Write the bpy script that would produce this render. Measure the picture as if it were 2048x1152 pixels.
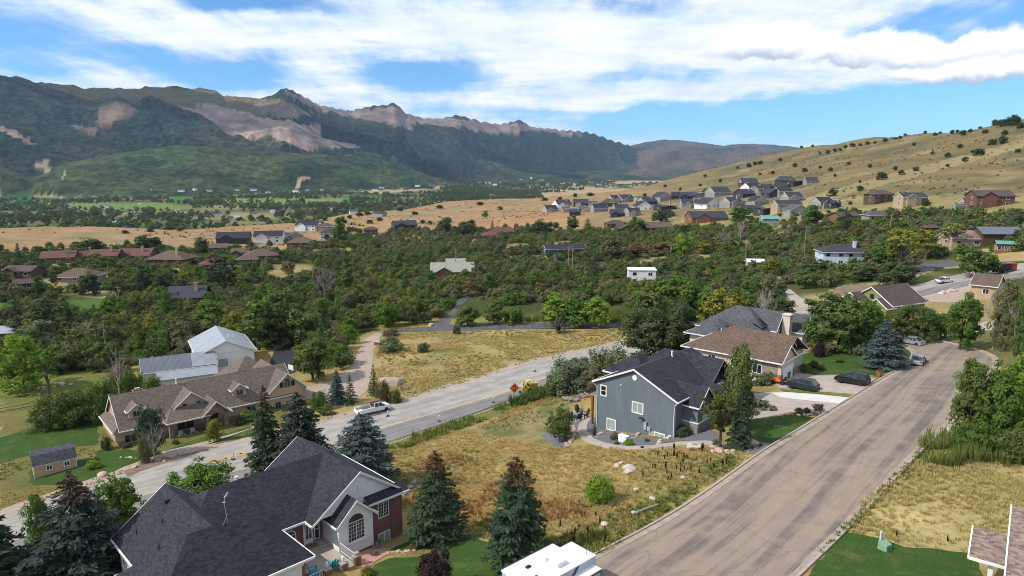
import bpy, math, random
import numpy as np
from mathutils import Vector, Matrix
from mathutils.geometry import delaunay_2d_cdt
for o in list(bpy.data.objects): bpy.data.objects.remove(o)
SC = bpy.context.scene
C = SC.collection
R = math.radians
# ------------------------------------------------------------ camera, world, sun, exposure
HC = 31.0; PITCH = 9.8; FPX = 1365.0
cd = bpy.data.cameras.new('camera'); cam = bpy.data.objects.new('camera', cd); C.objects.link(cam)
cam.location = (0, 0, HC); cam.rotation_euler = (R(90 - PITCH), 0, 0)
cd.sensor_width = 36; cd.lens = 36 * FPX / 2048; cd.clip_start = 1; cd.clip_end = 60000
SC.camera = cam
SUN_AZ = -108.0; SUN_EL = 44.0        # azimuth from +Y towards +X
sun_dir = Vector((math.sin(R(SUN_AZ)) * math.cos(R(SUN_EL)), math.cos(R(SUN_AZ)) * math.cos(R(SUN_EL)), math.sin(R(SUN_EL))))
ld = bpy.data.lights.new('sun', 'SUN'); ld.energy = 3.9; ld.angle = R(0.6); ld.color = (1, .94, .84)
sun = bpy.data.objects.new('sun', ld); C.objects.link(sun)
sun.rotation_euler = sun_dir.to_track_quat('Z', 'Y').to_euler(); sun.location = (-200, -60, 300)
vs = SC.view_settings; vs.view_transform = 'Standard'; vs.look = 'None'; vs.exposure = 0.27; vs.gamma = 1
SC.render.engine = 'CYCLES'
cy = SC.cycles
cy.use_denoising = True; cy.max_bounces = 5; cy.diffuse_bounces = 2; cy.glossy_bounces = 2
cy.transmission_bounces = 2; cy.transparent_max_bounces = 4; cy.volume_bounces = 0
cy.filter_width = 0.95; cy.caustics_reflective = False; cy.caustics_refractive = False

class NT:
    """small helper round a node tree"""
    def __init__(s, tree):
        s.t = tree; tree.nodes.clear()
    def n(s, typ, **kw):
        nd = s.t.nodes.new(typ)
        for k, v in kw.items():
            if k[0] == '_': nd.inputs[int(k[1:])].default_value = v
            else: setattr(nd, k, v)
        return nd
    def l(s, a, b): s.t.links.new(a, b)
    def put(s, sock, v):
        if hasattr(v, 'is_output'): s.l(v, sock)
        else: sock.default_value = v
    def math(s, op, a, b=0.0, c=None, clamp=False):
        m = s.n('ShaderNodeMath', operation=op, use_clamp=clamp)
        s.put(m.inputs[0], a); s.put(m.inputs[1], b)
        if c is not None: s.put(m.inputs[2], c)
        return m.outputs[0]
    def vmath(s, op, a, b=None, out=0):
        m = s.n('ShaderNodeVectorMath', operation=op)
        s.put(m.inputs[0], a)
        if b is not None: s.put(m.inputs[1], b)
        return m.outputs[out]
    def mix(s, f, a, b, typ='MIX'):
        m = s.n('ShaderNodeMix', data_type='RGBA', blend_type=typ)
        s.put(m.inputs[0], f); s.put(m.inputs[6], a); s.put(m.inputs[7], b)
        return m.outputs[2]
    def noise(s, vec, scale, detail=3.0, rough=0.55, dim='3D', out=0):
        m = s.n('ShaderNodeTexNoise', noise_dimensions=dim)
        if vec is not None: s.l(vec, m.inputs['Vector'])
        m.inputs['Scale'].default_value = scale; m.inputs['Detail'].default_value = detail
        m.inputs['Roughness'].default_value = rough
        return m.outputs[out]
    def ramp(s, f, lo, hi, a=0.0, b=1.0, smooth=True):
        m = s.n('ShaderNodeMapRange', interpolation_type='SMOOTHSTEP' if smooth else 'LINEAR')
        s.put(m.inputs[0], f); m.inputs[1].default_value = lo; m.inputs[2].default_value = hi
        m.inputs[3].default_value = a; m.inputs[4].default_value = b
        return m.outputs[0]
def c4(c): return (c[0], c[1], c[2], 1.0)

# ---- sky: Nishita blue with a high broken cloud deck that runs on all round
W = bpy.data.worlds.new('World'); SC.world = W; W.use_nodes = True
t = NT(W.node_tree)
sky = t.n('ShaderNodeTexSky', sky_type='NISHITA', sun_disc=False, sun_elevation=R(SUN_EL), sun_rotation=R(SUN_AZ), altitude=1500.0, air_density=1.0, dust_density=0.3, ozone_density=1.6)
skyc = t.mix(1.0, sky.outputs[0], (0.066, 0.108, 0.142, 1), 'MULTIPLY')
tc = t.n('ShaderNodeTexCoord'); d = tc.outputs['Generated']
sep = t.n('ShaderNodeSeparateXYZ'); t.l(d, sep.inputs[0])
zc = t.math('ADD', t.math('MAXIMUM', sep.outputs[2], 0.0), 0.10)
pl = t.n('ShaderNodeCombineXYZ')
t.l(t.math('DIVIDE', sep.outputs[0], zc), pl.inputs[0]); t.l(t.math('DIVIDE', sep.outputs[1], zc), pl.inputs[1])
mp = t.n('ShaderNodeMapping'); t.l(pl.outputs[0], mp.inputs[0]); mp.inputs[3].default_value = (0.62, 1.0, 1); mp.inputs[1].default_value = (3.1, 1.7, 0); mp.inputs[2].default_value = (0, 0, R(18))
n1 = t.noise(mp.outputs[0], 0.55, 2.0, 0.5); n2 = t.noise(mp.outputs[0], 1.9, 8.0, 0.62)
mp2 = t.n('ShaderNodeMapping'); t.l(pl.outputs[0], mp2.inputs[0]); mp2.inputs[3].default_value = (1.5, .42, 1); mp2.inputs[2].default_value = (0, 0, R(-32))
n3 = t.noise(mp2.outputs[0], 1.6, 6.0, 0.6)
dens = t.math('ADD', t.math('MULTIPLY', n1, 0.35), t.math('ADD', t.math('MULTIPLY', n2, 0.4), t.math('MULTIPLY', n3, 0.35)))
def pdir(px, py):
    v = Vector(((px - 1024), FPX * math.cos(R(PITCH)) - (py - 576) * math.sin(R(PITCH)), -FPX * math.sin(R(PITCH)) - (py - 576) * math.cos(R(PITCH))))
    return v.normalized()
# warp the lookup direction a little so that hand-placed openings get ragged edges
wn = t.n('ShaderNodeTexNoise'); t.l(d, wn.inputs['Vector']); wn.inputs['Scale'].default_value = 9.0; wn.inputs['Detail'].default_value = 6.0
wv = t.vmath('MULTIPLY', t.vmath('SUBTRACT', wn.outputs['Color'], (0.5, 0.5, 0.5)), (0.10, 0.10, 0.055))
dw = t.vmath('ADD', d, wv)
def blob(px, py, wx, wy, amt):
    c = pdir(px, py); k = FPX
    q = t.vmath('SUBTRACT', dw, (c.x, c.y, c.z))
    q = t.vmath('MULTIPLY', q, (k / wx, k / wx, k / wy))
    ln = t.vmath('LENGTH', q, out=1)
    return t.ramp(ln, 0.25, 1.25, amt, 0.0)
for b in [(405, 133, 175, 42, -.30), (845, 148, 180, 36, -.26), (500, 2, 170, 26, -.30), (70, 90, 150, 52, -.20), (1270, 8, 150, 24, -.20),
          (1650, 232, 520, 50, -.34), (1990, 205, 420, 55, -.34), (1290, 238, 150, 24, -.22), (1330, 148, 120, 22, -.20), (1870, 66, 210, 44, -.18), (2040, 50, 60, 40, -.16),
          (1560, 268, 170, 10, .10), (1250, 60, 460, 120, .12), (600, 60, 420, 70, .12), (1400, 190, 500, 32, .14), (640, 170, 130, 60, .10), (200, 140, 150, 40, .08)]:
    dens = t.math('ADD', dens, blob(*b))
n4 = t.noise(mp2.outputs[0], 5.0, 7.0, 0.68)
dens = t.math('ADD', dens, t.math('MULTIPLY', t.math('SUBTRACT', n4, .5), .30))
cov = t.math('POWER', t.ramp(dens, 0.30, 0.66), 1.35)
# low cumulus puffs with flat grey bases
wn2 = t.vmath('MULTIPLY', t.vmath('SUBTRACT', t.noise(d, 24.0, 5.0, 0.62, out=1), (.5, .5, .5)), (.045, .045, .036))
def puff(px, py, wx, wy):
    c = pdir(px, py); q = t.vmath('SUBTRACT', d, (c.x, c.y, c.z))
    q = t.vmath('ADD', q, wn2)
    q = t.vmath('MULTIPLY', q, (FPX / wx, FPX / wx, FPX / wy))
    sp = t.n('ShaderNodeSeparateXYZ'); t.l(q, sp.inputs[0])
    zz = t.math('MULTIPLY', sp.outputs[2], t.math('ADD', 1.0, t.math('MULTIPLY', t.math('LESS_THAN', sp.outputs[2], 0.0), 1.3)))
    cb = t.n('ShaderNodeCombineXYZ'); t.l(sp.outputs[0], cb.inputs[0]); t.l(sp.outputs[1], cb.inputs[1]); t.l(zz, cb.inputs[2])
    ln = t.vmath('LENGTH', cb.outputs[0], out=1)
    return t.ramp(ln, 0.72, 1.08, 1.0, 0.0), t.ramp(sp.outputs[2], -0.40, 0.30, 0.0, 1.0)
cl = t.mix(t.ramp(t.math('ADD', n2, t.math('MULTIPLY', n3, 0.5)), 0.5, 0.95), (0.60, 0.74, 0.93, 1), (0.97, 0.985, 1.0, 1))
col = t.mix(t.math('MULTIPLY', cov, 0.97), skyc, cl)
for px, py, wx, wy in [(1545, 98, 120, 44), (1745, 110, 125, 38), (1890, 116, 120, 34), (2020, 104, 110, 42), (1990, 146, 170, 28), (743, 82, 40, 17)]:
    m, sh = puff(px, py, wx, wy)
    pc = t.mix(sh, (0.44, 0.51, 0.65, 1), (1.12, 1.12, 1.12, 1))
    col = t.mix(t.math('MULTIPLY', m, 0.45 if px < 1000 else 0.95), col, pc)
bg = t.n('ShaderNodeBackground'); t.l(col, bg.inputs[0]); bg.inputs[1].default_value = 1.0
wo = t.n('ShaderNodeOutputWorld'); t.l(bg.outputs[0], wo.inputs[0])

# ------------------------------------------------------------ pixels <-> places, and the lie of the land
rng = np.random.default_rng(7); random.seed(7)
cp, sp_ = math.cos(R(PITCH)), math.sin(R(PITCH))
def ray(px, py):
    px = np.asarray(px, float); py = np.asarray(py, float); v = py - 576
    return np.stack([px - 1024 + 0 * v, FPX * cp - v * sp_ + 0 * px, -FPX * sp_ - v * cp + 0 * px], -1)
def proj(p):
    p = np.asarray(p, float); x = p[..., 0]; y = p[..., 1]; z = p[..., 2] - HC
    dep = y * cp - z * sp_; dep = np.where(dep < .1, .1, dep)
    up = y * sp_ + z * cp
    return np.stack([1024 + FPX * x / dep, 576 - FPX * up / dep], -1)
def vnoise(x, y, seed=0):
    """smooth value noise in -1..1"""
    xi = np.floor(x).astype(np.int64); yi = np.floor(y).astype(np.int64); fx = x - xi; fy = y - yi
    def hsh(a, b):
        k = (a * 374761393 + b * 668265263 + seed * 974634541) & 0xffffffff
        k = ((k ^ (k >> 13)) * 1274126177) & 0xffffffff
        return ((k ^ (k >> 16)) & 0xffff) / 32767.5 - 1
    fx = fx * fx * (3 - 2 * fx); fy = fy * fy * (3 - 2 * fy)
    return (hsh(xi, yi) * (1 - fx) + hsh(xi + 1, yi) * fx) * (1 - fy) + (hsh(xi, yi + 1) * (1 - fx) + hsh(xi + 1, yi + 1) * fx) * fy
def fbm(x, y, n=5, seed=0, g=0.5):
    s = 0; a = 1.0
    for i in range(n):
        s = s + a * vnoise(x, y, seed + i); x = x * 2.03; y = y * 2.03; a *= g
    return s
# near ground: (pixel x, pixel y, metres from camera level down to the ground there)
NEAR = [(1400,1140,31),(1205,1115,31.1),(1590,1150,31),(1600,930,31),(1500,900,31.3),(1740,790,31.4),(1860,730,31.4),(1930,700,31),(1800,900,30.8),
 (2040,1140,30.6),(2000,950,30.4),(2040,850,30),(2040,720,29),(1100,1150,32.2),(960,1110,33.9),(900,1150,34.6),(650,1150,35),(300,1152,38),(0,1150,41),
 (800,1085,37),(950,1060,36),(1100,1000,35),(1300,1000,32.8),(1000,900,39),(850,960,40),(700,960,40.5),(500,1000,41),
 (60,1020,43.5),(400,920,43.5),(747,828,43),(1000,760,42.5),(1230,700,41.5),(1640,612,36),(1900,562,33),(560,880,43.5),(880,800,42.9),
 (1350,880,33.8),(1230,880,34.9),(1180,855,35.6),(1430,870,32.4),(1550,830,31.8),(1620,760,31.9),(1100,830,39.8),(960,850,41.2),
 (1480,740,33.6),(1600,680,33.5),(230,900,44),(450,860,43.8),(620,790,43.5),(100,940,44.5),(0,980,45),(0,800,46),(150,780,46),(430,740,45),(0,700,47.5),
 (1000,690,43),(760,680,44.5),(1260,655,42),(0,600,50),(300,600,49),(600,600,48),(900,600,46.5),(1200,600,44),(1500,600,39),(1800,600,34),(2040,600,31),(1750,560,36),
 (0,540,53.5),(400,520,53.5),(800,520,51),(1150,520,47),(1500,520,40.5),(1800,500,34),(2040,500,29)]
nr = np.array(NEAR, float); rr = ray(nr[:, 0], nr[:, 1]); npt = rr * (nr[:, 2] / -rr[:, 2])[:, None]
def tps_fit(P, z, lam):
    n = len(P); d2 = ((P[:, None] - P[None]) ** 2).sum(-1)
    K = np.where(d2 > 0, .5 * d2 * np.log(d2 + 1e-12), 0) + lam * np.eye(n)
    A = np.zeros((n + 3, n + 3)); A[:n, :n] = K; A[:n, n] = 1; A[:n, n + 1:] = P; A[n, :n] = 1; A[n + 1:, :n] = P.T
    return np.linalg.solve(A, np.concatenate([z, np.zeros(3)]))
TP = npt[:, :2] / 50.0; TW = tps_fit(TP, -nr[:, 2], 0.02)
def near_h(x, y):
    q = np.stack([x.ravel(), y.ravel()], -1) / 50.0; out = np.empty(len(q))
    for i in range(0, len(q), 20000):
        s = q[i:i + 20000]; d2 = ((s[:, None] - TP[None]) ** 2).sum(-1)
        out[i:i + 20000] = (.5 * d2 * np.log(d2 + 1e-12)) @ TW[:-3] + TW[-3] + s @ TW[-2:]
    return out.reshape(x.shape) + HC
# farther ground: columns of (pixel y or None, distance r, z) by azimuth; z from pixel row when the row is given
def zrow(az, py, r):   # height seen on pixel row py at distance r
    v = py - 576; dn = FPX * sp_ + v * cp; fw = FPX * cp - v * sp_
    return HC - dn / fw * r * math.cos(R(az))
VAL = -58.0
COLS = [  # azimuth of pixel x, [(row, r)...] then behind it the valley floor
 (-400, [(520,420),(470,600),(452,705)], 900), (0, [(540,395),(500,520),(470,620),(452,705)], 900), (300, [(520,430),(480,560),(453,705)], 900),
 (520, [(520,420),(475,590),(447,740)], 980), (700, [(520,420),(470,600),(432,800),(421,880)], 1150), (900, [(520,400),(460,640),(420,880),(397,1120)], 1500),
 (1050, [(520,380),(460,600),(425,800),(396,1120)], 1550), (1200, [(520,370),(460,540),(432,640),(405,850),(385,1150)], 1650), (1350, [(520,355),(450,520),(425,620),(390,900),(352,1350)], 1900),
 (1500, [(520,340),(440,510),(410,620),(380,800),(345,1100),(312,1450)], 2100), (1640, [(515,325),(432,470),(400,580),(360,760),(320,1020),(283,1400)], 2100),
 (1740, [(512,310),(428,440),(395,560),(345,760),(305,980),(264,1250)], 1900), (1840, [(510,300),(425,420),(390,540),(330,760),(290,950),(256,1120)], 1800),
 (2048, [(505,280),(420,390),(385,520),(325,700),(270,880),(226,1010)], 1700), (2450, [(490,270),(410,380),(360,520),(290,700),(180,960)], 1700)]
def fr_az(px, py=450):
    d_ = ray(px, py); return math.degrees(math.atan2(d_[0], d_[1]))
NA, NR = 861, 560
AZ = np.linspace(-52, 52, NA); LR = np.linspace(math.log(14), math.log(15000), NR)
caz = np.array([fr_az(c[0]) for c in COLS]); colz = []
for c in COLS:
    az = fr_az(c[0]); rs = [r for _, r in c[1]]; zs = [zrow(az, y, r) for y, r in c[1]]
    rs = [200] + rs + [c[2], 15000]; zs = [zs[0]] + zs + [VAL, VAL]
    colz.append(np.interp(LR, np.log(rs), zs))
colz = np.array(colz)
FARH = np.empty((NA, NR))
for j in range(NR): FARH[:, j] = np.interp(AZ, caz, colz[:, j])
def blur(a, k, ax):
    ker = np.exp(-np.linspace(-2, 2, 2 * k + 1) ** 2); ker /= ker.sum()
    pad = [(0, 0), (0, 0)]; pad[ax] = (k, k); b = np.pad(a, pad, mode='edge'); out = np.zeros_like(a)
    for i, w in enumerate(ker): out += w * (b[i:i + a.shape[0], :] if ax == 0 else b[:, i:i + a.shape[1]])
    return out
FARH = blur(blur(FARH, 20, 0), 6, 1)
AZg, RRg = np.meshgrid(np.radians(AZ), np.exp(LR), indexing='ij')
Xg = RRg * np.sin(AZg); Yg = RRg * np.cos(AZg)
jm = int(np.searchsorted(LR, math.log(420)))
NEARH = np.full((NA, NR), 0.0); NEARH[:, :jm] = near_h(Xg[:, :jm], Yg[:, :jm])
edge = np.clip((np.abs(AZg) - R(40)) / R(12), 0, 1)
w = np.clip((LR - math.log(215)) / (math.log(400) - math.log(215)), 0, 1); w = w * w * (3 - 2 * w)
HG = NEARH * (1 - w) + FARH * w
HG += np.clip((RRg - 180) / 500, 0, 1) * np.clip((1500 - RRg) / 400, 0, 1) * 2.2 * fbm(Xg / 90, Yg / 90, 3, 5)
# mountains: crest line in the picture, crest distance, foot distance, carved by spurs and gullies
def ridge(pts, D, foot, zf, carve, ncar, seed, pw=1.25, back=2.0):
    xs = np.array([p[0] for p in pts], float); ys = np.array([p[1] for p in pts], float)
    azp = np.array([fr_az(x, y) for x, y in pts])
    Dp = np.interp(xs, [q[0] for q in D], [q[1] for q in D]); zp = np.array([zrow(a, y, r) for a, y, r in zip(azp, ys, Dp)])
    Fp = np.interp(xs, [q[0] for q in foot], [q[1] for q in foot])
    zc_ = (np.interp(AZ, azp, zp) + carve * .022 * fbm(AZ * 2.3, AZ * 0, 4, seed + 3, .6))[:, None]; Dc = np.interp(AZ, azp, Dp)[:, None]; Fc = np.interp(AZ, azp, Fp)[:, None]
    s = (RRg - Fc) / (Dc - Fc); sc = np.clip(s, 0, 1)
    base = zf + (zc_ - zf) * sc ** pw
    cx = AZg * Dc / 1000.0
    wob = 0.25 * fbm(cx * 1.3, RRg / 900, 3, seed + 40)
    sk = cx + .55 * (RRg - Dc) / 1000.0
    n_ = 1 - np.abs(fbm(sk * ncar + wob * ncar, RRg / 3200.0 + cx * .2, 3, seed, .5))
    car = (n_ - 0.62) * carve * (4 * sc * (1 - sc)) + carve * .22 * fbm(sk * ncar * 2.6, RRg / 600, 4, seed + 9, .5) * (4 * sc * (1 - sc))
    car = car + carve * .10 * fbm(sk * ncar * 9, RRg / 170, 3, seed + 19, .55) * np.clip(5 * sc * (1 - sc), 0, 1)
    bk = zc_ - (RRg - Dc) * .25 * back; off = s < 0
    return np.where(off, -9999, np.where(s <= 1, base + car, bk)), np.where(off, -9999, np.where(s <= 1, base, bk))
BIG = [(-900,150),(-300,150),(0,150),(40,152),(80,163),(140,168),(170,175),(210,174),(250,176),(300,172),(350,170),(400,176),(432,178),(447,190),(480,192),(520,196),(545,188),(573,173),(600,188),(640,209),(700,220),(735,212),(765,209),(790,205),(812,226),(850,236),(885,236),(915,228),(960,241),(1000,247),(1040,239),(1062,253),(1120,258),(1180,263),(1230,281),(1262,290),(1300,298),(1350,310),(1420,325),(1500,340),(1600,352)]
r1 = ridge(BIG, [(0,4900),(570,5600),(1000,7600),(1280,9500)], [(0,3000),(300,3000),(850,3900),(1000,5200),(1280,7800)], VAL, 185, 2.2, 11)
r2 = ridge([(-700,300),(-200,300),(0,330),(50,352),(90,345),(130,325),(200,312),(280,298),(340,290),(400,292),(480,300),(560,306),(640,308),(700,309),(760,318),(820,335),(860,348),(895,362),(930,372),(1400,372)], [(0,3300),(890,4000)], [(0,2700),(400,2550),(890,3300)], VAL, 75, 3.2, 23, 0.95)
r3 = ridge([(880,362),(930,330),(985,318),(1040,326),(1080,338),(1130,346),(1180,340),(1230,345),(1270,356),(1400,360)], [(880,5600),(1250,7000)], [(880,4700),(1250,5900)], VAL, 70, 3.0, 31, 1.0)
r4 = ridge([(1180,340),(1255,292),(1290,283),(1330,278),(1390,283),(1440,290),(1500,287),(1550,288),(1590,294),(1650,300),(2400,300)], [(1180,10500),(1600,11000)], [(1180,8600),(1300,6500),(1600,5000)], VAL, 150, 1.7, 47, 1.15)
HGS = HG.copy()
for r_ in (r1, r2, r3, r4): HG = np.maximum(HG, r_[0]); HGS = np.maximum(HGS, r_[1])
MASKM = [(r_[0] >= HG - .01) for r_ in (r1, r2, r3, r4)]
def hfun(x, y):
    x = np.asarray(x, float); y = np.asarray(y, float)
    a = np.degrees(np.arctan2(x, y)); l = np.log(np.maximum(np.hypot(x, y), 14.01))
    fa = np.clip((a - AZ[0]) / (AZ[1] - AZ[0]), 0, NA - 1.001); fl = np.clip((l - LR[0]) / (LR[1] - LR[0]), 0, NR - 1.001)
    i = fa.astype(int); j = fl.astype(int); fa = fa - i; fl = fl - j
    return (HG[i, j] * (1 - fl) + HG[i, j + 1] * fl) * (1 - fa) + (HG[i + 1, j] * (1 - fl) + HG[i + 1, j + 1] * fl) * fa
def h1(x, y): return float(hfun(np.array([x]), np.array([y]))[0])
TS = np.exp(np.linspace(math.log(18), math.log(14000), 1400))
def Pn(px, py):
    """where the rays through these pixels meet the ground (first hit)"""
    dr = ray(np.atleast_1d(px), np.atleast_1d(py)); dr = dr / np.hypot(dr[:, 0], dr[:, 1])[:, None]; out = []
    for k in range(0, len(dr), 400):
        q = dr[k:k + 400]; p = q[:, None, :] * TS[None, :, None]
        g = p[..., 2] + HC - hfun(p[..., 0], p[..., 1]); hit = g < 0; j = np.where(hit.any(1), hit.argmax(1), len(TS) - 1); j = np.maximum(j, 1)
        ii = np.arange(len(q)); g1 = g[ii, j]; g0 = g[ii, j - 1]; f = np.clip(g0 / np.where(g0 - g1 == 0, 1, g0 - g1), 0, 1)
        tt = TS[j - 1] + (TS[j] - TS[j - 1]) * f; pp = q * tt[:, None]; pp[:, 2] = hfun(pp[:, 0], pp[:, 1]); out.append(pp)
    return np.concatenate(out)
def P(px, py):
    q = Pn([px], [py])[0]; return Vector(q)
def PH(px, py, z):
    """where the ray meets the level z"""
    q = ray(px, py); k = (z - HC) / q[2]; return Vector(q * k)
def zat(pos, py):
    """height above pos at which something standing there reaches pixel row py"""
    v = py - 576; dn = FPX * sp_ + v * cp; fw = FPX * cp - v * sp_
    return HC - dn / fw * pos[1] - pos[2]
# ------------------------------------------------------------ materials
MATS = {}
def pmat(name, col, rough=0.8, var=0.12, scale=2.0, metal=0.0, bump=0.0, bscale=None, spec=0.3, col2=None, var2=None, coord='Object', aniso=None, detail=4.0, rand=0.0, sheen=0):
    """Principled with noise-broken colour and optional fine relief"""
    if name in MATS: return MATS[name]
    m = bpy.data.materials.new(name); m.use_nodes = True; t = NT(m.node_tree); MATS[name] = m
    o = t.n('ShaderNodeOutputMaterial'); b = t.n('ShaderNodeBsdfPrincipled'); t.l(b.outputs[0], o.inputs[0])
    tc = t.n('ShaderNodeTexCoord'); vec = tc.outputs[coord]
    if aniso: mp = t.n('ShaderNodeMapping'); t.l(vec, mp.inputs[0]); mp.inputs[3].default_value = aniso; vec = mp.outputs[0]
    n = t.noise(vec, scale, detail, 0.6)
    a = [max(0, c * (1 - var)) for c in col]; bb = [min(1, c * (1 + var)) for c in col] if col2 is None else col2
    if col2 is not None: a = col
    f = t.ramp(n, 0.3, 0.7)
    c = t.mix(f, c4(a), c4(bb))
    n0 = t.noise(vec, scale * .11, 3, .6); c = t.mix(t.ramp(n0, .3, .7, 0, .3), c, c4([k * .72 for k in col]))
    if rand:
        oi = t.n('ShaderNodeObjectInfo'); c = t.mix(t.math('MULTIPLY', oi.outputs['Random'], rand), c, c4([k * .45 for k in col]))
    t.l(c, b.inputs['Base Color'])
    b.inputs['Roughness'].default_value = rough; b.inputs['Metallic'].default_value = metal; b.inputs['Specular IOR Level'].default_value = spec
    if bump:
        n2 = t.noise(vec, bscale or scale * 4, 3, .6); bp = t.n('ShaderNodeBump'); bp.inputs[0].default_value = bump; bp.inputs[1].default_value = 0.05
        t.l(n2, bp.inputs['Height']); t.l(bp.outputs[0], b.inputs['Normal'])
    return m
def shingle(name, col, course=0.16, tab=0.32, var=0.35, col2=None):
    """asphalt shingle: courses and tabs laid over the slope by object coordinates"""
    if name in MATS: return MATS[name]
    m = bpy.data.materials.new(name); m.use_nodes = True; t = NT(m.node_tree); MATS[name] = m
    o = t.n('ShaderNodeOutputMaterial'); b = t.n('ShaderNodeBsdfPrincipled'); t.l(b.outputs[0], o.inputs[0])
    tc = t.n('ShaderNodeTexCoord'); sp = t.n('ShaderNodeSeparateXYZ'); t.l(tc.outputs['UV'], sp.inputs[0])
    row = t.math('FLOOR', t.math('DIVIDE', sp.outputs[1], course))
    xo = t.math('ADD', t.math('DIVIDE', sp.outputs[0], tab), t.math('MULTIPLY', row, 0.37)); cx = t.math('FLOOR', xo)
    cb = t.n('ShaderNodeCombineXYZ'); t.l(cx, cb.inputs[0]); t.l(row, cb.inputs[1])
    wn = t.n('ShaderNodeTexWhiteNoise', noise_dimensions='2D'); t.l(cb.outputs[0], wn.inputs[0])
    c = t.mix(wn.outputs[0], c4([k * (1 - var) for k in col]), c4(col2 or [min(1, k * (1 + var)) for k in col]))
    fr = t.math('FRACT', t.math('DIVIDE', sp.outputs[1], course))
    c = t.mix(t.ramp(fr, 0.0, 0.16, 0.35, 0.0), c, (0.008, 0.008, 0.01, 1))
    n = t.noise(tc.outputs['Object'], 0.35, 4, .6); c = t.mix(t.ramp(n, .3, .75, 0, .35), c, c4([min(1, k * 1.35 + .004) for k in col]))
    t.l(c, b.inputs['Base Color']); b.inputs['Roughness'].default_value = 0.9; b.inputs['Specular IOR Level'].default_value = .25
    bp = t.n('ShaderNodeBump'); bp.inputs[0].default_value = .5; bp.inputs[1].default_value = .02
    t.l(t.math('ADD', fr, t.math('MULTIPLY', wn.outputs[0], .5)), bp.inputs['Height']); t.l(bp.outputs[0], b.inputs['Normal'])
    return m
def ribbed(name, col, pitch=0.3, rough=0.45, metal=0.3, var=.1):
    """standing seam metal sheet"""
    if name in MATS: return MATS[name]
    m = bpy.data.materials.new(name); m.use_nodes = True; t = NT(m.node_tree); MATS[name] = m
    o = t.n('ShaderNodeOutputMaterial'); b = t.n('ShaderNodeBsdfPrincipled'); t.l(b.outputs[0], o.inputs[0])
    tc = t.n('ShaderNodeTexCoord'); sp = t.n('ShaderNodeSeparateXYZ'); t.l(tc.outputs['UV'], sp.inputs[0])
    fr = t.math('FRACT', t.math('DIVIDE', sp.outputs[0], pitch)); e = t.ramp(t.math('ABSOLUTE', t.math('SUBTRACT', fr, .5)), .38, .47)
    n = t.noise(tc.outputs['Object'], .6, 4, .6)
    c = t.mix(t.ramp(n, .3, .7), c4([k * (1 - var) for k in col]), c4([min(1, k * (1 + var)) for k in col]))
    t.l(t.mix(t.math('MULTIPLY', e, .22), c, c4([k * .4 for k in col])), b.inputs['Base Color'])
    b.inputs['Roughness'].default_value = rough; b.inputs['Metallic'].default_value = metal
    bp = t.n('ShaderNodeBump'); bp.inputs[0].default_value = .7; bp.inputs[1].default_value = .03; t.l(e, bp.inputs['Height']); t.l(bp.outputs[0], b.inputs['Normal'])
    return m
def glassy(name, col=(.02, .025, .03), rough=.08):
    if name in MATS: return MATS[name]
    m = pmat(name, col, rough, .3, .8, spec=.7); return m

# ------------------------------------------------------------ mesh building
def meshobj(name, verts, faces, mats=(), parent=None, midx=None, smooth=False):
    me = bpy.data.meshes.new(name); me.from_pydata([tuple(v) for v in verts], [], faces); 
    for m in mats: me.materials.append(m)
    if midx is not None: me.polygons.foreach_set('material_index', midx)
    if smooth: me.polygons.foreach_set('use_smooth', [True] * len(me.polygons))
    me.update(); o = bpy.data.objects.new(name, me); C.objects.link(o)
    if parent is not None: o.parent = parent
    return o
def npmesh(name, V, F, mat=None, smooth=False):
    """mesh from numpy arrays: V (n,3), F (m,3|4)"""
    me = bpy.data.meshes.new(name); k = F.shape[1]
    me.vertices.add(len(V)); me.vertices.foreach_set('co', np.ascontiguousarray(V, np.float32).ravel())
    me.loops.add(F.size); me.loops.foreach_set('vertex_index', np.ascontiguousarray(F, np.int32).ravel())
    me.polygons.add(len(F)); me.polygons.foreach_set('loop_start', np.arange(0, F.size, k, dtype=np.int32))
    if smooth: me.polygons.foreach_set('use_smooth', np.ones(len(F), bool))
    if mat is not None: me.materials.append(mat)
    me.update(calc_edges=True); me.validate(); return me
def tag(o, label=None, cat=None, group=None, kind=None):
    if label: o['label'] = label
    if cat: o['category'] = cat
    if group: o['group'] = group
    if kind: o['kind'] = kind
    return o
def empty(name, loc=(0, 0, 0), rz=0.0, label=None, cat=None, group=None):
    o = bpy.data.objects.new(name, None); C.objects.link(o); o.location = loc; o.rotation_euler = (0, 0, rz); o.empty_display_size = .3
    return tag(o, label, cat, group)
def copy_tree(o, parent=None):
    c = o.copy(); C.objects.link(c); c.parent = parent
    for ch in o.children: copy_tree(ch, c)
    return c
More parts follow.
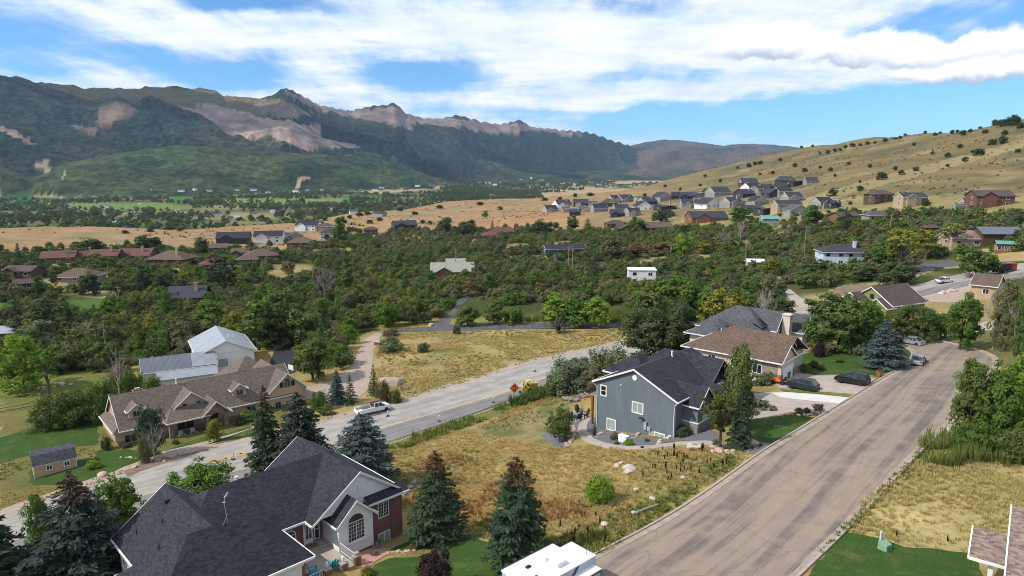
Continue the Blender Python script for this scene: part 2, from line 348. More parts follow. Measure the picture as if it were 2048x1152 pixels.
class MB:
    def __init__(s): s.v = []; s.f = []; s.m = []; s.uv = []
    def add(s, vs, fs, m=0):
        k = len(s.v); s.v += [tuple(v) for v in vs]; s.f += [tuple(i + k for i in f) for f in fs]; s.m += [m] * len(fs); return s
    def box(s, x0, x1, y0, y1, z0, z1, m=0):
        return s.add([(x0,y0,z0),(x1,y0,z0),(x1,y1,z0),(x0,y1,z0),(x0,y0,z1),(x1,y0,z1),(x1,y1,z1),(x0,y1,z1)],
                     [(0,3,2,1),(4,5,6,7),(0,1,5,4),(1,2,6,5),(2,3,7,6),(3,0,4,7)], m)
    def prism(s, poly, z0, z1, m=0):
        n = len(poly); a = [(x, y, z0) for x, y in poly] + [(x, y, z1) for x, y in poly]
        return s.add(a, [tuple(range(n - 1, -1, -1)), tuple(range(n, 2 * n))] + [(i, (i + 1) % n, n + (i + 1) % n, n + i) for i in range(n)], m)
    def ext(s, pts, d, m=0, ms=None):
        """closed solid: 3-D polygon pts pushed by vector d; sides may take another slot"""
        n = len(pts); d = Vector(d); a = [Vector(p) for p in pts]; b = [p + d for p in a]
        s.add(a + b, [tuple(range(n)), tuple(range(2 * n - 1, n - 1, -1))], m)
        return s.add(a + b, [((i + 1) % n, i, n + i, n + (i + 1) % n) for i in range(n)], m if ms is None else ms)
    def tube(s, pts, rad, n=6, m=0, cap=True):
        pts = [Vector(p) for p in pts]; rad = rad if isinstance(rad, (list, tuple)) else [rad] * len(pts); k = len(s.v)
        for i, p in enumerate(pts):
            d = (pts[min(i + 1, len(pts) - 1)] - pts[max(i - 1, 0)]).normalized(); q = d.to_track_quat('Z', 'Y')
            for j in range(n):
                a = 2 * math.pi * j / n; s.v.append(tuple(p + q @ Vector((math.cos(a) * rad[i], math.sin(a) * rad[i], 0))))
        for i in range(len(pts) - 1):
            for j in range(n): s.f.append((k + i*n + j, k + i*n + (j+1) % n, k + (i+1)*n + (j+1) % n, k + (i+1)*n + j)); s.m.append(m)
        if cap:
            s.f.append(tuple(k + j for j in range(n - 1, -1, -1))); e = k + (len(pts) - 1) * n; s.f.append(tuple(e + j for j in range(n))); s.m += [m, m]
        return s
    def lathe(s, prof, n=12, m=0, c=(0, 0, 0)):
        k = len(s.v)
        for r, z in prof:
            for j in range(n): a = 2 * math.pi * j / n; s.v.append((c[0] + r * math.cos(a), c[1] + r * math.sin(a), c[2] + z))
        for i in range(len(prof) - 1):
            for j in range(n): s.f.append((k + i*n + j, k + i*n + (j+1) % n, k + (i+1)*n + (j+1) % n, k + (i+1)*n + j)); s.m.append(m)
        s.f.append(tuple(k + j for j in range(n - 1, -1, -1))); e = k + (len(prof) - 1) * n; s.f.append(tuple(e + j for j in range(n))); s.m += [m, m]
        return s
    def build(s, name, mats, parent=None, smooth=False, bevel=0.0):
        if not isinstance(mats, (list, tuple)): mats = [mats]
        o = meshobj(name, s.v, s.f, mats, parent, s.m, smooth)
        if bevel: b = o.modifiers.new('bevel', 'BEVEL'); b.width = bevel; b.segments = 2; b.limit_method = 'ANGLE'
        return o

# ------------------------------------------------------------ the land
def inpoly(px, py, poly):
    x = px; y = py; c = np.zeros(px.shape, bool); n = len(poly); j = n - 1
    for i in range(n):
        xi, yi = poly[i]; xj, yj = poly[j]
        c ^= ((yi > y) != (yj > y)) & (x < (xj - xi) * (y - yi) / ((yj - yi) or 1e-9) + xi); j = i
    return c
G3 = np.stack([Xg, Yg, HG], -1); GP = proj(G3); GX, GY = GP[..., 0], GP[..., 1]
GS = proj(np.stack([Xg, Yg, HGS], -1))
COL = np.zeros((NA, NR, 3)); TREE = np.zeros((NA, NR)); 
jx = fbm(AZg * 150, LR[None] * 60 + 0 * AZg, 4, 3); jy = fbm(AZg * 150, LR[None] * 60 + 0 * AZg, 4, 4)
far = np.clip(RRg / 900, .4, 1)
def n01(sx, seed, k=4): return np.clip(.5 + .45 * fbm(Xg / sx, Yg / sx, k, seed), 0, 1)[..., None]
def lerp(a, b, f): return np.asarray(a) * (1 - f) + np.asarray(b) * f
near = lerp((.43,.315,.135), (.36,.28,.125), n01(9, 1)); near = lerp(near, (.16,.155,.05), np.clip(n01(6, 2) * 2.4 - 1.35, 0, 1)); near = lerp(near, (.40,.22,.085), np.clip(n01(7, 6) * 2.6 - 1.6, 0, 1)); near = lerp(near, (.33,.27,.17), np.clip(n01(2.5, 61) * 2.6 - 1.6, 0, 1) * .7)
COL[:] = near
def zone(poly, c, r0=0, r1=1e9, soft=6, tree=None, blend=1.0):
    gx, gy = (GS[..., 0], GS[..., 1]) if r0 >= 2400 else (GX, GY); m = inpoly(gx + soft * jx, gy + soft * .6 * jy, poly) & (RRg >= r0) & (RRg <= r1)
    c = np.broadcast_to(np.asarray(c, float), COL.shape); COL[m] = COL[m] * (1 - blend) + c[m] * blend
    if tree is not None: TREE[m] = tree
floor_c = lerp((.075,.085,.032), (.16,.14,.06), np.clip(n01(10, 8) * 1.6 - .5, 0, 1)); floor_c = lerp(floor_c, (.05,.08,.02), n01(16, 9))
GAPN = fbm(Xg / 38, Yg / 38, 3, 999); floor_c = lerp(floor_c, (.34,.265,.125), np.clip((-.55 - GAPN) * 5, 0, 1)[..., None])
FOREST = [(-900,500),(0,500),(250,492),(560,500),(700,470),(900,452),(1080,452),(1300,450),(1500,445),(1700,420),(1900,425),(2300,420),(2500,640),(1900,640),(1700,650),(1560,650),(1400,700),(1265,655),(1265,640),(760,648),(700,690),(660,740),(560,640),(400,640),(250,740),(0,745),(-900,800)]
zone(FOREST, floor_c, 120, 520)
olive = lerp((.15,.15,.05), (.25,.20,.08), n01(5, 40))
zone([(0,745),(250,740),(600,800),(600,880),(240,960),(130,1000),(0,1040)], olive, 20, 260)
zone([(1205,1113),(1300,1045),(1500,908),(1525,905),(1450,915),(1330,985),(1190,1060),(1100,1090),(960,1080),(900,1040),(1000,1050),(1100,1075),(1150,1120)], lerp((.10,.14,.035), (.26,.21,.075), n01(4, 41)), 20, 150, 14)
zone([(780,1000),(830,930),(900,900),(960,920),(1000,1000),(1090,1000),(1180,1010),(1160,1040),(1040,1020),(900,1040)], lerp((.36,.17,.055), (.34,.22,.08), n01(3, 42)), 20, 150, 14, None, .8)
zone([(940,860),(1010,838),(1080,812),(1130,796),(1168,802),(1170,838),(1135,850),(1105,855),(1112,893),(1050,885),(960,868)], lerp((.33,.26,.14), (.17,.17,.055), np.clip(n01(3, 43) * 2 - .7, 0, 1)), 20, 150, 3)
zone([(760,890),(900,835),(1000,800),(1090,775),(1110,785),(1000,830),(900,870),(800,905)], lerp((.24,.21,.08), (.12,.15,.04), n01(3, 44)), 20, 170, 4, None, .8)
zone([(1690,1066),(1730,1000),(1800,960),(1850,920),(2100,900),(2100,1100),(1945,1110),(1806,1093)], lerp((.54,.43,.20), (.44,.35,.16), n01(4, 45)), 20, 120, 10)
zone([(1780,960),(1850,900),(1900,870),(2100,850),(2100,930),(1950,925),(1850,955)], lerp((.13,.14,.04), (.22,.19,.07), n01(3, 46)), 20, 140, 6)
zone([(1560,660),(1600,690),(1700,690),(1850,660),(2100,640),(2100,800),(1990,720),(1858,675),(1700,640)], lerp((.12,.13,.045), (.24,.2,.08), n01(4, 47)), 60, 300, 6)
zone([(1560,690),(1420,760),(1290,700),(1420,660)], (.13,.13,.05), 60, 200, 3)
zone([(1960,500),(2100,480),(2100,520),(1980,525)], (.45,.34,.13), 200, 420, 3)
zone([(1500,640),(1640,600),(1860,540),(2050,520),(2050,505),(1950,520),(1800,560),(1680,572),(1640,590)], (.40,.31,.15), 130, 330, 5)
zone([(760,640),(1265,625),(1265,652),(760,660)], lerp((.36,.27,.08), (.22,.22,.06), n01(5, 48)), 120, 330, 3)
# golden bench, right-hand hill, the valley bottom, mountains
gold = lerp((.40,.265,.135), (.36,.21,.115), n01(60, 12)); gold = lerp(gold, (.27,.22,.11), np.clip(n01(35, 13) * 2 - .9, 0, 1)); gold = lerp(gold, (.40,.27,.19), np.clip(n01(18, 14) * 2.4 - 1.4, 0, 1))
hill = lerp((.235,.17,.082), (.165,.138,.07), n01(70, 15)); hill = lerp(hill, (.115,.108,.06), np.clip(n01(45, 16) * 2 - .95, 0, 1)); hill = lerp(hill, (.32,.245,.13), np.clip(n01(28, 17) * 2.4 - 1.45, 0, 1))
m = (RRg > 480) & (RRg < 2400); rightw = np.clip((GX - 1150) / 300, 0, 1)[..., None]; mixh = lerp(gold, hill, rightw)
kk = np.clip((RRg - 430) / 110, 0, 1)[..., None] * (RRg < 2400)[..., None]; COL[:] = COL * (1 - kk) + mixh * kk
zone([(1330,500),(1330,440),(1600,400),(1700,395),(2500,380),(2500,450),(1900,450),(1600,455)], lerp((.36,.275,.125), (.25,.215,.10), n01(12, 18)), 300, 900, 25)
zone([(1500,450),(1640,385),(1850,330),(2100,268),(2110,280),(1900,335),(1680,392)], (.42,.32,.17), 400, 1100, 3, None, .55)
zone([(930,440),(1150,418),(1170,448),(1000,462),(900,455)], (.44,.24,.13), 500, 1200, 12, None, .6)
val = lerp((.11,.13,.05), (.30,.25,.12), np.clip(n01(170, 20) * 1.8 - .5, 0, 1)); val = lerp(val, (.055,.085,.035), np.clip(n01(110, 21) * 2 - .8, 0, 1))
vm = (HG < VAL + 9) & (RRg > 850); COL[vm] = val[vm]
for poly, c in [([(0,362),(45,362),(62,385),(0,388)], (.07,.24,.03)), ([(0,392),(60,392),(60,410),(0,412)], (.03,.11,.03)), ([(345,393),(385,395),(388,407),(340,404)], (.05,.20,.03)),
                ([(140,405),(340,408),(380,417),(330,424),(130,420)], (.16,.24,.06)), ([(470,397),(560,396),(700,400),(700,408),(530,410),(470,406)], (.17,.26,.06)), ([(100,376),(330,378),(330,388),(110,386)], (.30,.27,.13)),
                ([(430,384),(560,384),(560,392),(420,391)], (.2,.24,.09)), ([(690,378),(880,370),(900,376),(760,388)], (.40,.31,.17)), ([(900,360),(990,358),(980,370),(890,372)], (.36,.3,.15)), ([(690,395),(760,394),(740,402),(680,402)], (.04,.2,.04))]:
    zone(poly, c, 1000, 5200, 1.5)
zone([(1080,372),(1250,358),(1430,340),(1460,348),(1330,372),(1180,392),(1060,400)], lerp((.48,.36,.20), (.42,.30,.17), n01(60, 30)), 1500, 7500, 3)
foot = lerp((.062,.092,.032), (.10,.12,.045), n01(160, 22)); foot = lerp(foot, (.03,.055,.026), np.clip(n01(120, 23) * 2.2 - .8, 0, 1))
mt = lerp((.026,.044,.036), (.042,.062,.04), n01(330, 24)); mt = lerp(mt, (.10,.10,.055), np.clip(n01(420, 25) * 2 - 1.2, 0, 1))
fr = lerp((.05,.07,.04), (.17,.115,.085), n01(500, 26))
for k_, (mk, cc) in enumerate(zip(MASKM, (mt, foot, foot * .9, fr))):
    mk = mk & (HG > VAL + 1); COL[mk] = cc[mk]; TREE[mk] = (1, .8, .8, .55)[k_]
rock = lerp((.46,.33,.25), (.34,.24,.20), n01(90, 27)); rock = lerp(rock, (.22,.18,.15), np.clip(n01(60, 28) * 2 - 1, 0, 1))
mead = lerp((.14,.15,.05), (.21,.14,.075), n01(250, 29))
zone([(60,160),(430,180),(560,200),(640,230),(520,232),(420,215),(330,212),(180,205)], mead, 3200, 9000, 10, .35)
zone([(560,182),(600,190),(700,220),(800,212),(830,235),(900,235),(1060,250),(1180,266),(1120,272),(1000,262),(900,255),(780,250),(650,225)], lerp((.20,.13,.10), (.30,.24,.22), n01(120, 33)), 4000, 10500, 6, .25)
zone([(350,214),(385,202),(470,220),(545,240),(600,245),(645,258),(640,272),(690,292),(730,308),(690,306),(610,300),(560,285),(490,272),(440,255),(390,235)], rock, 3200, 7500, 4, .08)
zone([(190,238),(230,228),(290,235),(285,250),(200,262)], rock * .42, 3200, 6500, 6, .15)
zone([(140,252),(165,250),(198,272),(195,280),(150,265)], rock * .55, 3200, 6500, 4, .1)
zone([(0,272),(20,282),(84,322),(60,318),(20,302),(0,298)], rock, 2800, 6500, 4, .1)
zone([(500,205),(560,212),(630,232),(600,236),(520,222)], rock * .75, 3800, 7500, 6, .1)
zone([(70,346),(104,343),(95,349),(75,349)], (.34,.27,.18), 2500, 3600, 1, 0); zone([(586,371),(602,356),(618,357),(620,361),(604,363),(598,372)], (.40,.28,.18), 2500, 4200, 1, 0); zone([(124,372),(130,354),(132,356),(129,372)], (.38,.3,.2), 2400, 3600, .5, 0)
# land right round behind the camera: coarse columns that close the sheet
back = np.arange(60, 301, 8.0); kz = np.clip(HG[[-1, 0]], -60, 60)
Xb = np.exp(LR)[None] * np.sin(np.radians(back))[:, None]; Yb = np.exp(LR)[None] * np.cos(np.radians(back))[:, None]
fb = ((back - 60) / 240)[:, None]; Zb = kz[0][None] * (1 - fb) + kz[1][None] * fb
CB = COL[-1][None] * (1 - fb[..., None]) + COL[0][None] * fb[..., None]
V = np.concatenate([G3.reshape(-1, 3), np.stack([Xb, Yb, Zb], -1).reshape(-1, 3), [[0, 0, -1.5]]])
nc = NA + len(back); i, j = np.meshgrid(np.arange(nc), np.arange(NR - 1), indexing='ij'); i2 = (i + 1) % nc
F = np.stack([i * NR + j, i * NR + j + 1, i2 * NR + j + 1, i2 * NR + j], -1).reshape(-1, 4)
tri = np.stack([np.arange(nc) * NR, ((np.arange(nc) + 1) % nc) * NR, np.full(nc, len(V) - 1)], -1)
ground_me = npmesh('ground', V, np.concatenate([F, np.concatenate([tri, tri[:, 2:]], 1)[:0]]), None, True)
ca = ground_me.color_attributes.new('land', 'FLOAT_COLOR', 'POINT')
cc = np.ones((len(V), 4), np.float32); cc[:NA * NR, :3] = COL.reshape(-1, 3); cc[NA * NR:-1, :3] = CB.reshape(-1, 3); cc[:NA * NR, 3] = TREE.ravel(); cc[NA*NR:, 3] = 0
ca.data.foreach_set('color', cc.ravel())
gm = bpy.data.materials.new('land'); gm.use_nodes = True; t = NT(gm.node_tree)
o = t.n('ShaderNodeOutputMaterial'); b = t.n('ShaderNodeBsdfPrincipled'); t.l(b.outputs[0], o.inputs[0]); b.inputs['Roughness'].default_value = .95; b.inputs['Specular IOR Level'].default_value = .1
at = t.n('ShaderNodeAttribute', attribute_name='land'); tc = t.n('ShaderNodeTexCoord'); ob = tc.outputs['Object']
a_ = t.noise(ob, 1.7, 6, .7); b_ = t.noise(ob, .22, 5, .62)
c = t.mix(t.ramp(a_, .28, .72, .75, 0), at.outputs['Color'], t.mix(1, at.outputs['Color'], (.52, .55, .42, 1), 'MULTIPLY'))
c = t.mix(t.ramp(b_, .5, .75, 0, .55), c, t.mix(1, at.outputs['Color'], (1.25, 1.15, .95, 1), 'MULTIPLY'))
# far woods: crowns a few metres across stand dark against paler ones
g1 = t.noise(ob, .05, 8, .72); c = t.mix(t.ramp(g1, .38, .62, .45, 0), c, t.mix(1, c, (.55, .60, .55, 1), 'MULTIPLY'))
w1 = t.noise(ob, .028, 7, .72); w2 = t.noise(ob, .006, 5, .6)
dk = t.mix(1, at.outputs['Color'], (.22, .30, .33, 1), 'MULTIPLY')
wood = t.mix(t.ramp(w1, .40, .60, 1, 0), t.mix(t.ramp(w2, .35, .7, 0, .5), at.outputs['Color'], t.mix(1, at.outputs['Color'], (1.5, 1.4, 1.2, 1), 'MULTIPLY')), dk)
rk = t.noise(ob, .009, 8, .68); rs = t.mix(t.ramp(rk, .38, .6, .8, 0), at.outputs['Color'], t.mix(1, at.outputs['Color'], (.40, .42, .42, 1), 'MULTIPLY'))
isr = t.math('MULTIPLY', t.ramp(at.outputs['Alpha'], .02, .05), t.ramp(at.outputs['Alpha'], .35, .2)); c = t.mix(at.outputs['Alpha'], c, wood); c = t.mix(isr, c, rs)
t.l(c, b.inputs['Base Color'])
bp = t.n('ShaderNodeBump'); bp.inputs[0].default_value = .8; bp.inputs[1].default_value = .25; t.l(a_, bp.inputs['Height'])
bp2 = t.n('ShaderNodeBump'); t.l(t.math('MULTIPLY', at.outputs['Alpha'], .9), bp2.inputs[0]); bp2.inputs[1].default_value = 26.0; t.l(w1, bp2.inputs['Height']); t.l(bp.outputs[0], bp2.inputs['Normal'])
t.l(bp2.outputs[0], b.inputs['Normal'])
ground_me.materials.append(gm)
ground = bpy.data.objects.new('ground', ground_me); C.objects.link(ground); tag(ground, kind='structure')
# ------------------------------------------------------------ roads, drives, lawns laid over the land
EXP = []
def drape(name, poly, mat, off, px=True, step=1.4, kind='structure', jag=0.0, label=None, cat=None):
    if px: q = Pn([p[0] for p in poly], [p[1] for p in poly])[:, :2]
    else: q = np.array(poly, float)
    if jag:   # ragged natural edge
        qq = []
        for a, b in zip(q, np.roll(q, -1, 0)):
            n = max(1, int(np.hypot(*(b - a)) / .7))
            for k in range(n):
                e = a + (b - a) * k / n; qq.append(e + jag * np.array([vnoise(e[:1] * 1.3, e[1:] * 1.3, 5)[0], vnoise(e[:1] * 1.3, e[1:] * 1.3, 6)[0]]))
        q = np.array(qq)
    EXP.append(q); x0, y0 = q.min(0); x1, y1 = q.max(0); step = max(step, math.sqrt((x1 - x0) * (y1 - y0) / 5000))
    gx, gy = np.meshgrid(np.arange(x0 + step * .5, x1, step), np.arange(y0 + step * .5, y1, step)); g = np.stack([gx.ravel(), gy.ravel()], -1)
    g = g[inpoly(g[:, 0], g[:, 1], [tuple(p) for p in q])]
    n = len(q); pts = [Vector(p) for p in q] + [Vector(p) for p in g]
    vv, ee, ff, *_ = delaunay_2d_cdt(pts, [], [list(range(n))], 1, 1e-4)
    vv = np.array([tuple(v) for v in vv]); z = hfun(vv[:, 0], vv[:, 1]) + off
    ff = [f if (vv[f[1]][0]-vv[f[0]][0])*(vv[f[2]][1]-vv[f[0]][1])-(vv[f[1]][1]-vv[f[0]][1])*(vv[f[2]][0]-vv[f[0]][0]) > 0 else f[::-1] for f in ff]
    o = meshobj(name, np.column_stack([vv, z]), ff, [mat], None, None, True)
    return tag(o, label, cat, None, kind)
def chain(pts, px=True, step=1.5):
    """even points along a polyline given in pixels, as ground XY"""
    q = Pn([p[0] for p in pts], [p[1] for p in pts])[:, :2] if px else np.array(pts, float)
    d_ = np.r_[0, np.cumsum(np.hypot(*np.diff(q, axis=0).T))]
    for _ in range(1):
        s = np.arange(0, d_[-1], step); q2 = np.stack([np.interp(s, d_, q[:, 0]), np.interp(s, d_, q[:, 1])], -1)
    k = 3 if len(q2) > 8 else 0
    if k:
        pad = np.pad(q2, ((k, k), (0, 0)), mode='edge'); sm = sum(pad[i:i + len(q2)] for i in range(2 * k + 1)) / (2 * k + 1); sm[:k] = q2[:k]; sm[-k:] = q2[-k:]; q2 = sm
    return q2
def strip(name, pts, a, b, z0, z1, mat, px=True, step=1.5, kind='structure', jit=0.0, label=None, cat=None):
    """ribbon from offset a to b right of the line; z0..z1 above ground gives it body"""
    q = chain(pts, px, step) if px else np.array(pts, float); tn = np.gradient(q, axis=0); tn /= np.hypot(*tn.T)[:, None]; nn = np.stack([tn[:, 1], -tn[:, 0]], -1)
    ja = jit * vnoise(np.arange(len(q)) * .8, np.zeros(len(q)), 3)[:, None] if jit else 0
    A = q + nn * (a + ja); B = q + nn * (b - ja); hz_ = hfun(q[:, 0], q[:, 1]); ha = hfun(A[:, 0], A[:, 1]); hb = hfun(B[:, 0], B[:, 1])
    n = len(q); v = []; f = []
    for i in range(n): v += [(A[i][0], A[i][1], ha[i] + z0), (A[i][0], A[i][1], ha[i] + z1), (B[i][0], B[i][1], hb[i] + z1), (B[i][0], B[i][1], hb[i] + z0)]
    for i in range(n - 1):
        k = i * 4; f += [(k, k + 4, k + 5, k + 1), (k + 1, k + 5, k + 6, k + 2), (k + 2, k + 6, k + 7, k + 3)]
    f = [(a_, d_, c_, b_) for a_, b_, c_, d_ in f]
    o = meshobj(name, v, f, [mat]); return tag(o, label, cat, None, kind)
def asphalt(name, c1, c2, c3, streak=None, ang=45.0):
    m = bpy.data.materials.new(name); m.use_nodes = True; t = NT(m.node_tree); o = t.n('ShaderNodeOutputMaterial'); b = t.n('ShaderNodeBsdfPrincipled'); t.l(b.outputs[0], o.inputs[0])
    tc = t.n('ShaderNodeTexCoord'); ob = tc.outputs['Object']; mp = t.n('ShaderNodeMapping'); mp.inputs[2].default_value = (0, 0, R(ang)); t.l(ob, mp.inputs[0])
    mp2 = t.n('ShaderNodeMapping'); t.l(mp.outputs[0], mp2.inputs[0]); mp2.inputs[3].default_value = (.75, .022, 1)
    n = t.noise(mp2.outputs[0], 1.0, 5, .62); n2 = t.noise(ob, .35, 5, .65); n3 = t.noise(ob, 6.0, 3, .7)
    c = t.mix(t.ramp(n2, .3, .7), c4(c1), c4(c2)); sm = t.math('MULTIPLY', t.ramp(n, .45, .62), t.ramp(n2, .28, .62, .25, 1)); c = t.mix(t.math('MULTIPLY', sm, .84), c, c4(c3))
    vo = t.n('ShaderNodeTexVoronoi', feature='DISTANCE_TO_EDGE'); mp3 = t.n('ShaderNodeMapping'); t.l(mp.outputs[0], mp3.inputs[0]); mp3.inputs[3].default_value = (.16, .06, 1)
    wv = t.vmath('ADD', mp3.outputs[0], t.vmath('MULTIPLY', t.noise(ob, .8, 4, .6, out=1), (.12, .12, 0))); t.l(wv, vo.inputs['Vector']); vo.inputs['Scale'].default_value = 1.0
    c = t.mix(t.ramp(vo.outputs[0], .002, .006, streak or 0.0, 0), c, c4([k * .35 for k in c3])); mp4 = t.n('ShaderNodeMapping'); t.l(mp.outputs[0], mp4.inputs[0]); mp4.inputs[3].default_value = (2.6, .06, 1); n6 = t.noise(mp4.outputs[0], 1.0, 6, .7); c = t.mix(t.ramp(n6, .5, .7, 0, .32), c, c4(c3)); c = t.mix(t.ramp(n3, .35, .7, .32, 0), c, c4([k * .5 for k in c1]))
    t.l(c, b.inputs['Base Color']); b.inputs['Roughness'].default_value = .92; b.inputs['Specular IOR Level'].default_value = .2
    bp = t.n('ShaderNodeBump'); bp.inputs[0].default_value = .3; bp.inputs[1].default_value = .02; t.l(n3, bp.inputs['Height']); t.l(bp.outputs[0], b.inputs['Normal']); return m
M_street = asphalt('street_asphalt', (.315,.252,.195), (.262,.21,.165), (.11,.098,.096), streak=.3, ang=42.4)
M_hwy = asphalt('dusty_pavement', (.40,.37,.34), (.30,.275,.245), (.24,.22,.20), ang=50)
M_lane = asphalt('lane_asphalt', (.25,.235,.225), (.205,.195,.19), (.14,.135,.135), ang=50)
M_side = asphalt('side_asphalt', (.125,.12,.125), (.10,.095,.10), (.06,.06,.065), ang=0)
M_black = pmat('fresh_asphalt', (.028,.028,.032), .85, .2, 1.0, bump=.2)
M_conc = pmat('concrete', (.37,.31,.265), .9, .12, .8, bump=.15); M_concw = pmat('new_concrete', (.58,.57,.55), .9, .06, .6, bump=.1); M_kerb = pmat('kerb_concrete', (.33,.27,.215), .9, .2, 1.2, bump=.2)
M_dirt = pmat('gravel_dirt', (.36,.28,.225), .95, .16, 1.5, bump=.4, bscale=9); M_soil = pmat('bare_soil', (.20,.135,.095), .95, .25, 1.0, bump=.5, bscale=5)
M_gravel = pmat('blue_gravel', (.135,.135,.15), .95, .4, 9.0, bump=.7, bscale=14); M_pinkg = pmat('pink_gravel', (.44,.24,.185), .95, .35, 9.0, bump=.6, bscale=14)
M_yel = pmat('yellow_paint', (.52,.35,.16), .8, .2, 2.0); M_white = pmat('white_line_paint', (.55,.53,.50), .8, .25, 2.0)
def grassmat(name, a, b_, c_, sc=1.0):
    m = bpy.data.materials.new(name); m.use_nodes = True; t = NT(m.node_tree); o = t.n('ShaderNodeOutputMaterial'); b = t.n('ShaderNodeBsdfPrincipled'); t.l(b.outputs[0], o.inputs[0])
    ob = t.n('ShaderNodeTexCoord').outputs['Object']; n = t.noise(ob, .5 * sc, 5, .65); n2 = t.noise(ob, 5.0, 4, .7); n3 = t.noise(ob, .12 * sc, 3, .5)
    c = t.mix(t.ramp(n, .3, .7), c4(a), c4(b_)); c = t.mix(t.ramp(t.math('ADD', n, t.math('MULTIPLY', n3, .6)), .82, 1.05, 0, .85), c, c4(c_)); c = t.mix(t.ramp(n2, .3, .7, .6, 0), c, c4([k * .42 for k in a])); n5 = t.noise(ob, 1.6, 4, .6); c = t.mix(t.ramp(n5, .35, .65, .35, 0), c, c4([k * .6 for k in a]))
    t.l(c, b.inputs['Base Color']); b.inputs['Roughness'].default_value = .9; b.inputs['Specular IOR Level'].default_value = .15
    bp = t.n('ShaderNodeBump'); bp.inputs[0].default_value = .7; bp.inputs[1].default_value = .06; t.l(n2, bp.inputs['Height']); t.l(bp.outputs[0], b.inputs['Normal']); return m
M_lawn = grassmat('lawn_grass', (.040,.085,.015), (.058,.112,.02), (.14,.15,.045)); M_lawn2 = grassmat('dry_lawn_grass', (.12,.16,.035), (.19,.20,.05), (.28,.24,.08)); M_lawn3 = grassmat('bright_lawn_grass', (.06,.14,.025), (.08,.17,.03), (.12,.17,.05))
LEFT = [(1070,1190),(1202,1118),(1240,1098),(1300,1066),(1380,1018),(1500,934),(1600,869),(1696,809),(1760,768),(1800,745),(1826,728),(1838,709),(1834,699),(1815,692),(1780,686)]
RIGHT = [(1535,1190),(1573,1152),(1671,1063),(1754,977),(1827,901),(1867,867),(1918,819),(1948,785),(1975,752),(1988,728),(1983,711),(1936,696),(1889,685),(1858,680),(1820,674),(1785,672)]
drape('residential_street', [tuple(p) for p in chain(LEFT)] + [tuple(p) for p in chain(RIGHT)][::-1], M_street, .05, px=False, step=2.0)
strip('kerb', LEFT, -.75, .0, -.1, .075, M_kerb); strip('kerb', LEFT, -.95, -.72, -.1, .19, M_conc)
strip('kerb', RIGHT, -.02, .55, -.1, .075, M_kerb, jit=.1); strip('kerb', RIGHT, .52, .75, -.1, .17, M_conc)
HF = [(-120,1085),(27,1018),(164,978),(249,947),(311,920),(400,902),(502,882),(640,847),(710,829),(786,809),(846,791),(885,779),(972,754),(1065,723),(1131,708),(1191,696),(1241,683),(1330,668),(1450,648),(1560,627),(1640,610),(1750,588),(1830,573),(1900,556),(1960,543),(2100,520)]
HN = [(2100,548),(1960,566),(1900,580),(1800,602),(1640,632),(1560,652),(1450,684),(1300,724),(1150,757),(1098,773),(1018,799),(932,832),(886,847),(799,876),(733,899),(600,945),(450,990),(300,1035),(130,1090),(-120,1180)]
YL = [(2100,535),(1900,566),(1640,619),(1450,664),(1300,700),(1160,736),(1100,751),(1025,781),(940,805),(850,831),(754,859),(640,897),(471,942),(300,985),(130,1040),(-120,1140)]
drape('highway', [tuple(p) for p in chain(HF)] + [tuple(p) for p in chain(HN)], M_hwy, .05, px=False, step=2.5)
yl = chain(YL); drape('asphalt_lane', [tuple(p) for p in yl] + [tuple(p) for p in chain(HN)][::-1], M_lane, .058, px=False, step=2.5)
strip('yellow_centre_line', YL, -.36, .02, .03, .068, M_yel); strip('white_edge_line', HN, -1.25, -1.1, .03, .068, M_white)
strip('gravel_shoulder', HF, -2.2, .3, .0, .062, M_dirt, jit=.5)
drape('side_road', [(757,666),(800,656),(861,654),(884,636),(901,626),(914,603),(935,585),(945,585),(928,606),(903,636),(898,650),(978,648),(1105,645),(1265,647),(1420,640),(1420,648),(1265,655),(1054,658),(912,662),(800,665)], M_side, .05)
drape('gravel_drive', [(766,665),(748,668),(733,676),(720,695),(711,715),(696,741),(666,762),(633,770),(606,775),(606,798),(656,802),(720,795),(736,780),(742,760),(745,733),(748,700),(760,675)], M_dirt, .055, jag=.25)
drape('black_drive', [(539,728),(549,700),(575,690),(606,683),(604,714),(592,744),(560,756),(540,745)], M_black, .05)
drape('concrete_drive', [(1575,742),(1600,742),(1628,752),(1700,750),(1752,757),(1712,789),(1640,784),(1560,777),(1545,765)], M_conc, .055)
drape('concrete_drive', [(1487,790),(1542,784),(1610,792),(1680,808),(1655,822),(1618,828),(1580,825),(1545,833),(1495,840),(1486,834),(1530,822),(1540,810),(1500,800)], M_conc, .055)
drape('new_concrete_apron', [(1542,786),(1575,785),(1640,790),(1703,796),(1680,808),(1610,801),(1560,795)], M_concw, .065)
drape('grey_drive', [(1862,680),(1889,684),(1905,672),(1940,668),(1985,660),(2000,640),(1960,645),(1925,655),(1890,668)], M_conc, .05)
drape('gravel_lot', [(1836,590),(1870,575),(1930,568),(1975,580),(1960,600),(1900,606),(1850,604)], M_dirt, .05, jag=.5)
drape('gravel_lane', [(1565,580),(1580,578),(1605,598),(1640,606),(1640,622),(1600,615),(1580,600)], M_conc, .045, jag=.3)
drape('side_lane', [(1800,548),(1850,525),(1900,520),(1960,522),(1960,528),(1880,535),(1820,553)], M_side, .045)
drape('front_walk', [(320,905),(405,885),(500,858),(512,850),(511,855),(405,892),(330,911)], M_conc, .06)
drape('lawn', [(-60,766),(0,762),(121,751),(218,750),(226,771),(182,786),(73,803),(-60,818)], M_lawn2, .03, jag=.5)
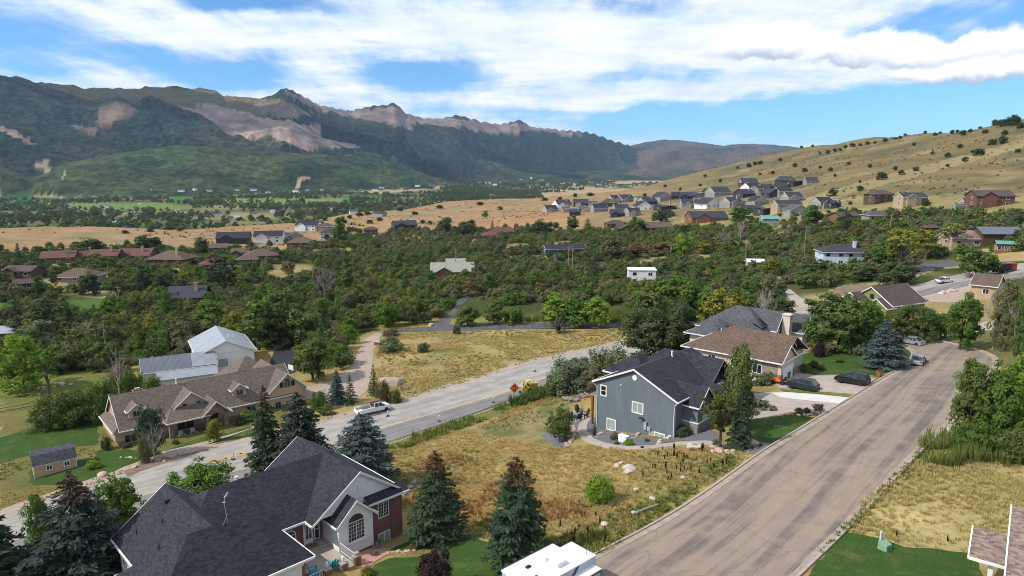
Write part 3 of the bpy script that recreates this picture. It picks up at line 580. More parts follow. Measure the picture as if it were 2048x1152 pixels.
drape('lawn', [(196,838),(196,890),(116,893),(0,928),(-80,940),(-80,885),(0,876),(67,856),(150,842)], M_lawn, .03, jag=.4)
drape('lawn', [(196,900),(329,900),(409,875),(520,850),(516,872),(413,896),(311,917),(249,941),(160,968),(62,972),(60,940),(140,925),(190,918)], M_lawn, .03, jag=.5)
drape('lawn', [(119,603),(203,597),(278,588),(390,578),(390,583),(277,596),(208,611),(203,632),(162,636),(120,618)], M_lawn3, .03, jag=.8)
drape('lawn', [(-60,604),(0,602),(20,608),(10,650),(-60,655)], M_lawn3, .03, jag=.8)
drape('lawn', [(812,1084),(826,1050),(884,1060),(943,1074),(988,1088),(1000,1105),(1030,1120),(1075,1135),(1000,1185),(700,1185),(735,1150),(752,1130),(775,1117),(850,1112),(880,1094),(840,1098),(800,1104),(770,1106)], M_lawn, .03, jag=.25)
drape('lawn', [(1495,841),(1545,834),(1582,829),(1636,836),(1552,889),(1502,882),(1493,858)], M_lawn, .03)
drape('lawn', [(1689,1064),(1744,1073),(1806,1092),(1945,1109),(1990,1200),(1570,1200)], M_lawn, .03, jag=.2)
drape('lawn', [(1598,712),(1650,694),(1760,686),(1820,694),(1830,708),(1820,722),(1762,752),(1700,748),(1628,750),(1602,738)], M_lawn, .03, jag=.3)
drape('lawn', [(1560,779),(1620,783),(1708,791),(1700,795),(1640,788),(1570,784)], M_lawn2, .06)
drape('gravel_bed', [(1163,846),(1190,838),(1205,858),(1320,882),(1352,852),(1410,850),(1445,878),(1440,888),(1361,881),(1314,888),(1279,893),(1232,891),(1192,886),(1172,872)], M_gravel, .045)
drape('gravel_bed', [(1080,872),(1105,856),(1128,846),(1150,840),(1160,850),(1155,868),(1140,885),(1118,898)], M_gravel, .045)
drape('gravel_bed', [(1428,892),(1500,882),(1552,893),(1522,909),(1460,907)], M_gravel, .045)
drape('gravel_bed', [(1490,806),(1530,800),(1545,812),(1530,822),(1492,832)], M_gravel, .06)
drape('gravel_bed', [(1585,827),(1600,822),(1655,822),(1638,834)], M_gravel, .07)
drape('fire_pit_patio', [(1148 + 28 * math.cos(a), 833 + 12 * math.sin(a)) for a in np.linspace(0, 6.1, 16)], M_conc, .05)
drape('pink_gravel_bed', [(690,1110),(716,1098),(745,1090),(775,1098),(790,1106),(770,1112),(750,1124),(735,1140),(715,1128)], M_pinkg, .05)
drape('pink_gravel_bed', [(1008,1126),(1022,1118),(1052,1116),(1056,1126),(1036,1134),(1016,1134)], M_pinkg, .05)
WALK = [(1190,832),(1174,838),(1163,852),(1167,873),(1190,888),(1232,896),(1279,898),(1314,893),(1361,887),(1400,885),(1438,889)]
strip('garden_path', WALK, -.65, .65, -.05, .085, M_conc, step=.8)
drape('dirt_bank', [(1640,590),(1690,572),(1730,566),(1745,576),(1710,592),(1660,600)], M_soil, .06, jag=.6)
drape('dirt_bank', [(1530,560),(1560,552),(1585,553),(1580,562),(1545,566)], M_soil, .06, jag=.6)
drape('dirt_bank', [(249,944),(311,918),(400,899),(420,900),(320,930),(255,955)], M_soil, .064, jag=.4)
# ------------------------------------------------------------ plants: meshes
def leafmat(name, c1, c2, c3=None, trans=.3, rand=.5, tip=None):
    m = bpy.data.materials.new(name); m.use_nodes = True; t = NT(m.node_tree); o = t.n('ShaderNodeOutputMaterial')
    oi = t.n('ShaderNodeObjectInfo'); ob = t.n('ShaderNodeTexCoord').outputs['Object']; n = t.noise(ob, .8, 3, .6)
    c = t.mix(t.ramp(n, .3, .7), c4(c1), c4(c2))
    if c3: c = t.mix(t.math('MULTIPLY', t.ramp(oi.outputs['Random'], .0, 1.0, 0, 1, False), rand), c, c4(c3))
    if tip: sz_ = t.n('ShaderNodeSeparateXYZ'); t.l(ob, sz_.inputs[0]); c = t.mix(t.math('MULTIPLY', t.ramp(t.math('ADD', sz_.outputs[2], t.math('MULTIPLY', n, 1.6)), 7.2, 8.8), .75), c, c4(tip))
    g = t.n('ShaderNodeNewGeometry'); c = t.mix(t.math('MULTIPLY', g.outputs['Random Per Island'], .45), c, t.mix(1, c, (.45, .5, .45, 1), 'MULTIPLY'))
    d_ = t.n('ShaderNodeBsdfDiffuse'); tr = t.n('ShaderNodeBsdfTranslucent'); t.l(c, d_.inputs[0]); t.l(t.mix(1, c, (1.15, 1.2, .8, 1), 'MULTIPLY'), tr.inputs[0])
    mx = t.n('ShaderNodeMixShader'); mx.inputs[0].default_value = trans; t.l(d_.outputs[0], mx.inputs[1]); t.l(tr.outputs[0], mx.inputs[2]); t.l(mx.outputs[0], o.inputs[0]); return m
LM = {'rusttop': leafmat('needle_rust_top', (.045,.082,.045), (.072,.112,.062), (.085,.10,.055), .12, .5, (.16,.085,.04)), 'dusktop': leafmat('needle_dusk_top', (.045,.075,.062), (.07,.10,.088), (.06,.07,.055), .12, .5, (.13,.085,.06)),
 'dusk': leafmat('needle_dusk', (.045,.075,.062), (.07,.10,.088), (.06,.07,.055), .12),
 'green': leafmat('leaf_green', (.09,.145,.04), (.13,.19,.057), (.165,.19,.065)), 'dark': leafmat('leaf_dark', (.064,.098,.04), (.096,.13,.054), (.135,.14,.065)),
 'lime': leafmat('leaf_lime', (.17,.28,.035), (.22,.32,.05), (.18,.28,.045)), 'yellow': leafmat('leaf_yellowish', (.20,.21,.04), (.28,.26,.05), (.16,.19,.045)),
 'olive': leafmat('leaf_olive', (.14,.155,.07), (.195,.195,.092), (.19,.165,.10)), 'sage': leafmat('leaf_sage', (.15,.19,.105), (.21,.24,.145), (.17,.2,.12)),
 'orange': leafmat('leaf_orange', (.22,.135,.065), (.18,.15,.065), (.15,.14,.06)), 'purple': leafmat('leaf_purple', (.035,.024,.027), (.052,.034,.037), (.06,.038,.04), .15),
 'mid': leafmat('leaf_mid', (.10,.18,.037), (.145,.22,.05), (.08,.15,.035)), 'brown': leafmat('leaf_brown', (.155,.13,.095), (.13,.115,.085), (.11,.10,.075)),
 'spruce': leafmat('needle_green', (.045,.082,.045), (.072,.112,.062), (.085,.10,.055), .12), 'blue': leafmat('needle_blue', (.085,.13,.125), (.125,.175,.17), (.075,.105,.095), .12),
 'pine': leafmat('needle_pine', (.075,.105,.028), (.125,.135,.038), (.10,.11,.035), .15), 'darkpine': leafmat('needle_dark', (.034,.06,.031), (.054,.082,.04), (.06,.066,.036), .1),
 'hillbush': leafmat('leaf_hill', (.05,.08,.028), (.07,.095,.035), (.09,.09,.045)), 'valley': leafmat('leaf_valley', (.065,.10,.04), (.10,.14,.055), (.15,.17,.07), .3, .8)}
M_bark = pmat('bark', (.10,.075,.055), .95, .3, 3.0, bump=.6, aniso=(1, 1, .25)); M_pale = pmat('pale_bark', (.42,.38,.33), .9, .25, 2.0, bump=.4); M_grey = pmat('grey_deadwood', (.27,.235,.21), .95, .25, 2.0)
def quads(c, nrm, size, rg, asp=.62, along=None):
    """leaf-shaped quads at c facing nrm"""
    n = len(c); a = rg.normal(size=(n, 3)); nrm = nrm / (np.linalg.norm(nrm, axis=1, keepdims=True) + 1e-9)
    u = np.cross(nrm, a) if along is None else along - nrm * (along * nrm).sum(1, keepdims=True); u /= np.linalg.norm(u, axis=1, keepdims=True) + 1e-9; v = np.cross(nrm, u); s = size.reshape(-1, 1)
    V = np.stack([c - u * s, c - v * s * asp, c + u * s, c + v * s * asp], 1).reshape(-1, 3); F = np.arange(4 * n).reshape(n, 4); return V, F
def unit(n, rg): a = rg.normal(size=(n, 3)); return a / np.linalg.norm(a, axis=1, keepdims=True)
def broad(seed, H=8.0, rx=3.0, zc=.6, rz=.42, nclump=40, per=45, leaf=.3, cr=.3, low=.0, open_=0.0):
    """crown of leaf clumps on an uneven shell, trunk with limbs reaching the clumps"""
    rg = np.random.default_rng(seed); d_ = unit(nclump, rg); d_[:, 2] = np.where(d_[:, 2] < -.85, -d_[:, 2], d_[:, 2])
    rad = rg.uniform(.35, .95, nclump) ** .6 * rg.uniform(.72, 1.06, nclump); lump = 1 + .22 * np.sin(d_[:, 0] * 3 + seed) + .18 * np.sin(d_[:, 1] * 4 + seed * 2)
    cc = d_ * (rad * lump)[:, None] * np.array([rx, rx, rz * H]); cc[:, 2] += zc * H; cc[:, 2] = np.maximum(cc[:, 2], H * low + .2)
    crs = rx * cr * rg.uniform(.6, 1.35, nclump); idx = np.repeat(np.arange(nclump), (per * rg.uniform(.5, 1.5, nclump)).astype(int))
    q = unit(len(idx), rg); rr_ = rg.uniform(.25, 1, len(idx)) ** .5; p = cc[idx] + q * (crs[idx] * rr_)[:, None] * np.array([1, 1, .8])
    nrm = q + unit(len(idx), rg) * .55 + np.array([0, 0, .25]) + d_[idx] * .4
    V, F = quads(p, nrm, leaf * rg.uniform(.6, 1.3, len(idx)), rg)
    V[:, 2] = np.maximum(V[:, 2], .02); mb = MB(); tw = H * .018 + .03; top = zc * H
    mb.tube([(0, 0, -.3), (.05, .02, top * .35), (.1 * rg.normal(), .1 * rg.normal(), top * .8), (.2 * rg.normal(), .2 * rg.normal(), top * 1.15)], [tw * 1.3, tw, tw * .7, tw * .25], 7)
    for k in rg.choice(nclump, min(nclump, 12), replace=False):
        z0 = top * rg.uniform(.3, .8); mb.tube([(0, 0, z0), tuple(cc[k] * np.array([.5, .5, .5]) + np.array([0, 0, z0 * .5 + .1 * H])), tuple(cc[k])], [tw * .5, tw * .3, tw * .08], 4, cap=False)
    return V, F, mb
def spruce(seed, H=9.0, rb=2.2, nwh=26, per=9, leaf=.17, tw_per=26, bare=.07, droop=.25, pw=.85, sparse_top=0.0):
    rg = np.random.default_rng(seed); Cn, Nn, S, Al = [], [], [], []; mb = MB()
    mb.tube([(0, 0, -.3), (0, 0, H * .5), (0, 0, H * .98)], [H * .02, H * .013, .015], 7)
    for k in range(nwh):
        f = k / (nwh - 1); z = H * (bare + (1 - bare) * f ** .92); L = rb * (1 - f) ** pw + .12; nb = max(4, int(per * (1 - .55 * f)))
        if f > .86: nb = max(4, nb)
        L *= rg.uniform(.88, 1.12)
        for b in range(nb):
            a = 2 * math.pi * (b + rg.uniform(-.35, .35)) / nb + k * 1.1; l = L * rg.choice([rg.uniform(.5, .8), rg.uniform(.8, 1.18)], p=[.3, .7]); zz = z + rg.uniform(-.5, .5) * H / nwh
            nt = max(5, int(tw_per * l / rb * rg.uniform(.8, 1.2))); s = rg.uniform(.12, 1, nt) ** .75; w_ = (.16 + .22 * (1 - s)) * l * rg.uniform(-1, 1, nt)
            drop = -droop * l * s ** 1.5 + .12 * l * s ** 3 + rg.normal(size=nt) * .04
            x = math.cos(a) * l * s - math.sin(a) * w_; y = math.sin(a) * l * s + math.cos(a) * w_
            Cn.append(np.stack([x, y, zz + drop], -1)); nn = np.tile([math.cos(a) * .35, math.sin(a) * .35, .9], (nt, 1)) + rg.normal(size=(nt, 3)) * .55; Nn.append(nn); S.append(leaf * rg.uniform(.7, 1.5, nt) * (.75 + .25 * (1 - f))); Al.append(np.tile([math.cos(a), math.sin(a), -.15], (nt, 1)) + np.stack([-math.sin(a) * np.sign(w_), math.cos(a) * np.sign(w_), 0 * w_], -1) * .7 + rg.normal(size=(nt, 3)) * .3)
            if k % 2 == 0 and l > .5: mb.tube([(0, 0, zz), (math.cos(a) * l * .5, math.sin(a) * l * .5, zz - droop * l * .35), (math.cos(a) * l * .95, math.sin(a) * l * .95, zz - droop * l * .85)], [.035, .025, .008], 3, cap=False)
    V, F = quads(np.concatenate(Cn), np.concatenate(Nn), np.concatenate(S), rg, .34, np.concatenate(Al)); return V, F, mb
def bare(seed, H=8.0, spread=.3, n=16):
    rg = np.random.default_rng(seed); mb = MB(); mb.tube([(0, 0, -.2), (0, 0, H * .5), (.1, .1, H)], [H * .016, H * .01, .02], 6)
    for k in range(n):
        z = H * rg.uniform(.2, .85); a = rg.uniform(0, 6.28); l = H * spread * (1.1 - z / H) + .4; dx, dy = math.cos(a), math.sin(a); p1 = (dx * l * .5, dy * l * .5, z + l * .6); p2 = (dx * l * .9, dy * l * .9, z + l * 1.6)
        mb.tube([(0, 0, z), p1, p2], [H * .006, H * .004, .012], 4, cap=False)
        for _ in range(4):
            b = rg.uniform(0, 6.28); mb.tube([p1, (p1[0] + .4 * l * math.cos(b), p1[1] + .4 * l * math.sin(b), p1[2] + l * rg.uniform(.3, .9))], [.025, .008], 3, cap=False)
    return mb
def proto(name, VF):
    V, F, mb = VF; return npmesh(name + '_crown', V, F), mb
SH = {}   # shape -> list of (H, crown mesh, trunk MB mesh)
def reg(key, H, VF):
    V, F, mb = VF; cm = npmesh('crown', V, F); tm = bpy.data.meshes.new('trunk'); tm.from_pydata([tuple(v) for v in mb.v], [], mb.f); tm.update(); SH.setdefault(key, []).append((H, float(np.percentile(np.hypot(V[:, 0], V[:, 1]), 97)), cm, tm))
for s in range(3): reg('hi', 8, broad(10 + s, 8, 3.0, .47, .52, 160, 66, .16, .22, .04))
for s in range(2): reg('hibush', 4, broad(20 + s, 4, 2.6, .4, .56, 120, 56, .13, .25, .02))
for s in range(4): reg('round', 8, broad(30 + s, 8, 3.4, .46, .52, 66, 48, .30, .28, .03))
for s in range(3): reg('oval', 10, broad(40 + s, 10, 2.5, .48, .51, 66, 48, .29, .33, .03))
for s in range(2): reg('column', 12, broad(50 + s, 12, 1.3, .52, .49, 44, 40, .26, .5))
for s in range(4): reg('bush', 3.5, broad(60 + s, 3.5, 2.3, .4, .56, 40, 36, .24, .33, .02))
for s in range(2): reg('open', 10, broad(70 + s, 10, 2.3, .62, .36, 34, 26, .24, .26))
for s in range(3): reg('sprhi', 9, spruce(80 + s, 9, 2.6, 25, 13, .2, 74, droop=.32, pw=.75))
for s in range(2): reg('sprfull', 9, spruce(85 + s, 9, 2.6, 26, 13, .2, 74, .11, .30, .55))
for s in range(2): reg('spr', 9, spruce(90 + s, 9, 2.0, 20, 9, .26, 16))
for s in range(2): reg('pine', 10, broad(96 + s, 10, 2.4, .6, .4, 40, 40, .22, .3))
reg('pinehi', 9, broad(99, 9, 2.1, .56, .46, 90, 60, .14, .24, .12))
reg('slim', 6, spruce(88, 6, 1.0, 24, 9, .11, 30, .03, -.25, .75))
BARE = [bare(1, 8, .3), bare(2, 8, .22, 12), bare(3, 7, .4, 20)]
for i, b in enumerate(BARE):
    me = bpy.data.meshes.new('limbs'); me.from_pydata([tuple(v) for v in b.v], [], b.f); me.update(); BARE[i] = me
_mc = {}
def withmat(me, mat):
    k = (me.name, mat.name)
    if k not in _mc:
        m2 = me.copy() if len(me.materials) else me
        if len(m2.materials): m2.materials[0] = mat
        else: m2.materials.append(mat)
        _mc[k] = m2
    return _mc[k]
_base = {}
def treemesh(me, mat):
    k = (me.as_pointer(), mat.name)
    if k not in _base: m2 = me.copy(); m2.materials.clear(); m2.materials.append(mat); _base[k] = m2
    return _base[k]
NAMES = {'spr': 'spruce_tree', 'sprfull': 'spruce_tree', 'sprhi': 'spruce_tree', 'slim': 'juniper_tree', 'pine': 'pine_tree', 'pinehi': 'pine_tree', 'bush': 'shrub', 'hibush': 'shrub', 'column': 'poplar_tree'}
TREES = []
def tree_at(pos, H, Wd, shape, leaf, label, group=None, bark=None, cat=None, seed=None):
    rs = random.Random(seed if seed is not None else len(TREES) * 7 + 1); h0, r0, cm, tm = rs.choice(SH[shape]); nm = NAMES.get(shape, 'broadleaf_tree')
    e = empty(nm, (pos[0], pos[1], pos[2] - .05), rs.uniform(0, 6.28), label, cat or ('shrub' if nm == 'shrub' else 'tree'), group); sz = H / h0; sx = Wd / 2 / r0
    e.scale = (sx, sx, sz)
    for n_, me, mt in (('trunk', tm, bark or M_bark), ('crown', cm, LM[leaf])):
        o = bpy.data.objects.new(n_, treemesh(me, mt)); C.objects.link(o); o.parent = e
    TREES.append((pos[0], pos[1], Wd / 2)); return e
def tree_px(x, yb, yt, w, shape, leaf, label, group=None, bark=None, **k):
    p = P(x, yb); H = zat(p, yt); dep = p.y * cp - (p.z - HC) * sp_; return tree_at(p, max(.4, H), max(.4, w * dep / FPX), shape, leaf, label, group, bark, **k)
def dead_px(x, yb, yt, label, w=None, mat=None, cat='tree', group=None):
    p = P(x, yb); H = zat(p, yt); e = empty('dead_tree', p, random.uniform(0, 6), label, cat, group); me = random.choice(BARE); zs = [v.co.z for v in me.vertices]; s = H / max(zs)
    e.scale = (s, s, s); o = bpy.data.objects.new('limbs', treemesh(me, mat or M_grey)); C.objects.link(o); o.parent = e; TREES.append((p.x, p.y, 1)); return e
def scatter(name, label, VF, mat, pts, scl, seed=0, lean=0.0, cat=None):
    """uncountable growth: one mesh holding the pattern plant and the places it stands at; a modifier repeats it"""
    V, F = VF[:2]; n0 = len(V); me = bpy.data.meshes.new(name); allv = np.concatenate([V, pts])
    me.vertices.add(len(allv)); me.vertices.foreach_set('co', allv.astype(np.float32).ravel()); k = F.shape[1]
    me.loops.add(F.size); me.loops.foreach_set('vertex_index', F.astype(np.int32).ravel()); me.polygons.add(len(F)); me.polygons.foreach_set('loop_start', np.arange(0, F.size, k, dtype=np.int32)); me.update(calc_edges=True)
    a = me.attributes.new('place', 'BOOLEAN', 'POINT'); a.data.foreach_set('value', np.r_[np.zeros(n0, bool), np.ones(len(pts), bool)])
    a = me.attributes.new('size', 'FLOAT', 'POINT'); a.data.foreach_set('value', np.r_[np.ones(n0), scl].astype(np.float32)); me.materials.append(mat)
    o = bpy.data.objects.new(name, me); C.objects.link(o); tag(o, label, cat, None, 'stuff')
    g = bpy.data.node_groups.new('spread', 'GeometryNodeTree'); g.interface.new_socket('Geometry', in_out='INPUT', socket_type='NodeSocketGeometry'); g.interface.new_socket('Geometry', in_out='OUTPUT', socket_type='NodeSocketGeometry')
    N = g.nodes; gi = N.new('NodeGroupInput'); go = N.new('NodeGroupOutput'); sg = N.new('GeometryNodeSeparateGeometry'); na = N.new('GeometryNodeInputNamedAttribute'); na.data_type = 'BOOLEAN'; na.inputs[0].default_value = 'place'
    ns = N.new('GeometryNodeInputNamedAttribute'); ns.data_type = 'FLOAT'; ns.inputs[0].default_value = 'size'; ip = N.new('GeometryNodeInstanceOnPoints'); rv = N.new('FunctionNodeRandomValue'); rv.data_type = 'FLOAT_VECTOR'
    rv.inputs[0].default_value = (-lean, -lean, 0); rv.inputs[1].default_value = (lean, lean, 6.283); rv.inputs['Seed'].default_value = seed
    L = g.links.new; L(gi.outputs[0], sg.inputs[0]); L(na.outputs[0], sg.inputs[1]); L(sg.outputs[0], ip.inputs['Points']); L(sg.outputs[1], ip.inputs['Instance']); L(rv.outputs[0], ip.inputs['Rotation']); L(ns.outputs[0], ip.inputs['Scale']); L(ip.outputs[0], go.inputs[0])
    md = o.modifiers.new('spread', 'NODES'); md.node_group = g; return o
def tuft(seed, n=14, h=.5, r=.22, w=.03):
    rg = np.random.default_rng(seed); a = rg.uniform(0, 6.28, n); b = rg.uniform(0, 1, n) ** .5 * r * .6; x = b * np.cos(a); y = b * np.sin(a); hh = h * rg.uniform(.5, 1.1, n); lx = x + np.cos(a) * r * rg.uniform(.2, 1, n); ly = y + np.sin(a) * r * rg.uniform(.2, 1, n)
    p = np.stack([-np.sin(a) * w, np.cos(a) * w, 0 * a], -1); c0 = np.stack([x, y, -.03 + 0 * x], -1); c1 = np.stack([lx, ly, hh], -1); mid = (c0 + c1) / 2 + np.array([0, 0, .08])
    V = np.stack([c0 - p, c0 + p, mid + p, c1, mid - p], 1)
    F = np.concatenate([[[i * 5, i * 5 + 1, i * 5 + 2, i * 5 + 4], [i * 5 + 4, i * 5 + 2, i * 5 + 3, i * 5 + 3]] for i in range(n)])
    V2 = V.reshape(-1, 3); T = np.concatenate([[[i * 5, i * 5 + 1, i * 5 + 2], [i * 5, i * 5 + 2, i * 5 + 4], [i * 5 + 4, i * 5 + 2, i * 5 + 3]] for i in range(n)]); return V2, T
# ------------------------------------------------------------ buildings
M_trim = pmat('white_trim', (.72,.72,.70), .6, .05, 1.0); M_glass = glassy('window_glass', (.018,.022,.028)); M_blind = pmat('blind_glass', (.30,.36,.34), .25, .12, 1.0, spec=.6)
M_stucco_w = pmat('white_stucco', (.74,.74,.73), .9, .04, 1.5, bump=.15); M_brick = None
def brickmat(name, c1, c2, mortar, sx=.22, sz=.075):
    m = bpy.data.materials.new(name); m.use_nodes = True; t = NT(m.node_tree); o = t.n('ShaderNodeOutputMaterial'); b = t.n('ShaderNodeBsdfPrincipled'); t.l(b.outputs[0], o.inputs[0]); MATS[name] = m
    tc = t.n('ShaderNodeTexCoord'); s = t.n('ShaderNodeSeparateXYZ'); t.l(tc.outputs['Object'], s.inputs[0]); cb = t.n('ShaderNodeCombineXYZ'); t.l(t.math('ADD', s.outputs[0], s.outputs[1]), cb.inputs[0]); t.l(s.outputs[2], cb.inputs[1])
    br = t.n('ShaderNodeTexBrick'); t.l(cb.outputs[0], br.inputs['Vector']); br.inputs['Color1'].default_value = c4(c1); br.inputs['Color2'].default_value = c4(c2); br.inputs['Mortar'].default_value = c4(mortar)
    br.inputs['Scale'].default_value = 1; br.inputs['Brick Width'].default_value = sx; br.inputs['Row Height'].default_value = sz; br.inputs['Mortar Size'].default_value = .008
    n = t.noise(tc.outputs['Object'], 1.2, 4, .6); c = t.mix(t.ramp(n, .3, .7, .35, 0), br.outputs[0], c4([k * .55 for k in c1])); t.l(c, b.inputs['Base Color']); b.inputs['Roughness'].default_value = .9
    bp = t.n('ShaderNodeBump'); bp.inputs[0].default_value = .5; bp.inputs[1].default_value = .01; t.l(br.outputs[1], bp.inputs['Height']); bp.invert = True; t.l(bp.outputs[0], b.inputs['Normal']); return m
M_brick = brickmat('red_brick', (.23,.085,.06), (.17,.062,.045), (.30,.22,.18)); M_stone = brickmat('ledge_stone', (.30,.22,.16), (.17,.12,.09), (.09,.07,.06), .42, .16); M_stoneg = brickmat('grey_ledge_stone', (.30,.27,.245), (.20,.175,.16), (.10,.09,.085), .4, .15)
M_wood = pmat('brown_wood', (.20,.10,.045), .7, .25, 1.5, aniso=(1, 1, 6)); M_door = pmat('dark_door', (.06,.03,.02), .5, .2); M_dark = pmat('dark_metal', (.03,.03,.033), .5, .15, metal=.3)
SH_black = shingle('black_shingle', (.028,.029,.038), var=.45); SH_tan = shingle('weathered_shingle', (.135,.105,.085)); SH_brown = shingle('brown_shingle', (.115,.078,.058)); SH_grey = shingle('grey_shingle', (.075,.078,.088)); SH_red = shingle('red_brown_shingle', (.125,.06,.047)); SH_char = shingle('charcoal_shingle', (.04,.042,.052)); SH_pink = shingle('mottled_shingle', (.205,.15,.125), var=.5)
SH_dk = shingle('dark_brown_shingle', (.085,.06,.055)); MT_grey = ribbed('grey_metal_roof', (.115,.13,.16), .45, .6, 0.0); MT_lgrey = ribbed('light_metal_roof', (.29,.32,.355), .9, .55, 0.0); MT_black = ribbed('black_metal_roof', (.045,.045,.06), .45, .4); MT_green = ribbed('green_metal_roof', (.10,.36,.30), .4); MT_sage = ribbed('sage_metal_roof', (.31,.31,.245), .45, .5)
MT_white = ribbed('white_metal_roof', (.75,.75,.75), .5, .5, 0)
class House:
    def __init__(s, name, label, loc, th, roof, fascia=None, cat='house', group=None):
        s.e = empty(name, loc, R(90 - th), label, cat, group); s.W = {}; s.roofs = MB(); s.fas = MB(); s.roof_m = roof; s.fas_m = fascia or M_trim; s.wins = 0
    def wall(s, mat, x0, x1, y0, y1, z0, z1): s.W.setdefault(mat.name, (mat, MB()))[1].box(x0, x1, y0, y1, z0, z1)
    def solid(s, mat, pts, d_): s.W.setdefault(mat.name, (mat, MB()))[1].ext(pts, d_)
    def slab(s, pts, t=.16, flip=False):
        a = [Vector(p) for p in pts]
        if (a[1] - a[0]).cross(a[2] - a[0]).z < 0: a = a[::-1]
        n = len(a); dn = Vector((0, 0, -t)); s.roofs.add(a, [tuple(range(n))]); s.roofs.add([p + dn for p in a], [tuple(range(n - 1, -1, -1))])
        c = sum(a, Vector()) / n
        for i in range(n):
            p, q = a[i], a[(i + 1) % n]; k = s.fas; k.add([p, q, q + dn, p + dn], [(1, 0, 3, 2)])
    def edge(s, p, q, h=.2, w=.1, up=.02):
        """fascia board or gutter along an edge"""
        p, q = Vector(p), Vector(q); d_ = (q - p); n = Vector((d_.y, -d_.x, 0)).normalized() * w; s.fas.ext([p + Vector((0, 0, up)), q + Vector((0, 0, up)), q + Vector((0, 0, -h)), p + Vector((0, 0, -h))], n)
    def gable(s, x0, x1, y0, y1, ze, rise, axis='x', oh=.45, og=.35, ends=(1, 1), wm=None, t=.16, trim=True):
        def T(a, b, z): return (a, b, z) if axis == 'x' else (b, a, z)
        if axis == 'y': x0, x1, y0, y1 = y0, y1, x0, x1
        ym = (y0 + y1) / 2; p = rise / (ym - y0); zr = ze + rise; a, b = x0 - (og if ends[0] else 0), x1 + (og if ends[1] else 0)
        for sg, ye in ((-1, y0 - oh), (1, y1 + oh)):
            zl = ze - oh * p; s.slab([T(a, ye, zl + t), T(b, ye, zl + t), T(b, ym, zr + t), T(a, ym, zr + t)], t)
            if trim: s.edge(T(a, ye - sg * .0, zl + t), T(b, ye, zl + t), .16, .11 * (1 if (sg < 0) == (axis == 'x') else -1), .015)
            for k, xe in ((0, a), (1, b)):
                if ends[k] and trim: s.edge(T(xe, ye, zl + t), T(xe, ym, zr + t), .22, .06 * ((1 if k == 0 else -1) * (-1 if sg < 0 else 1)) * (-1 if axis == 'x' else 1) * (-1), .02)
        if wm is not None:
            for k, xe in ((0, x0), (1, x1)):
                if ends[k]: w_ = .2 if k == 0 else -.2; s.solid(wm, [T(xe, y0, ze - .01), T(xe, y1, ze - .01), T(xe, ym, zr - .02)], T(w_, 0, 0))
        return s
    def hip(s, x0, x1, y0, y1, ze, rise, oh=.45, t=.16, hipends=(1, 1)):
        p = rise / (min(x1 - x0, y1 - y0) / 2); x0 -= oh; x1 += oh; y0 -= oh; y1 += oh; zl = ze - oh * p + t; zr = ze + rise + t
        if x1 - x0 >= y1 - y0:
            h = (y1 - y0) / 2; ym = (y0 + y1) / 2; a = x0 + (h if hipends[0] else 0); b = x1 - (h if hipends[1] else 0); A, B = (a, ym, zr), (b, ym, zr)
            s.slab([(x0, y0, zl), (x1, y0, zl), B, A], t); s.slab([(x1, y1, zl), (x0, y1, zl), A, B], t)
            if hipends[0]: s.slab([(x0, y1, zl), (x0, y0, zl), A], t)
            if hipends[1]: s.slab([(x1, y0, zl), (x1, y1, zl), B], t)
        else:
            h = (x1 - x0) / 2; xm = (x0 + x1) / 2; a = y0 + (h if hipends[0] else 0); b = y1 - (h if hipends[1] else 0); A, B = (xm, a, zr), (xm, b, zr)
            s.slab([(x0, y1, zl), (x0, y0, zl), A, B], t); s.slab([(x1, y0, zl), (x1, y1, zl), B, A], t)
            if hipends[0]: s.slab([(x0, y0, zl), (x1, y0, zl), A], t)
            if hipends[1]: s.slab([(x1, y1, zl), (x0, y1, zl), B], t)
        for p_, q_, sg in (((x0, y0, zl), (x1, y0, zl), 1), ((x1, y1, zl), (x0, y1, zl), 1), ((x0, y1, zl), (x0, y0, zl), 1), ((x1, y0, zl), (x1, y1, zl), 1)): s.edge(p_, q_, .17, .11 * sg, .015)
        return s
    def shed(s, pts, t=.14):
        s.slab(pts, t); return s
    def win(s, face, a, c, z, w, h, style='dbl', glass=None, frame=None, name='window', fw=.09):
        """face '-y' etc with wall plane at c, centred at a along it and z up"""
        ax = face[1]; sg = -1 if face[0] == '-' else 1
        def T(u, d_, zz): return (a + u, c + sg * d_, z + zz) if ax == 'y' else (c + sg * d_, a + u, z + zz)
        fr = MB(); pn = MB(); hw, hh = w / 2, h / 2
        def bar(u0, u1, z0, z1, d0=0.0, d1=.07): 
            p = [T(u0, d0, z0), T(u1, d0, z0), T(u1, d0, z1), T(u0, d0, z1)]; q = Vector(T(0, d1, 0)) - Vector(T(0, d0, 0)); fr.ext(p, q)
        bar(-hw - fw, -hw, -hh - fw, hh + fw if style != 'arch' else hh); bar(hw, hw + fw, -hh - fw, hh + fw if style != 'arch' else hh); bar(-hw, hw, -hh - fw, -hh)
        poly = [(-hw, -hh), (hw, -hh), (hw, hh), (-hw, hh)]
        if style == 'arch':
            arc = [(hw * math.cos(k * math.pi / 10), hh + hw * .9 * math.sin(k * math.pi / 10)) for k in range(11)]; poly = [(-hw, -hh), (hw, -hh)] + arc
            ro = [((hw + fw) * math.cos(k * math.pi / 10), hh + (hw * .9 + fw) * math.sin(k * math.pi / 10)) for k in range(11)]
            for k in range(10): fr.ext([T(arc[k][0], 0, arc[k][1]), T(ro[k][0], 0, ro[k][1]), T(ro[k + 1][0], 0, ro[k + 1][1]), T(arc[k + 1][0], 0, arc[k + 1][1])], Vector(T(0, .07, 0)) - Vector(T(0, 0, 0)))
            bar(-hw, hw, hh - .03, hh + .03)
        else: bar(-hw, hw, hh, hh + fw)
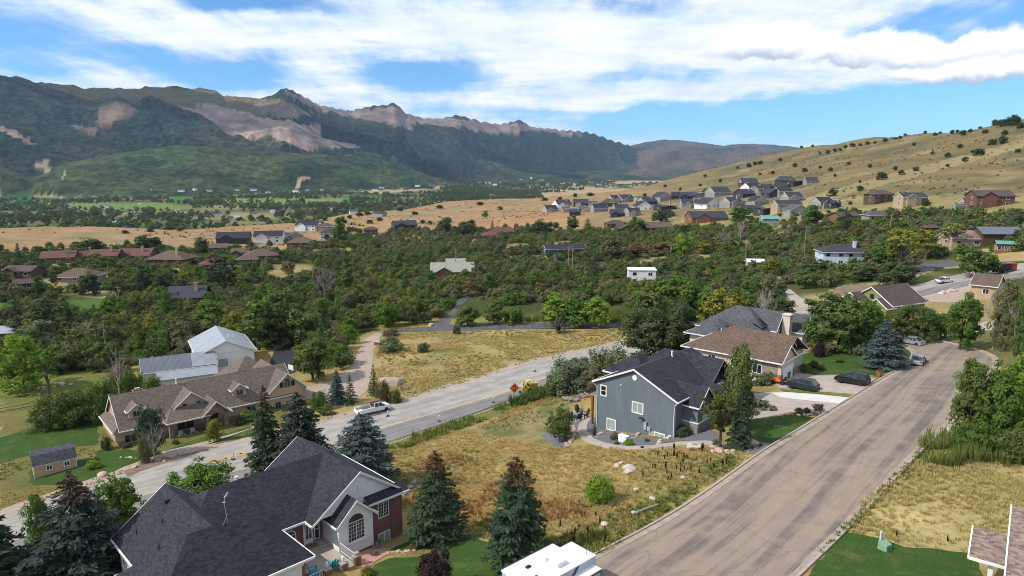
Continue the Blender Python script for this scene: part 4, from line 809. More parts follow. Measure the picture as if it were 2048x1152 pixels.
        if style in ('dbl', 'grid', 'arch'): bar(-.035, .035, -hh, hh)
        if style == 'sash': bar(-hw, hw, -.035, .035)
        if style in ('grid', 'arch') and w > 1.0:
            for k in range(1, 6): 
                if k != 3: bar(-hw + w * k / 6 - .012, -hw + w * k / 6 + .012, -hh, hh, .015, .045)
            for k in range(1, 5): bar(-hw, hw, -hh + h * k / 5 - .012, -hh + h * k / 5 + .012, .015, .045)
        pn.ext([T(u, .0, v) for u, v in poly], Vector(T(0, .02, 0)) - Vector(T(0, 0, 0)))
        f = fr.build(name, frame or M_trim, s.e); pn.build('pane', glass or M_glass, f); return f
    def door(s, face, a, c, z, w, h, mat=None, name='door'):
        ax = face[1]; sg = -1 if face[0] == '-' else 1
        def T(u, d_, zz): return (a + u, c + sg * d_, z + zz) if ax == 'y' else (c + sg * d_, a + u, z + zz)
        m = MB(); m.ext([T(-w/2, 0, 0), T(w/2, 0, 0), T(w/2, 0, h), T(-w/2, 0, h)], Vector(T(0, .05, 0)) - Vector(T(0, 0, 0))); o = m.build(name, mat or M_door, s.e)
        k = MB()
        if name == 'garage_door':
            for r in range(4): k.ext([T(-w/2 + .06, .05, h * r / 4 + .03), T(w/2 - .06, .05, h * r / 4 + .03), T(w/2 - .06, .05, h * (r + 1) / 4 - .03), T(-w/2 + .06, .05, h * (r + 1) / 4 - .03)], Vector(T(0, .02, 0)) - Vector(T(0, 0, 0)))
            k.build('door_panel', mat or M_door, o)
        else: k.ext([T(w * .32, .05, h * .45), T(w * .42, .05, h * .45), T(w * .42, .05, h * .5), T(w * .32, .05, h * .5)], Vector(T(0, .06, 0)) - Vector(T(0, 0, 0))); k.build('handle', M_dark, o)
        return o
    def part(s, name, mat, fn):
        m = MB(); fn(m); return m.build(name, mat, s.e)
    def vent(s, x, y, z, r=.05, h=.5, mat=None, name='roof_vent'):
        m = MB(); m.lathe([(r * 1.8, -.25), (r * 1.8, .02), (r, .05), (r, h), (r * 1.5, h), (r * 1.5, h + .08), (.01, h + .1)], 8, 0, (x, y, z)); return m.build(name, mat or M_dark, s.e)
    def boxvent(s, x, y, z, slope=0): return s.part('roof_vent', M_dark, lambda m: m.box(x - .2, x + .2, y - .2, y + .2, z - .2, z + .14))
    def done(s):
        for k, (mat, mb) in s.W.items(): mb.build('wall', mat, s.e)
        o = s.roofs.build('roof', s.roof_m, s.e); me = o.data; uv = me.uv_layers.new(name='UVMap')
        for p in me.polygons:
            n = p.normal; e_ = Vector((0, 0, 1)).cross(n); e_ = e_.normalized() if e_.length > 1e-4 else Vector((1, 0, 0)); sl = n.cross(e_)
            for li in p.loop_indices: v = me.vertices[me.loops[li].vertex_index].co; uv.data[li].uv = (v.dot(e_), v.dot(sl))
        if s.fas.v: s.fas.build('fascia', s.fas_m, s.e)
        return s.e
def W3(px, py, z): p = PH(px, py, z); return (p.x, p.y, z)
# ---- brick house with the big black hip roof (local z: 0 = main floor, eaves at 2.8)
o_ = PH(629, 1107, -1.4); FZ = -4.2
B = House('brick_house', 'red brick house with sprawling black hip roof and white arched window bay', (o_.x, o_.y, FZ), 45, SH_black); E = 2.8
B.hip(-12.6, -.45, .45, 8.4, E, 3.3); B.wall(M_brick, -12.4, -.6, .6, 8.0, -1.5, E)
B.gable(-11.1, -2.3, 4.4, 15.0, E, 3.3, 'y', wm=M_stucco_w, ends=(0, 1)); B.wall(M_stucco_w, -11.1, -2.3, 7.9, 14.8, -3.0, E)
B.hip(-9.2, 8.0, 6.3, 16.2, E, 3.35, hipends=(1, 0)); B.wall(M_brick, -2.4, 12.2, 6.35, 16.0, -3.5, E)
B.gable(2.7, 12.4, 4.8, 16.6, E, 3.4, 'y', wm=M_stucco_w); B.wall(M_brick, 8.2, 12.3, 4.4, 16.4, -3.5, E)
B.shed([(8.0, 3.95, E + .02), (12.9, 3.95, E + .02), (12.9, 5.0, E + .72), (8.0, 5.0, E + .72)]); B.edge((8.0, 3.95, E + .02), (12.9, 3.95, E + .02), .17, .11)
B.gable(4.3, 8.1, 3.4, 9.6, E - .35, 1.75, 'y', oh=.35, wm=M_stucco_w, ends=(1, 0)); B.wall(M_stucco_w, 4.3, 8.1, 3.4, 7.0, -1.1, E - .35); B.wall(M_brick, 4.45, 8.0, 3.6, 7.0, -3.0, -1.1)
B.win('-y', 6.2, 3.4, 1.15, 1.7, 1.9, 'arch'); B.win('-y', 10.0, 4.4, 1.65, 1.15, 1.7, 'grid'); B.win('-y', 10.0, 4.4, -1.75, 1.25, 1.5, 'dbl', M_blind); B.win('-y', .95, 6.35, 1.05, .95, .9, 'arch')
B.door('-y', 2.75, 6.35, 0, 1.0, 2.15, M_trim); B.win('-y', 2.75, 6.28, 1.25, .55, 1.45, 'grid', fw=.03, name='door_light'); B.win('-y', 3.65, 6.35, 1.15, .4, 1.9, 'sash'); B.win('-x', 13.3, -11.1, .9, 1.4, 1.1, 'dbl', M_blind)
B.door('-y', -3.4, .6, -.6, 4.9, 2.4, M_trim, 'garage_door'); B.part('lintel_band', M_trim, lambda m: m.box(-6.0, -.8, .5, .6, 1.82, 2.0)); B.door('-y', -9.3, .6, -.6, 4.0, 2.4, M_trim, 'garage_door')
B.part('gable_vent', M_trim, lambda m: m.box(7.35, 7.75, 4.68, 4.8, 4.35, 4.95)); [B.part('downspout', pmat('copper_pipe', (.30,.15,.10), .6), lambda m: m.tube([(x_, 4.33, E), (x_, 4.33, -2.6)], .04)) for x_ in (11.0, 12.2)]
for bx in ((5.1, 7.3, 3.22, 3.4, .0, .12), (5.02, 5.2, 3.3, 3.4, 1.98, 2.16), (7.2, 7.38, 3.3, 3.4, 1.98, 2.16)): B.part('window_trim', M_trim, lambda m: m.box(*bx))
B.part('step', M_conc, lambda m: (m.box(1.9, 4.3, 5.0, 6.35, -1.4, -.02), m.box(1.9, 4.3, 4.6, 5.0, -1.4, -.2))); B.part('door_mat', M_soil, lambda m: m.box(2.2, 3.3, 5.3, 6.1, -.02, .01))
B.part('patio', M_conc, lambda m: m.box(-.6, 4.3, .5, 4.6, -1.6, -.34)); 
for x, y, s in [(-6.9, 12.6, 1), (-6.4, 9.6, 1), (-6.2, 6.3, 1), (-9.6, 3.0, 1)]:
    zz = E + 3.3 - abs(x + 6.7) * .75 + .16; B.boxvent(x - .6, y, zz - .3)
for x, y in [(-8.6, 10.6), (-9.8, 8.0), (-10.2, 12.5), (-10.0, 6.2)]: B.vent(x, y, E + (x + 11.1) * .75 + .18, .05, .35)
B.vent(-1.6, 11.4, E + 3.35, .12, .35, M_trim)
def mast(m):
    m.tube([(-5.4, 4.2, E + 2.9), (-5.6, 4.3, E + 5.0), (-5.5, 4.4, E + 5.5)], .025, 6); m.tube([(-5.4, 4.2, E + 4.2), (-6.0, 4.2, E + 3.0)], .02, 4); m.tube([(-5.5, 4.4, E + 5.5), (-5.1, 4.6, E + 5.8)], [.09, .06], 6); m.lathe([(.02, 0), (.1, .04), (.13, .09)], 8, 0, (-5.6, 4.3, E + 5.1))
B.part('antenna_mast', pmat('mast_grey', (.30,.30,.31), .5), mast); B.done()
def toworld(e, p): return e.matrix_basis @ Vector(p)
# ---- long tan house with dormers
o_ = PH(160 + 300 * .2344, 700 + 697 * .2344, -10.2); M_tan = pmat('tan_stucco', (.47,.33,.21), .9, .05, 1.2, bump=.12)
T_ = House('tan_house', 'long tan stucco house with dormers and stone arched porch beside the highway', (o_.x, o_.y, -13.2), 49, SH_tan); E = 3.0
T_.gable(.9, 30, .4, 10.4, E, 4.3, 'x', wm=M_tan); T_.wall(M_tan, .4, 32, .5, 10.3, 1.0, E); T_.wall(M_stone, .34, 32.06, .44, 10.36, -1.6, 1.0)
T_.shed([(-.35, .0, E - .3), (-.35, 10.6, E - .3), (1.1, 9.6, E + 1.0), (1.1, 1.2, E + 1.0)]); T_.edge((-.35, 10.6, E - .3), (-.35, .0, E - .3), .18, .11); T_.wall(M_tan, .0, .9, .5, 10.2, 1.0, E - .1)
T_.gable(24.8, 32.3, .1, 12, E + .6, 3.3, 'y', wm=M_tan, ends=(1, 1)); T_.wall(M_tan, 24.9, 32.2, .15, 12, 1.0, E + .6); T_.wall(M_stone, 24.8, 32.3, .08, 12, -1.6, .7)
T_.gable(7.3, 16.5, .7, 8, E + .05, 3.75, 'y', wm=M_tan, ends=(1, 0), oh=.3)
T_.shed([(7.0, -2.2, E + .05), (14, -2.2, E + .05), (14, .9, E + 1.75), (8.6, .9, E + 1.75)]); T_.edge((7.0, -2.2, E + .05), (13, -2.2, E + .05), .18, .11); T_.shed([(7.0, -2.2, E + .05), (8.6, .9, E + 1.75), (6.9, .9, E + .05)])
T_.gable(13.0, 17.1, -2.0, 5, E + .2, 1.9, 'y', oh=.45, wm=M_stone, ends=(1, 0))
def stoneporch(m):
    for x in (13.2, 16.3): m.box(x, x + .6, -1.95, -1.35, -.9, E)
    n = 10; r = 1.2
    for k in range(n):
        a0, a1 = math.pi * k / n, math.pi * (k + 1) / n; f = lambda a: (15.05 + r * math.cos(a), 2.0 + r * math.sin(a) * .85); p0, p1 = f(a0), f(a1)
        m.ext([(p0[0], -1.9, p0[1]), (p0[0], -1.9, E + .3), (p1[0], -1.9, E + .3), (p1[0], -1.9, p1[1])], (0, .3, 0))
    m.box(13.8, 13.85, -1.9, -1.6, 2.0, E)
T_.part('stone_pier', M_stone, lambda m: m.box(7.5, 8.2, -1.9, -1.2, -.9, E)); T_.part('stone_arch', M_stone, stoneporch); M_deck = pmat('plum_deck', (.12,.075,.075), .8, .2, 2.0)
for k in range(3): T_.part('porch_step', M_deck, lambda m, k=k: m.box(7.3 - .0, 17.2 + k * .3, -2.2 - .5 * k - .4, 1.0 if k == 0 else -2.2 - .5 * k, -1.5, -.35 - .2 * k))
T_.door('-y', 15.05, .5, -.3, 1.8, 2.5, M_door)
for a, c, z, w, h, st in [(2.2, .44, 1.2, 1.7, 1.2, 'dbl'), (10.6, .44, 1.3, 2.6, 1.3, 'dbl'), (21.8, .44, 1.2, 1.5, 1.7, 'dbl'), (30.2, .08, 1.1, 1.0, 1.4, 'dbl'), (26.6, .08, 1.1, 1.0, 1.4, 'dbl')]: T_.win('-y', a, c, z, w, h, st, frame=M_conc)
for cx_, yy, zz in ((11.9, .7, 4.5), (28.55, .1, 4.9)):
    T_.win('-y', cx_, yy, zz, 1.1, 1.1, 'arch', M_blind if cx_ < 20 else None, frame=M_conc); T_.win('-y', cx_ - 1.1, yy, zz, .7, 1.0, 'plain', frame=M_conc); T_.win('-y', cx_ + 1.1, yy, zz, .7, 1.0, 'plain', frame=M_conc)
for dx in (3.6, 20.3):
    T_.gable(dx - 1.2, dx + 1.2, 1.5, 5.2, 5.35, .95, 'y', oh=.3, og=.3, wm=M_tan, ends=(1, 0)); T_.wall(M_tan, dx - 1.2, dx + 1.2, 1.5, 5.0, 3.5, 5.35); T_.win('-y', dx, 1.5, 4.75, 1.1, .9, 'dbl', frame=M_conc)
T_.hip(21.5, 31.5, 10, 19.5, E + .4, 4.0); T_.wall(M_tan, 22, 31, 10, 19, -1.4, E + .4); T_.hip(7.5, 13, 8.5, 14, E, 2.9); T_.wall(M_tan, 8, 12.5, 9, 13.5, -1.4, E)
T_.part('chimney', M_tan, lambda m: (m.box(5.2, 6.6, 10.4, 11.4, -1.4, 6.0), m.box(5.1, 6.7, 10.3, 11.5, 5.8, 6.0), m.box(5.5, 6.3, 10.6, 11.2, 6.0, 6.35))); T_.vent(10.9, 5.4, 7.4, .1, .8, M_trim)
T_.part('satellite_dish', M_conc, lambda m: m.lathe([(.02, 0), (.15, .05), (.2, .1)], 10, 0, (.7, 6.2, 7.3))); T_.done()
# ---- blue-grey stucco house
o_ = PH(1355, 805, 2.4); M_blue = pmat('blue_stucco', (.128,.156,.18), .9, .09, 1.0, bump=.12, aniso=(1, 1, .4))
BL = House('blue_house', 'blue grey stucco house with black roof, white trim and wooden porch posts', (o_.x, o_.y, -3.0), 43, SH_black); E = 5.4
BL.gable(.45, 15.5, .45, 12.75, E, 2.8, 'x', wm=M_blue, ends=(1, 0)); BL.wall(M_blue, .45, 15.5, .45, 12.75, -2.6, E); BL.hip(9, 16, .45, 12.75, E, 2.8, hipends=(0, 1))
BL.gable(2.4, 6.4, -1.6, 6, E - .7, 1.9, 'y', oh=.35, wm=M_blue, ends=(1, 0)); BL.wall(M_blue, 2.4, 6.4, -1.6, 1, 2.4, E - .7); BL.wall(M_stoneg, 2.32, 6.48, -1.68, 1, -1.0, 2.3); BL.part('ledge', M_trim, lambda m: m.box(2.24, 6.56, -1.76, .45, 2.3, 2.42))
BL.gable(6.4, 9.6, -2.6, 6, E - .7, 1.35, 'y', oh=.35, wm=M_wood, ends=(1, 0))
for x, y in ((6.7, -2.4), (9.3, -2.4), (6.7, -.6), (9.3, -.6)): BL.part('porch_post', M_wood, lambda m: (m.box(x - .17, x + .17, y - .17, y + .17, .4, E - .75)))
BL.part('porch_slab', M_conc, lambda m: (m.box(6.4, 9.8, -2.7, .45, -1, .4), m.box(6.6, 9.6, -3.3, -2.7, -1, .1))); BL.door('-y', 8, .45, .4, 1.1, 2.2)
BL.gable(12.4, 13.8, -.2, 4, E - .1, .7, 'y', oh=.25, wm=M_door, ends=(1, 0)); BL.wall(M_blue, 10, 18.5, -.9, 6, -1, E - 1.2)
BL.hip(10, 19.5, -.9, 7, E - 1.0, 2.2); BL.hip(6.5, 13.5, 9, 15.2, E - .2, 2.2); BL.wall(M_blue, 7, 13, 9.4, 14.8, -3.4, E - .2)
BL.win('-x', 11.5, .45, 4.25, .75, 1.25, 'sash', fw=.16); BL.win('-x', 6.0, .45, 3.1, 1.5, 1.3, 'dbl', M_blind, fw=.15); BL.win('-x', 10.1, .45, -.3, 1.25, 1.4, 'dbl', M_blind, fw=.15); BL.win('-x', 2.6, .45, -.15, 1.35, 1.15, 'dbl', M_blind, fw=.15)
BL.win('-y', 4.4, -1.6, 3.1, 1.1, 1.3, 'arch', M_blind, fw=.14); BL.part('gable_vent', M_trim, lambda m: m.lathe([(.36, 0), (.36, .07)], 20) ).rotation_euler = (0, R(-90), 0)
bpy.data.objects[[c for c in BL.e.children if c.name.startswith('gable_vent')][0].name].location = (.45, 6.6, 7.1)
BL.part('soffit_light', M_trim, lambda m: m.box(.33, .45, 8.6, 8.75, 5.6, 5.75)); BL.part('meter_box', pmat('meter_grey', (.35,.37,.38), .5, .1), lambda m: (m.box(.2, .45, 4.5, 4.9, .5, 1.6), m.box(.25, .45, 3.9, 4.4, .4, 1.0)))
BL.part('meter_dish', M_dark, lambda m: m.lathe([(.34, .1), (.3, .04), (.02, 0)], 12)).location = (.05, 5.2, 1.9); [BL.part('foundation_panel', M_conc, lambda m: m.box(.36, .46, *bx)) for bx in ((3.4, 4.2, -.9, .5), (.5, 1.7, -.9, .1), (5.6, 9.0, -2.6, -1.0))]
[BL.part('downspout', M_trim, lambda m: m.tube(q_, .06)) for q_ in ([(.2, 12.9, E - .35), (.4, 12.55, E - .9), (.38, 12.55, -1.4)], [(.2, .2, E - .35), (.38, .6, E - .9), (.38, .6, -.5)])]
def deck(m): m.box(2.5, 8.5, 12.75, 15.2, 2.3, 2.55)
BL.part('deck', pmat('grey_deck', (.30,.30,.32), .8, .12), deck)
for x, y in ((2.7, 15.0), (8.3, 15.0)): BL.part('deck_post', M_wood, lambda m: m.box(x - .15, x + .15, y - .15, y + .15, -2.4, 2.3))
def rail(m):
    for a, b in (((2.5, 12.8), (2.5, 15.2)), ((2.5, 15.2), (8.5, 15.2))):
        n = int((abs(a[0] - b[0]) + abs(a[1] - b[1])) / .35)
        for k in range(n + 1): x = a[0] + (b[0] - a[0]) * k / n; y = a[1] + (b[1] - a[1]) * k / n; m.box(x - .02, x + .02, y - .02, y + .02, 2.5, 3.5)
        for z in (2.65, 3.5): m.tube([(a[0], a[1], z), (b[0], b[1], z)], .035, 4)
BL.part('deck_railing', M_dark, rail); BL.vent(9.5, 6.4, 8.2, .12, .7, M_trim)
for x in (2.2, 3.6, 5.0, 6.6, 8.2, 11.0): BL.boxvent(x, 6.9, 7.95)
BL.vent(.9, 9.0, 6.9, .05, .35); BL.done()
# ---- beige house with brown roof
o_ = PH(1280 + 835 * .3418, 560 + 488 * .3418, 2.0); M_beige = pmat('beige_stucco', (.56,.45,.385), .9, .05, 1.2, bump=.1)
G = House('beige_house', 'beige stucco house with brown roof and arched garage door', (o_.x, o_.y, -1.7), 41.5, SH_brown); E = 3.7
G.hip(.3, 11.5, .5, 16.5, E, 3.0, hipends=(0, 1)); G.wall(M_beige, .4, 11.4, .8, 16.4, -2.4, E)
G.gable(.35, 6.3, .35, 6, E, 2.0, 'y', wm=M_beige, ends=(1, 0)); G.wall(M_beige, .4, 6.2, .3, 6, -1, E); G.gable(4.6, 8.6, 1.4, 7, E + .9, 1.6, 'y', wm=M_beige, ends=(1, 0), oh=.3); G.wall(M_beige, 4.7, 8.5, 1.5, 7, -1, E + .9)
[G.part('stone_pier', M_stone, lambda m: m.box(x_, x_ + .65, .2, .9, -1, 1.6)) for x_ in (.25, 5.65)]; G.door('-y', 3.25, .3, 0, 4.2, 2.5, M_trim, 'garage_door'); G.win('-x', 4.0, .4, 2.0, 1.3, 1.3, 'dbl'); G.win('-x', 11.6, .4, 2.2, 1.2, 1.3, 'dbl'); G.win('-x', 7.6, .4, 2.2, 1.2, 1.2, 'dbl'); G.win('-x', 1.6, .4, -.1, .8, .5, 'dbl')
for k in (5, 8, 12): G.boxvent(6.6, k, E + 2.85)
G.vent(4.4, 12, E + 2.2, .08, .6, M_trim); G.part('deck', M_wood, lambda m: (m.box(-1.5, .4, 15, 18, 1.2, 1.4), m.box(-1.5, -1.42, 15, 18, 1.4, 2.3))); G.done()
# ---- grey-roofed house with solar panels behind it
o_ = PH(1280 + 960 * .3418, 560 + 305 * .3418, 1.0); M_cream = pmat('cream_stucco', (.58,.52,.43), .9, .05, 1.2, bump=.1)
S_ = House('solar_house', 'cream house with dark grey roof, solar panels and tall square chimney', (o_.x, o_.y, -2.6), 41.5, SH_grey); E = 3.5
S_.gable(.3, 7, .3, 14, E, 2.6, 'y', wm=M_cream, ends=(1, 1)); S_.wall(M_cream, .35, 6.95, .35, 14, -1.5, E); S_.hip(-7, 3.5, 5, 18, E + .2, 3.5); S_.wall(M_cream, -6.6, 3.1, 5.4, 17.6, -1.6, E); S_.gable(-3.5, 1.5, 4, 10, E + .6, 2.6, 'y', wm=M_cream, ends=(1, 0)); S_.wall(M_cream, -3.4, 1.4, 4.1, 8, -1, E + .6)
S_.hip(-12.5, -4, 9.5, 17.5, E - .3, 2.2); S_.wall(M_cream, -12.1, -4, 9.9, 17.1, -1.6, E - .3); S_.part('chimney', M_cream, lambda m: (m.box(-1.6, -.1, 2.2, 3.6, -1, 6.6), m.box(-1.75, .05, 2.05, 3.75, 6.6, 6.8))); M_pv = pmat('solar_glass', (.01,.011,.016), .2, .3, 2, spec=.6)
for x0, y0, z0, w in ((-11.6, 9.8, E - .05, 3.4), (-6.4, 5.6, E + .75, 2.6), (-3.4, 5.6, E + .75, 2.0)):
    S_.part('solar_panel', M_pv, lambda m: m.ext([(x0, y0, z0 + .25), (x0 + w, y0, z0 + .25), (x0 + w, y0 + 2.4, z0 + 1.5), (x0, y0 + 2.4, z0 + 1.5)], (0, 0, .06)))
S_.win('-y', 3.6, .35, 1.6, 1.6, 1.5, 'dbl'); S_.win('-y', -1, 4.1, 2.0, 1.2, 1.6, 'arch'); S_.done()
# ---- green house
o_ = PH(1280 + 1480 * .3418, 560 + 150 * .3418, .9); M_grn = pmat('olive_siding', (.20,.23,.085), .85, .06, 1.0, aniso=(.3, .3, 5))
N_ = House('green_house', 'olive green house with dark brown roof and white trimmed gables', (o_.x, o_.y, -2.6), 64, SH_dk); E = 3.4
N_.gable(.3, 12, .3, 11, E, 3.4, 'x', wm=M_grn); N_.wall(M_grn, .35, 11.9, .35, 10.9, -1.2, E); N_.gable(-3, 2, 5.6, 11.5, E - .1, 2.0, 'x', wm=M_grn, ends=(1, 0)); N_.wall(M_grn, -2.9, 2, 5.7, 11.4, -1.2, E); N_.gable(-1.8, 1, .2, 5, E - .4, 1.7, 'x', wm=M_grn, ends=(1, 0)); N_.wall(M_grn, -1.7, 1, .3, 4.9, -1.2, E - .4)
N_.hip(11, 15, 2, 9, E - .2, 1.6); N_.wall(M_grn, 11, 14.6, 2.4, 8.6, -1.2, E - .2); N_.win('-y', 7.2, .35, 1.6, 1.5, 1.6, 'dbl', frame=M_dark); N_.win('-x', 5.5, .3, 4.7, .8, .9, 'plain', frame=M_dark); N_.door('-x', 8.5, -2.9, -.6, 4.2, 2.4, M_trim, 'garage_door'); N_.part('gable_vent', M_trim, lambda m: m.box(-3.05, -2.9, 8.3, 8.8, 4.2, 4.7))
for k in (3, 5.5, 8): N_.boxvent(k, 6.4, E + 3.1)
N_.done()
# ---- white house with light metal roof, grey barn beside it, tan garden shed
WH = House('white_house', 'white house with pale grey metal roof behind the tan house', (-69.5, 145.5, -14.2), 60, MT_lgrey); E = 4.7
WH.gable(.3, 12.2, .3, 17, E, 2.7, 'y', wm=M_stucco_w); WH.wall(M_stucco_w, .4, 12.1, .4, 16.9, -1, E); WH.win('-y', 5.4, .4, 2.5, 1.7, 1.5, 'dbl', M_blind, frame=pmat('teal_frame', (.18,.32,.30), .6)); WH.door('-y', 8.8, .4, .2, .9, 2.0, pmat('teal_door', (.06,.22,.18), .6)); WH.vent(7.5, 6, 7.0, .1, .5, M_trim); WH.vent(9, 8, 6.3, .1, .5, M_trim); WH.done()
M_seam2 = MT_lgrey
BA = House('long_barn', 'long low white barn with blue grey metal roof beside the white house', (-76.8, 136.2, -14.6), 61, MT_grey, cat='barn'); E = 3.6
BA.gable(.3, 14.5, 1.8, 8.8, E, 2.2, 'x', oh=.3, wm=M_stucco_w); BA.wall(M_stucco_w, .4, 14.4, 1.9, 8.7, -1, E); BA.win('-x', 5.3, .4, 1.6, 1.0, 1.2, 'plain'); BA.wall(M_stucco_w, 3.0, 14.3, -1.0, 1.9, -1, 2.2)
BA.part('lean_to_roof', MT_lgrey, lambda m: m.ext([(2.7, -1.5, 2.35), (14.6, -1.5, 2.35), (14.6, 1.7, 3.42), (2.7, 1.7, 3.42)], (0, 0, .1))); BA.part('roof_sheet', MT_lgrey, lambda m: m.ext([(9.8, 1.62, 3.72), (14.75, 1.62, 3.72), (14.75, 5.2, 5.97), (9.8, 5.2, 5.97)], (0, 0, .03))); BA.done()
o_ = P(69.6, 957.9); M_ply = pmat('tan_panel_siding', (.52,.33,.20), .85, .06, 1.0, aniso=(6, 6, .3))
SD = House('garden_shed', 'small tan gambrel shed with grey shingle roof on the lawn', (o_.x, o_.y, o_.z), 51, SH_grey, cat='shed'); L, D_, E = 5.3, 3.5, 2.0
SD.wall(M_ply, 0, L, 0, D_, -.5, E)
for a, b in (((-.15, -.05 + E - .05), (.75, E + 1.25)), ((.75, E + 1.25), (D_ / 2, E + 1.75))):
    for m_ in (0, 1):
        f = (lambda y: y) if m_ == 0 else (lambda y: D_ - y); SD.slab([(-.15, f(a[0]), a[1]), (L + .15, f(a[0]), a[1]), (L + .15, f(b[0]), b[1]), (-.15, f(b[0]), b[1])], .08)
for x in (0, L - .1): SD.solid(M_ply, [(x, .02, E - .02), (x, D_ - .02, E - .02), (x, D_ - .8, E + 1.2), (x, D_ / 2, E + 1.66), (x, .8, E + 1.2)], (.1, 0, 0))
SD.win('-y', 1.9, 0, 1.25, .6, .6, 'dbl', fw=.1); SD.win('-y', 4.1, 0, 1.25, .6, .6, 'dbl', fw=.1); SD.part('corner_trim', M_trim, lambda m: (m.box(-.06, .06, -.06, .06, -.3, E), m.box(L - .06, L + .06, -.06, .06, -.3, E), m.box(-.05, 0, 0, D_, E - .1, E + .05)))
SD.part('skid', M_wood, lambda m: [m.box(k * .35, k * .35 + .14, -.08, .02, -.35, -.12) for k in range(1, 15)] and None); SD.done()
# ---- corner of the neighbour's house at the bottom right
q_ = PH(1938, 1113, 3.1)
NB = House('neighbour_house', 'house corner with mottled pinkish shingle roof and white porch post', (q_.x, q_.y, .3), 127, SH_pink); E = 2.8
NB.slab([(0, 0, E), (2.6, 0, E), (2.6, 3.0, E + 1.1), (0, 3.0, E + 1.1)]); NB.edge((0, 0, E), (2.6, 0, E), .18, .1); NB.edge((0, 3.0, E + 1.1), (0, 0, E), .18, .1)
NB.slab([(2.2, -6, E - .9), (12, -6, E - .9), (12, 5.2, E + 2.6), (2.2, 5.2, E + 2.6)]); NB.edge((2.2, 5.2, E + 2.6), (2.2, -6, E - .9), .18, .1)
NB.wall(M_beige, 2.6, 11.5, -5.4, 4.9, -1.5, E - .8); NB.part('porch_post', M_trim, lambda m: m.box(1.2, 1.5, .3, .6, -1, E)); NB.done()
# ------------------------------------------------------------ houses farther off
EXH = []    # (x, y, radius) kept clear of scrub
for e_, r in ((B.e, 14), (T_.e, 20), (BL.e, 14), (G.e, 13), (S_.e, 14), (N_.e, 12), (WH.e, 16), (BA.e, 14), (SD.e, 5)):
    c_ = e_.matrix_basis @ Vector((0, 0, 0)); bb = [c.matrix_basis @ Vector(k) for c in e_.children if c.type == 'MESH' for k in c.bound_box]
    m_ = e_.matrix_basis @ Vector(((min(v.x for v in bb) + max(v.x for v in bb)) / 2, (min(v.y for v in bb) + max(v.y for v in bb)) / 2, 0)); EXH.append((m_.x, m_.y, r))
WALLS = {k: pmat('wall_' + k, c, .85, .08, .8) for k, c in dict(white=(.70,.70,.69), grey=(.26,.255,.25), stone=(.36,.31,.265), charcoal=(.05,.05,.055), brown=(.10,.06,.04), tan=(.40,.30,.20), redbrown=(.15,.075,.055), navy=(.05,.075,.11), sky=(.50,.60,.70), cedar=(.21,.105,.06), sagew=(.26,.29,.24)).items()}
def far_house(name, label, x, y, wpx, th, wall, roof, h=3.2, kind='gable', depth=.62, group=None, pitch=.45, chim=None, wins=3, wall2=None, lift=0.0, cat='house', zoff=None):
    """house whose near side is wpx pixels wide with its foot on pixel (x, y)"""
    p = P(x, y); dep = p.y * cp - (p.z - HC) * sp_; w = wpx * dep / FPX; d_ = w * depth; rz = R(90 - th); ux, uy = math.sin(R(th)), math.cos(R(th))
    o = (p.x - ux * w / 2, p.y - uy * w / 2, p.z + lift); H = House(name, label, o, th, roof, M_dark if wall.name in ('wall_charcoal', 'wall_brown', 'wall_redbrown', 'wall_cedar') else None, cat, group); wm = wall; w2 = wall2 or wall
    H.wall(wm, 0, w, 0, d_, -2.5, h)
    if kind == 'gable': H.gable(0, w, 0, d_, h, d_ / 2 * pitch, 'x', oh=.5, wm=w2)
    elif kind == 'front': H.gable(0, w, 0, d_, h, w / 2 * pitch, 'y', oh=.5, wm=w2)
    elif kind == 'hip': H.hip(0, w, 0, d_, h, min(w, d_) / 2 * pitch, oh=.6)
    elif kind == 'cross':
        H.gable(0, w, .1, d_, h, d_ / 2 * pitch, 'x', oh=.5, wm=w2); a, b = w * .12, w * .5; H.gable(a, b, -1.2, d_ * .6, h, (b - a) / 2 * pitch * 1.15, 'y', oh=.45, wm=w2, ends=(1, 0)); H.wall(w2, a, b, -1.2, 0, -2.5, h)
    elif kind == 'flat': H.slab([(-.3, -.3, h + .25), (w + .3, -.3, h + .25), (w + .3, d_ + .3, h + .4), (-.3, d_ + .3, h + .4)], .25)
    elif kind == 'mono': H.slab([(-.6, -.8, h - .1), (w * .55, -.8, h - .1), (w * .55, d_ + .4, h + 1.5), (-.6, d_ + .4, h + 1.5)]); H.slab([(w * .4, -.5, h + .9), (w + .6, -.5, h + .9), (w + .6, d_, h - .3), (w * .4, d_, h - .3)]); H.wall(w2, w * .1, w * .9, d_ * .2, d_, h - .1, h + .6)
    n = wins; fl = [1.7] if h < 4.5 else [1.5, 4.2]
    for z in fl:
        for k in range(n): H.win('-y', w * (k + .5 + (.08 if k % 2 else -.06)) / n, 0, z, min(1.5, w / n * .55), 1.25, 'dbl' if k % 2 else 'plain', frame=M_trim if wall.name != 'wall_charcoal' else M_dark)
    for z in fl: H.win('-x', d_ * .4, 0, z, 1.2, 1.2, 'dbl'); 
    if chim: H.part('chimney', chim, lambda m: (m.box(w * .7, w * .7 + 1.1, d_ * .25, d_ * .25 + 1.0, h, h + d_ / 2 * pitch + 1.6), m.box(w * .7 - .1, w * .7 + 1.2, d_ * .25 - .1, d_ * .25 + 1.1, h + d_ / 2 * pitch + 1.6, h + d_ / 2 * pitch + 1.75)))
    c_ = H.e.matrix_basis @ Vector((w / 2, d_ / 2, 0)); EXH.append((c_.x, c_.y, max(w, d_) * .62)); H.w, H.d = w, d_; H.done(); return H
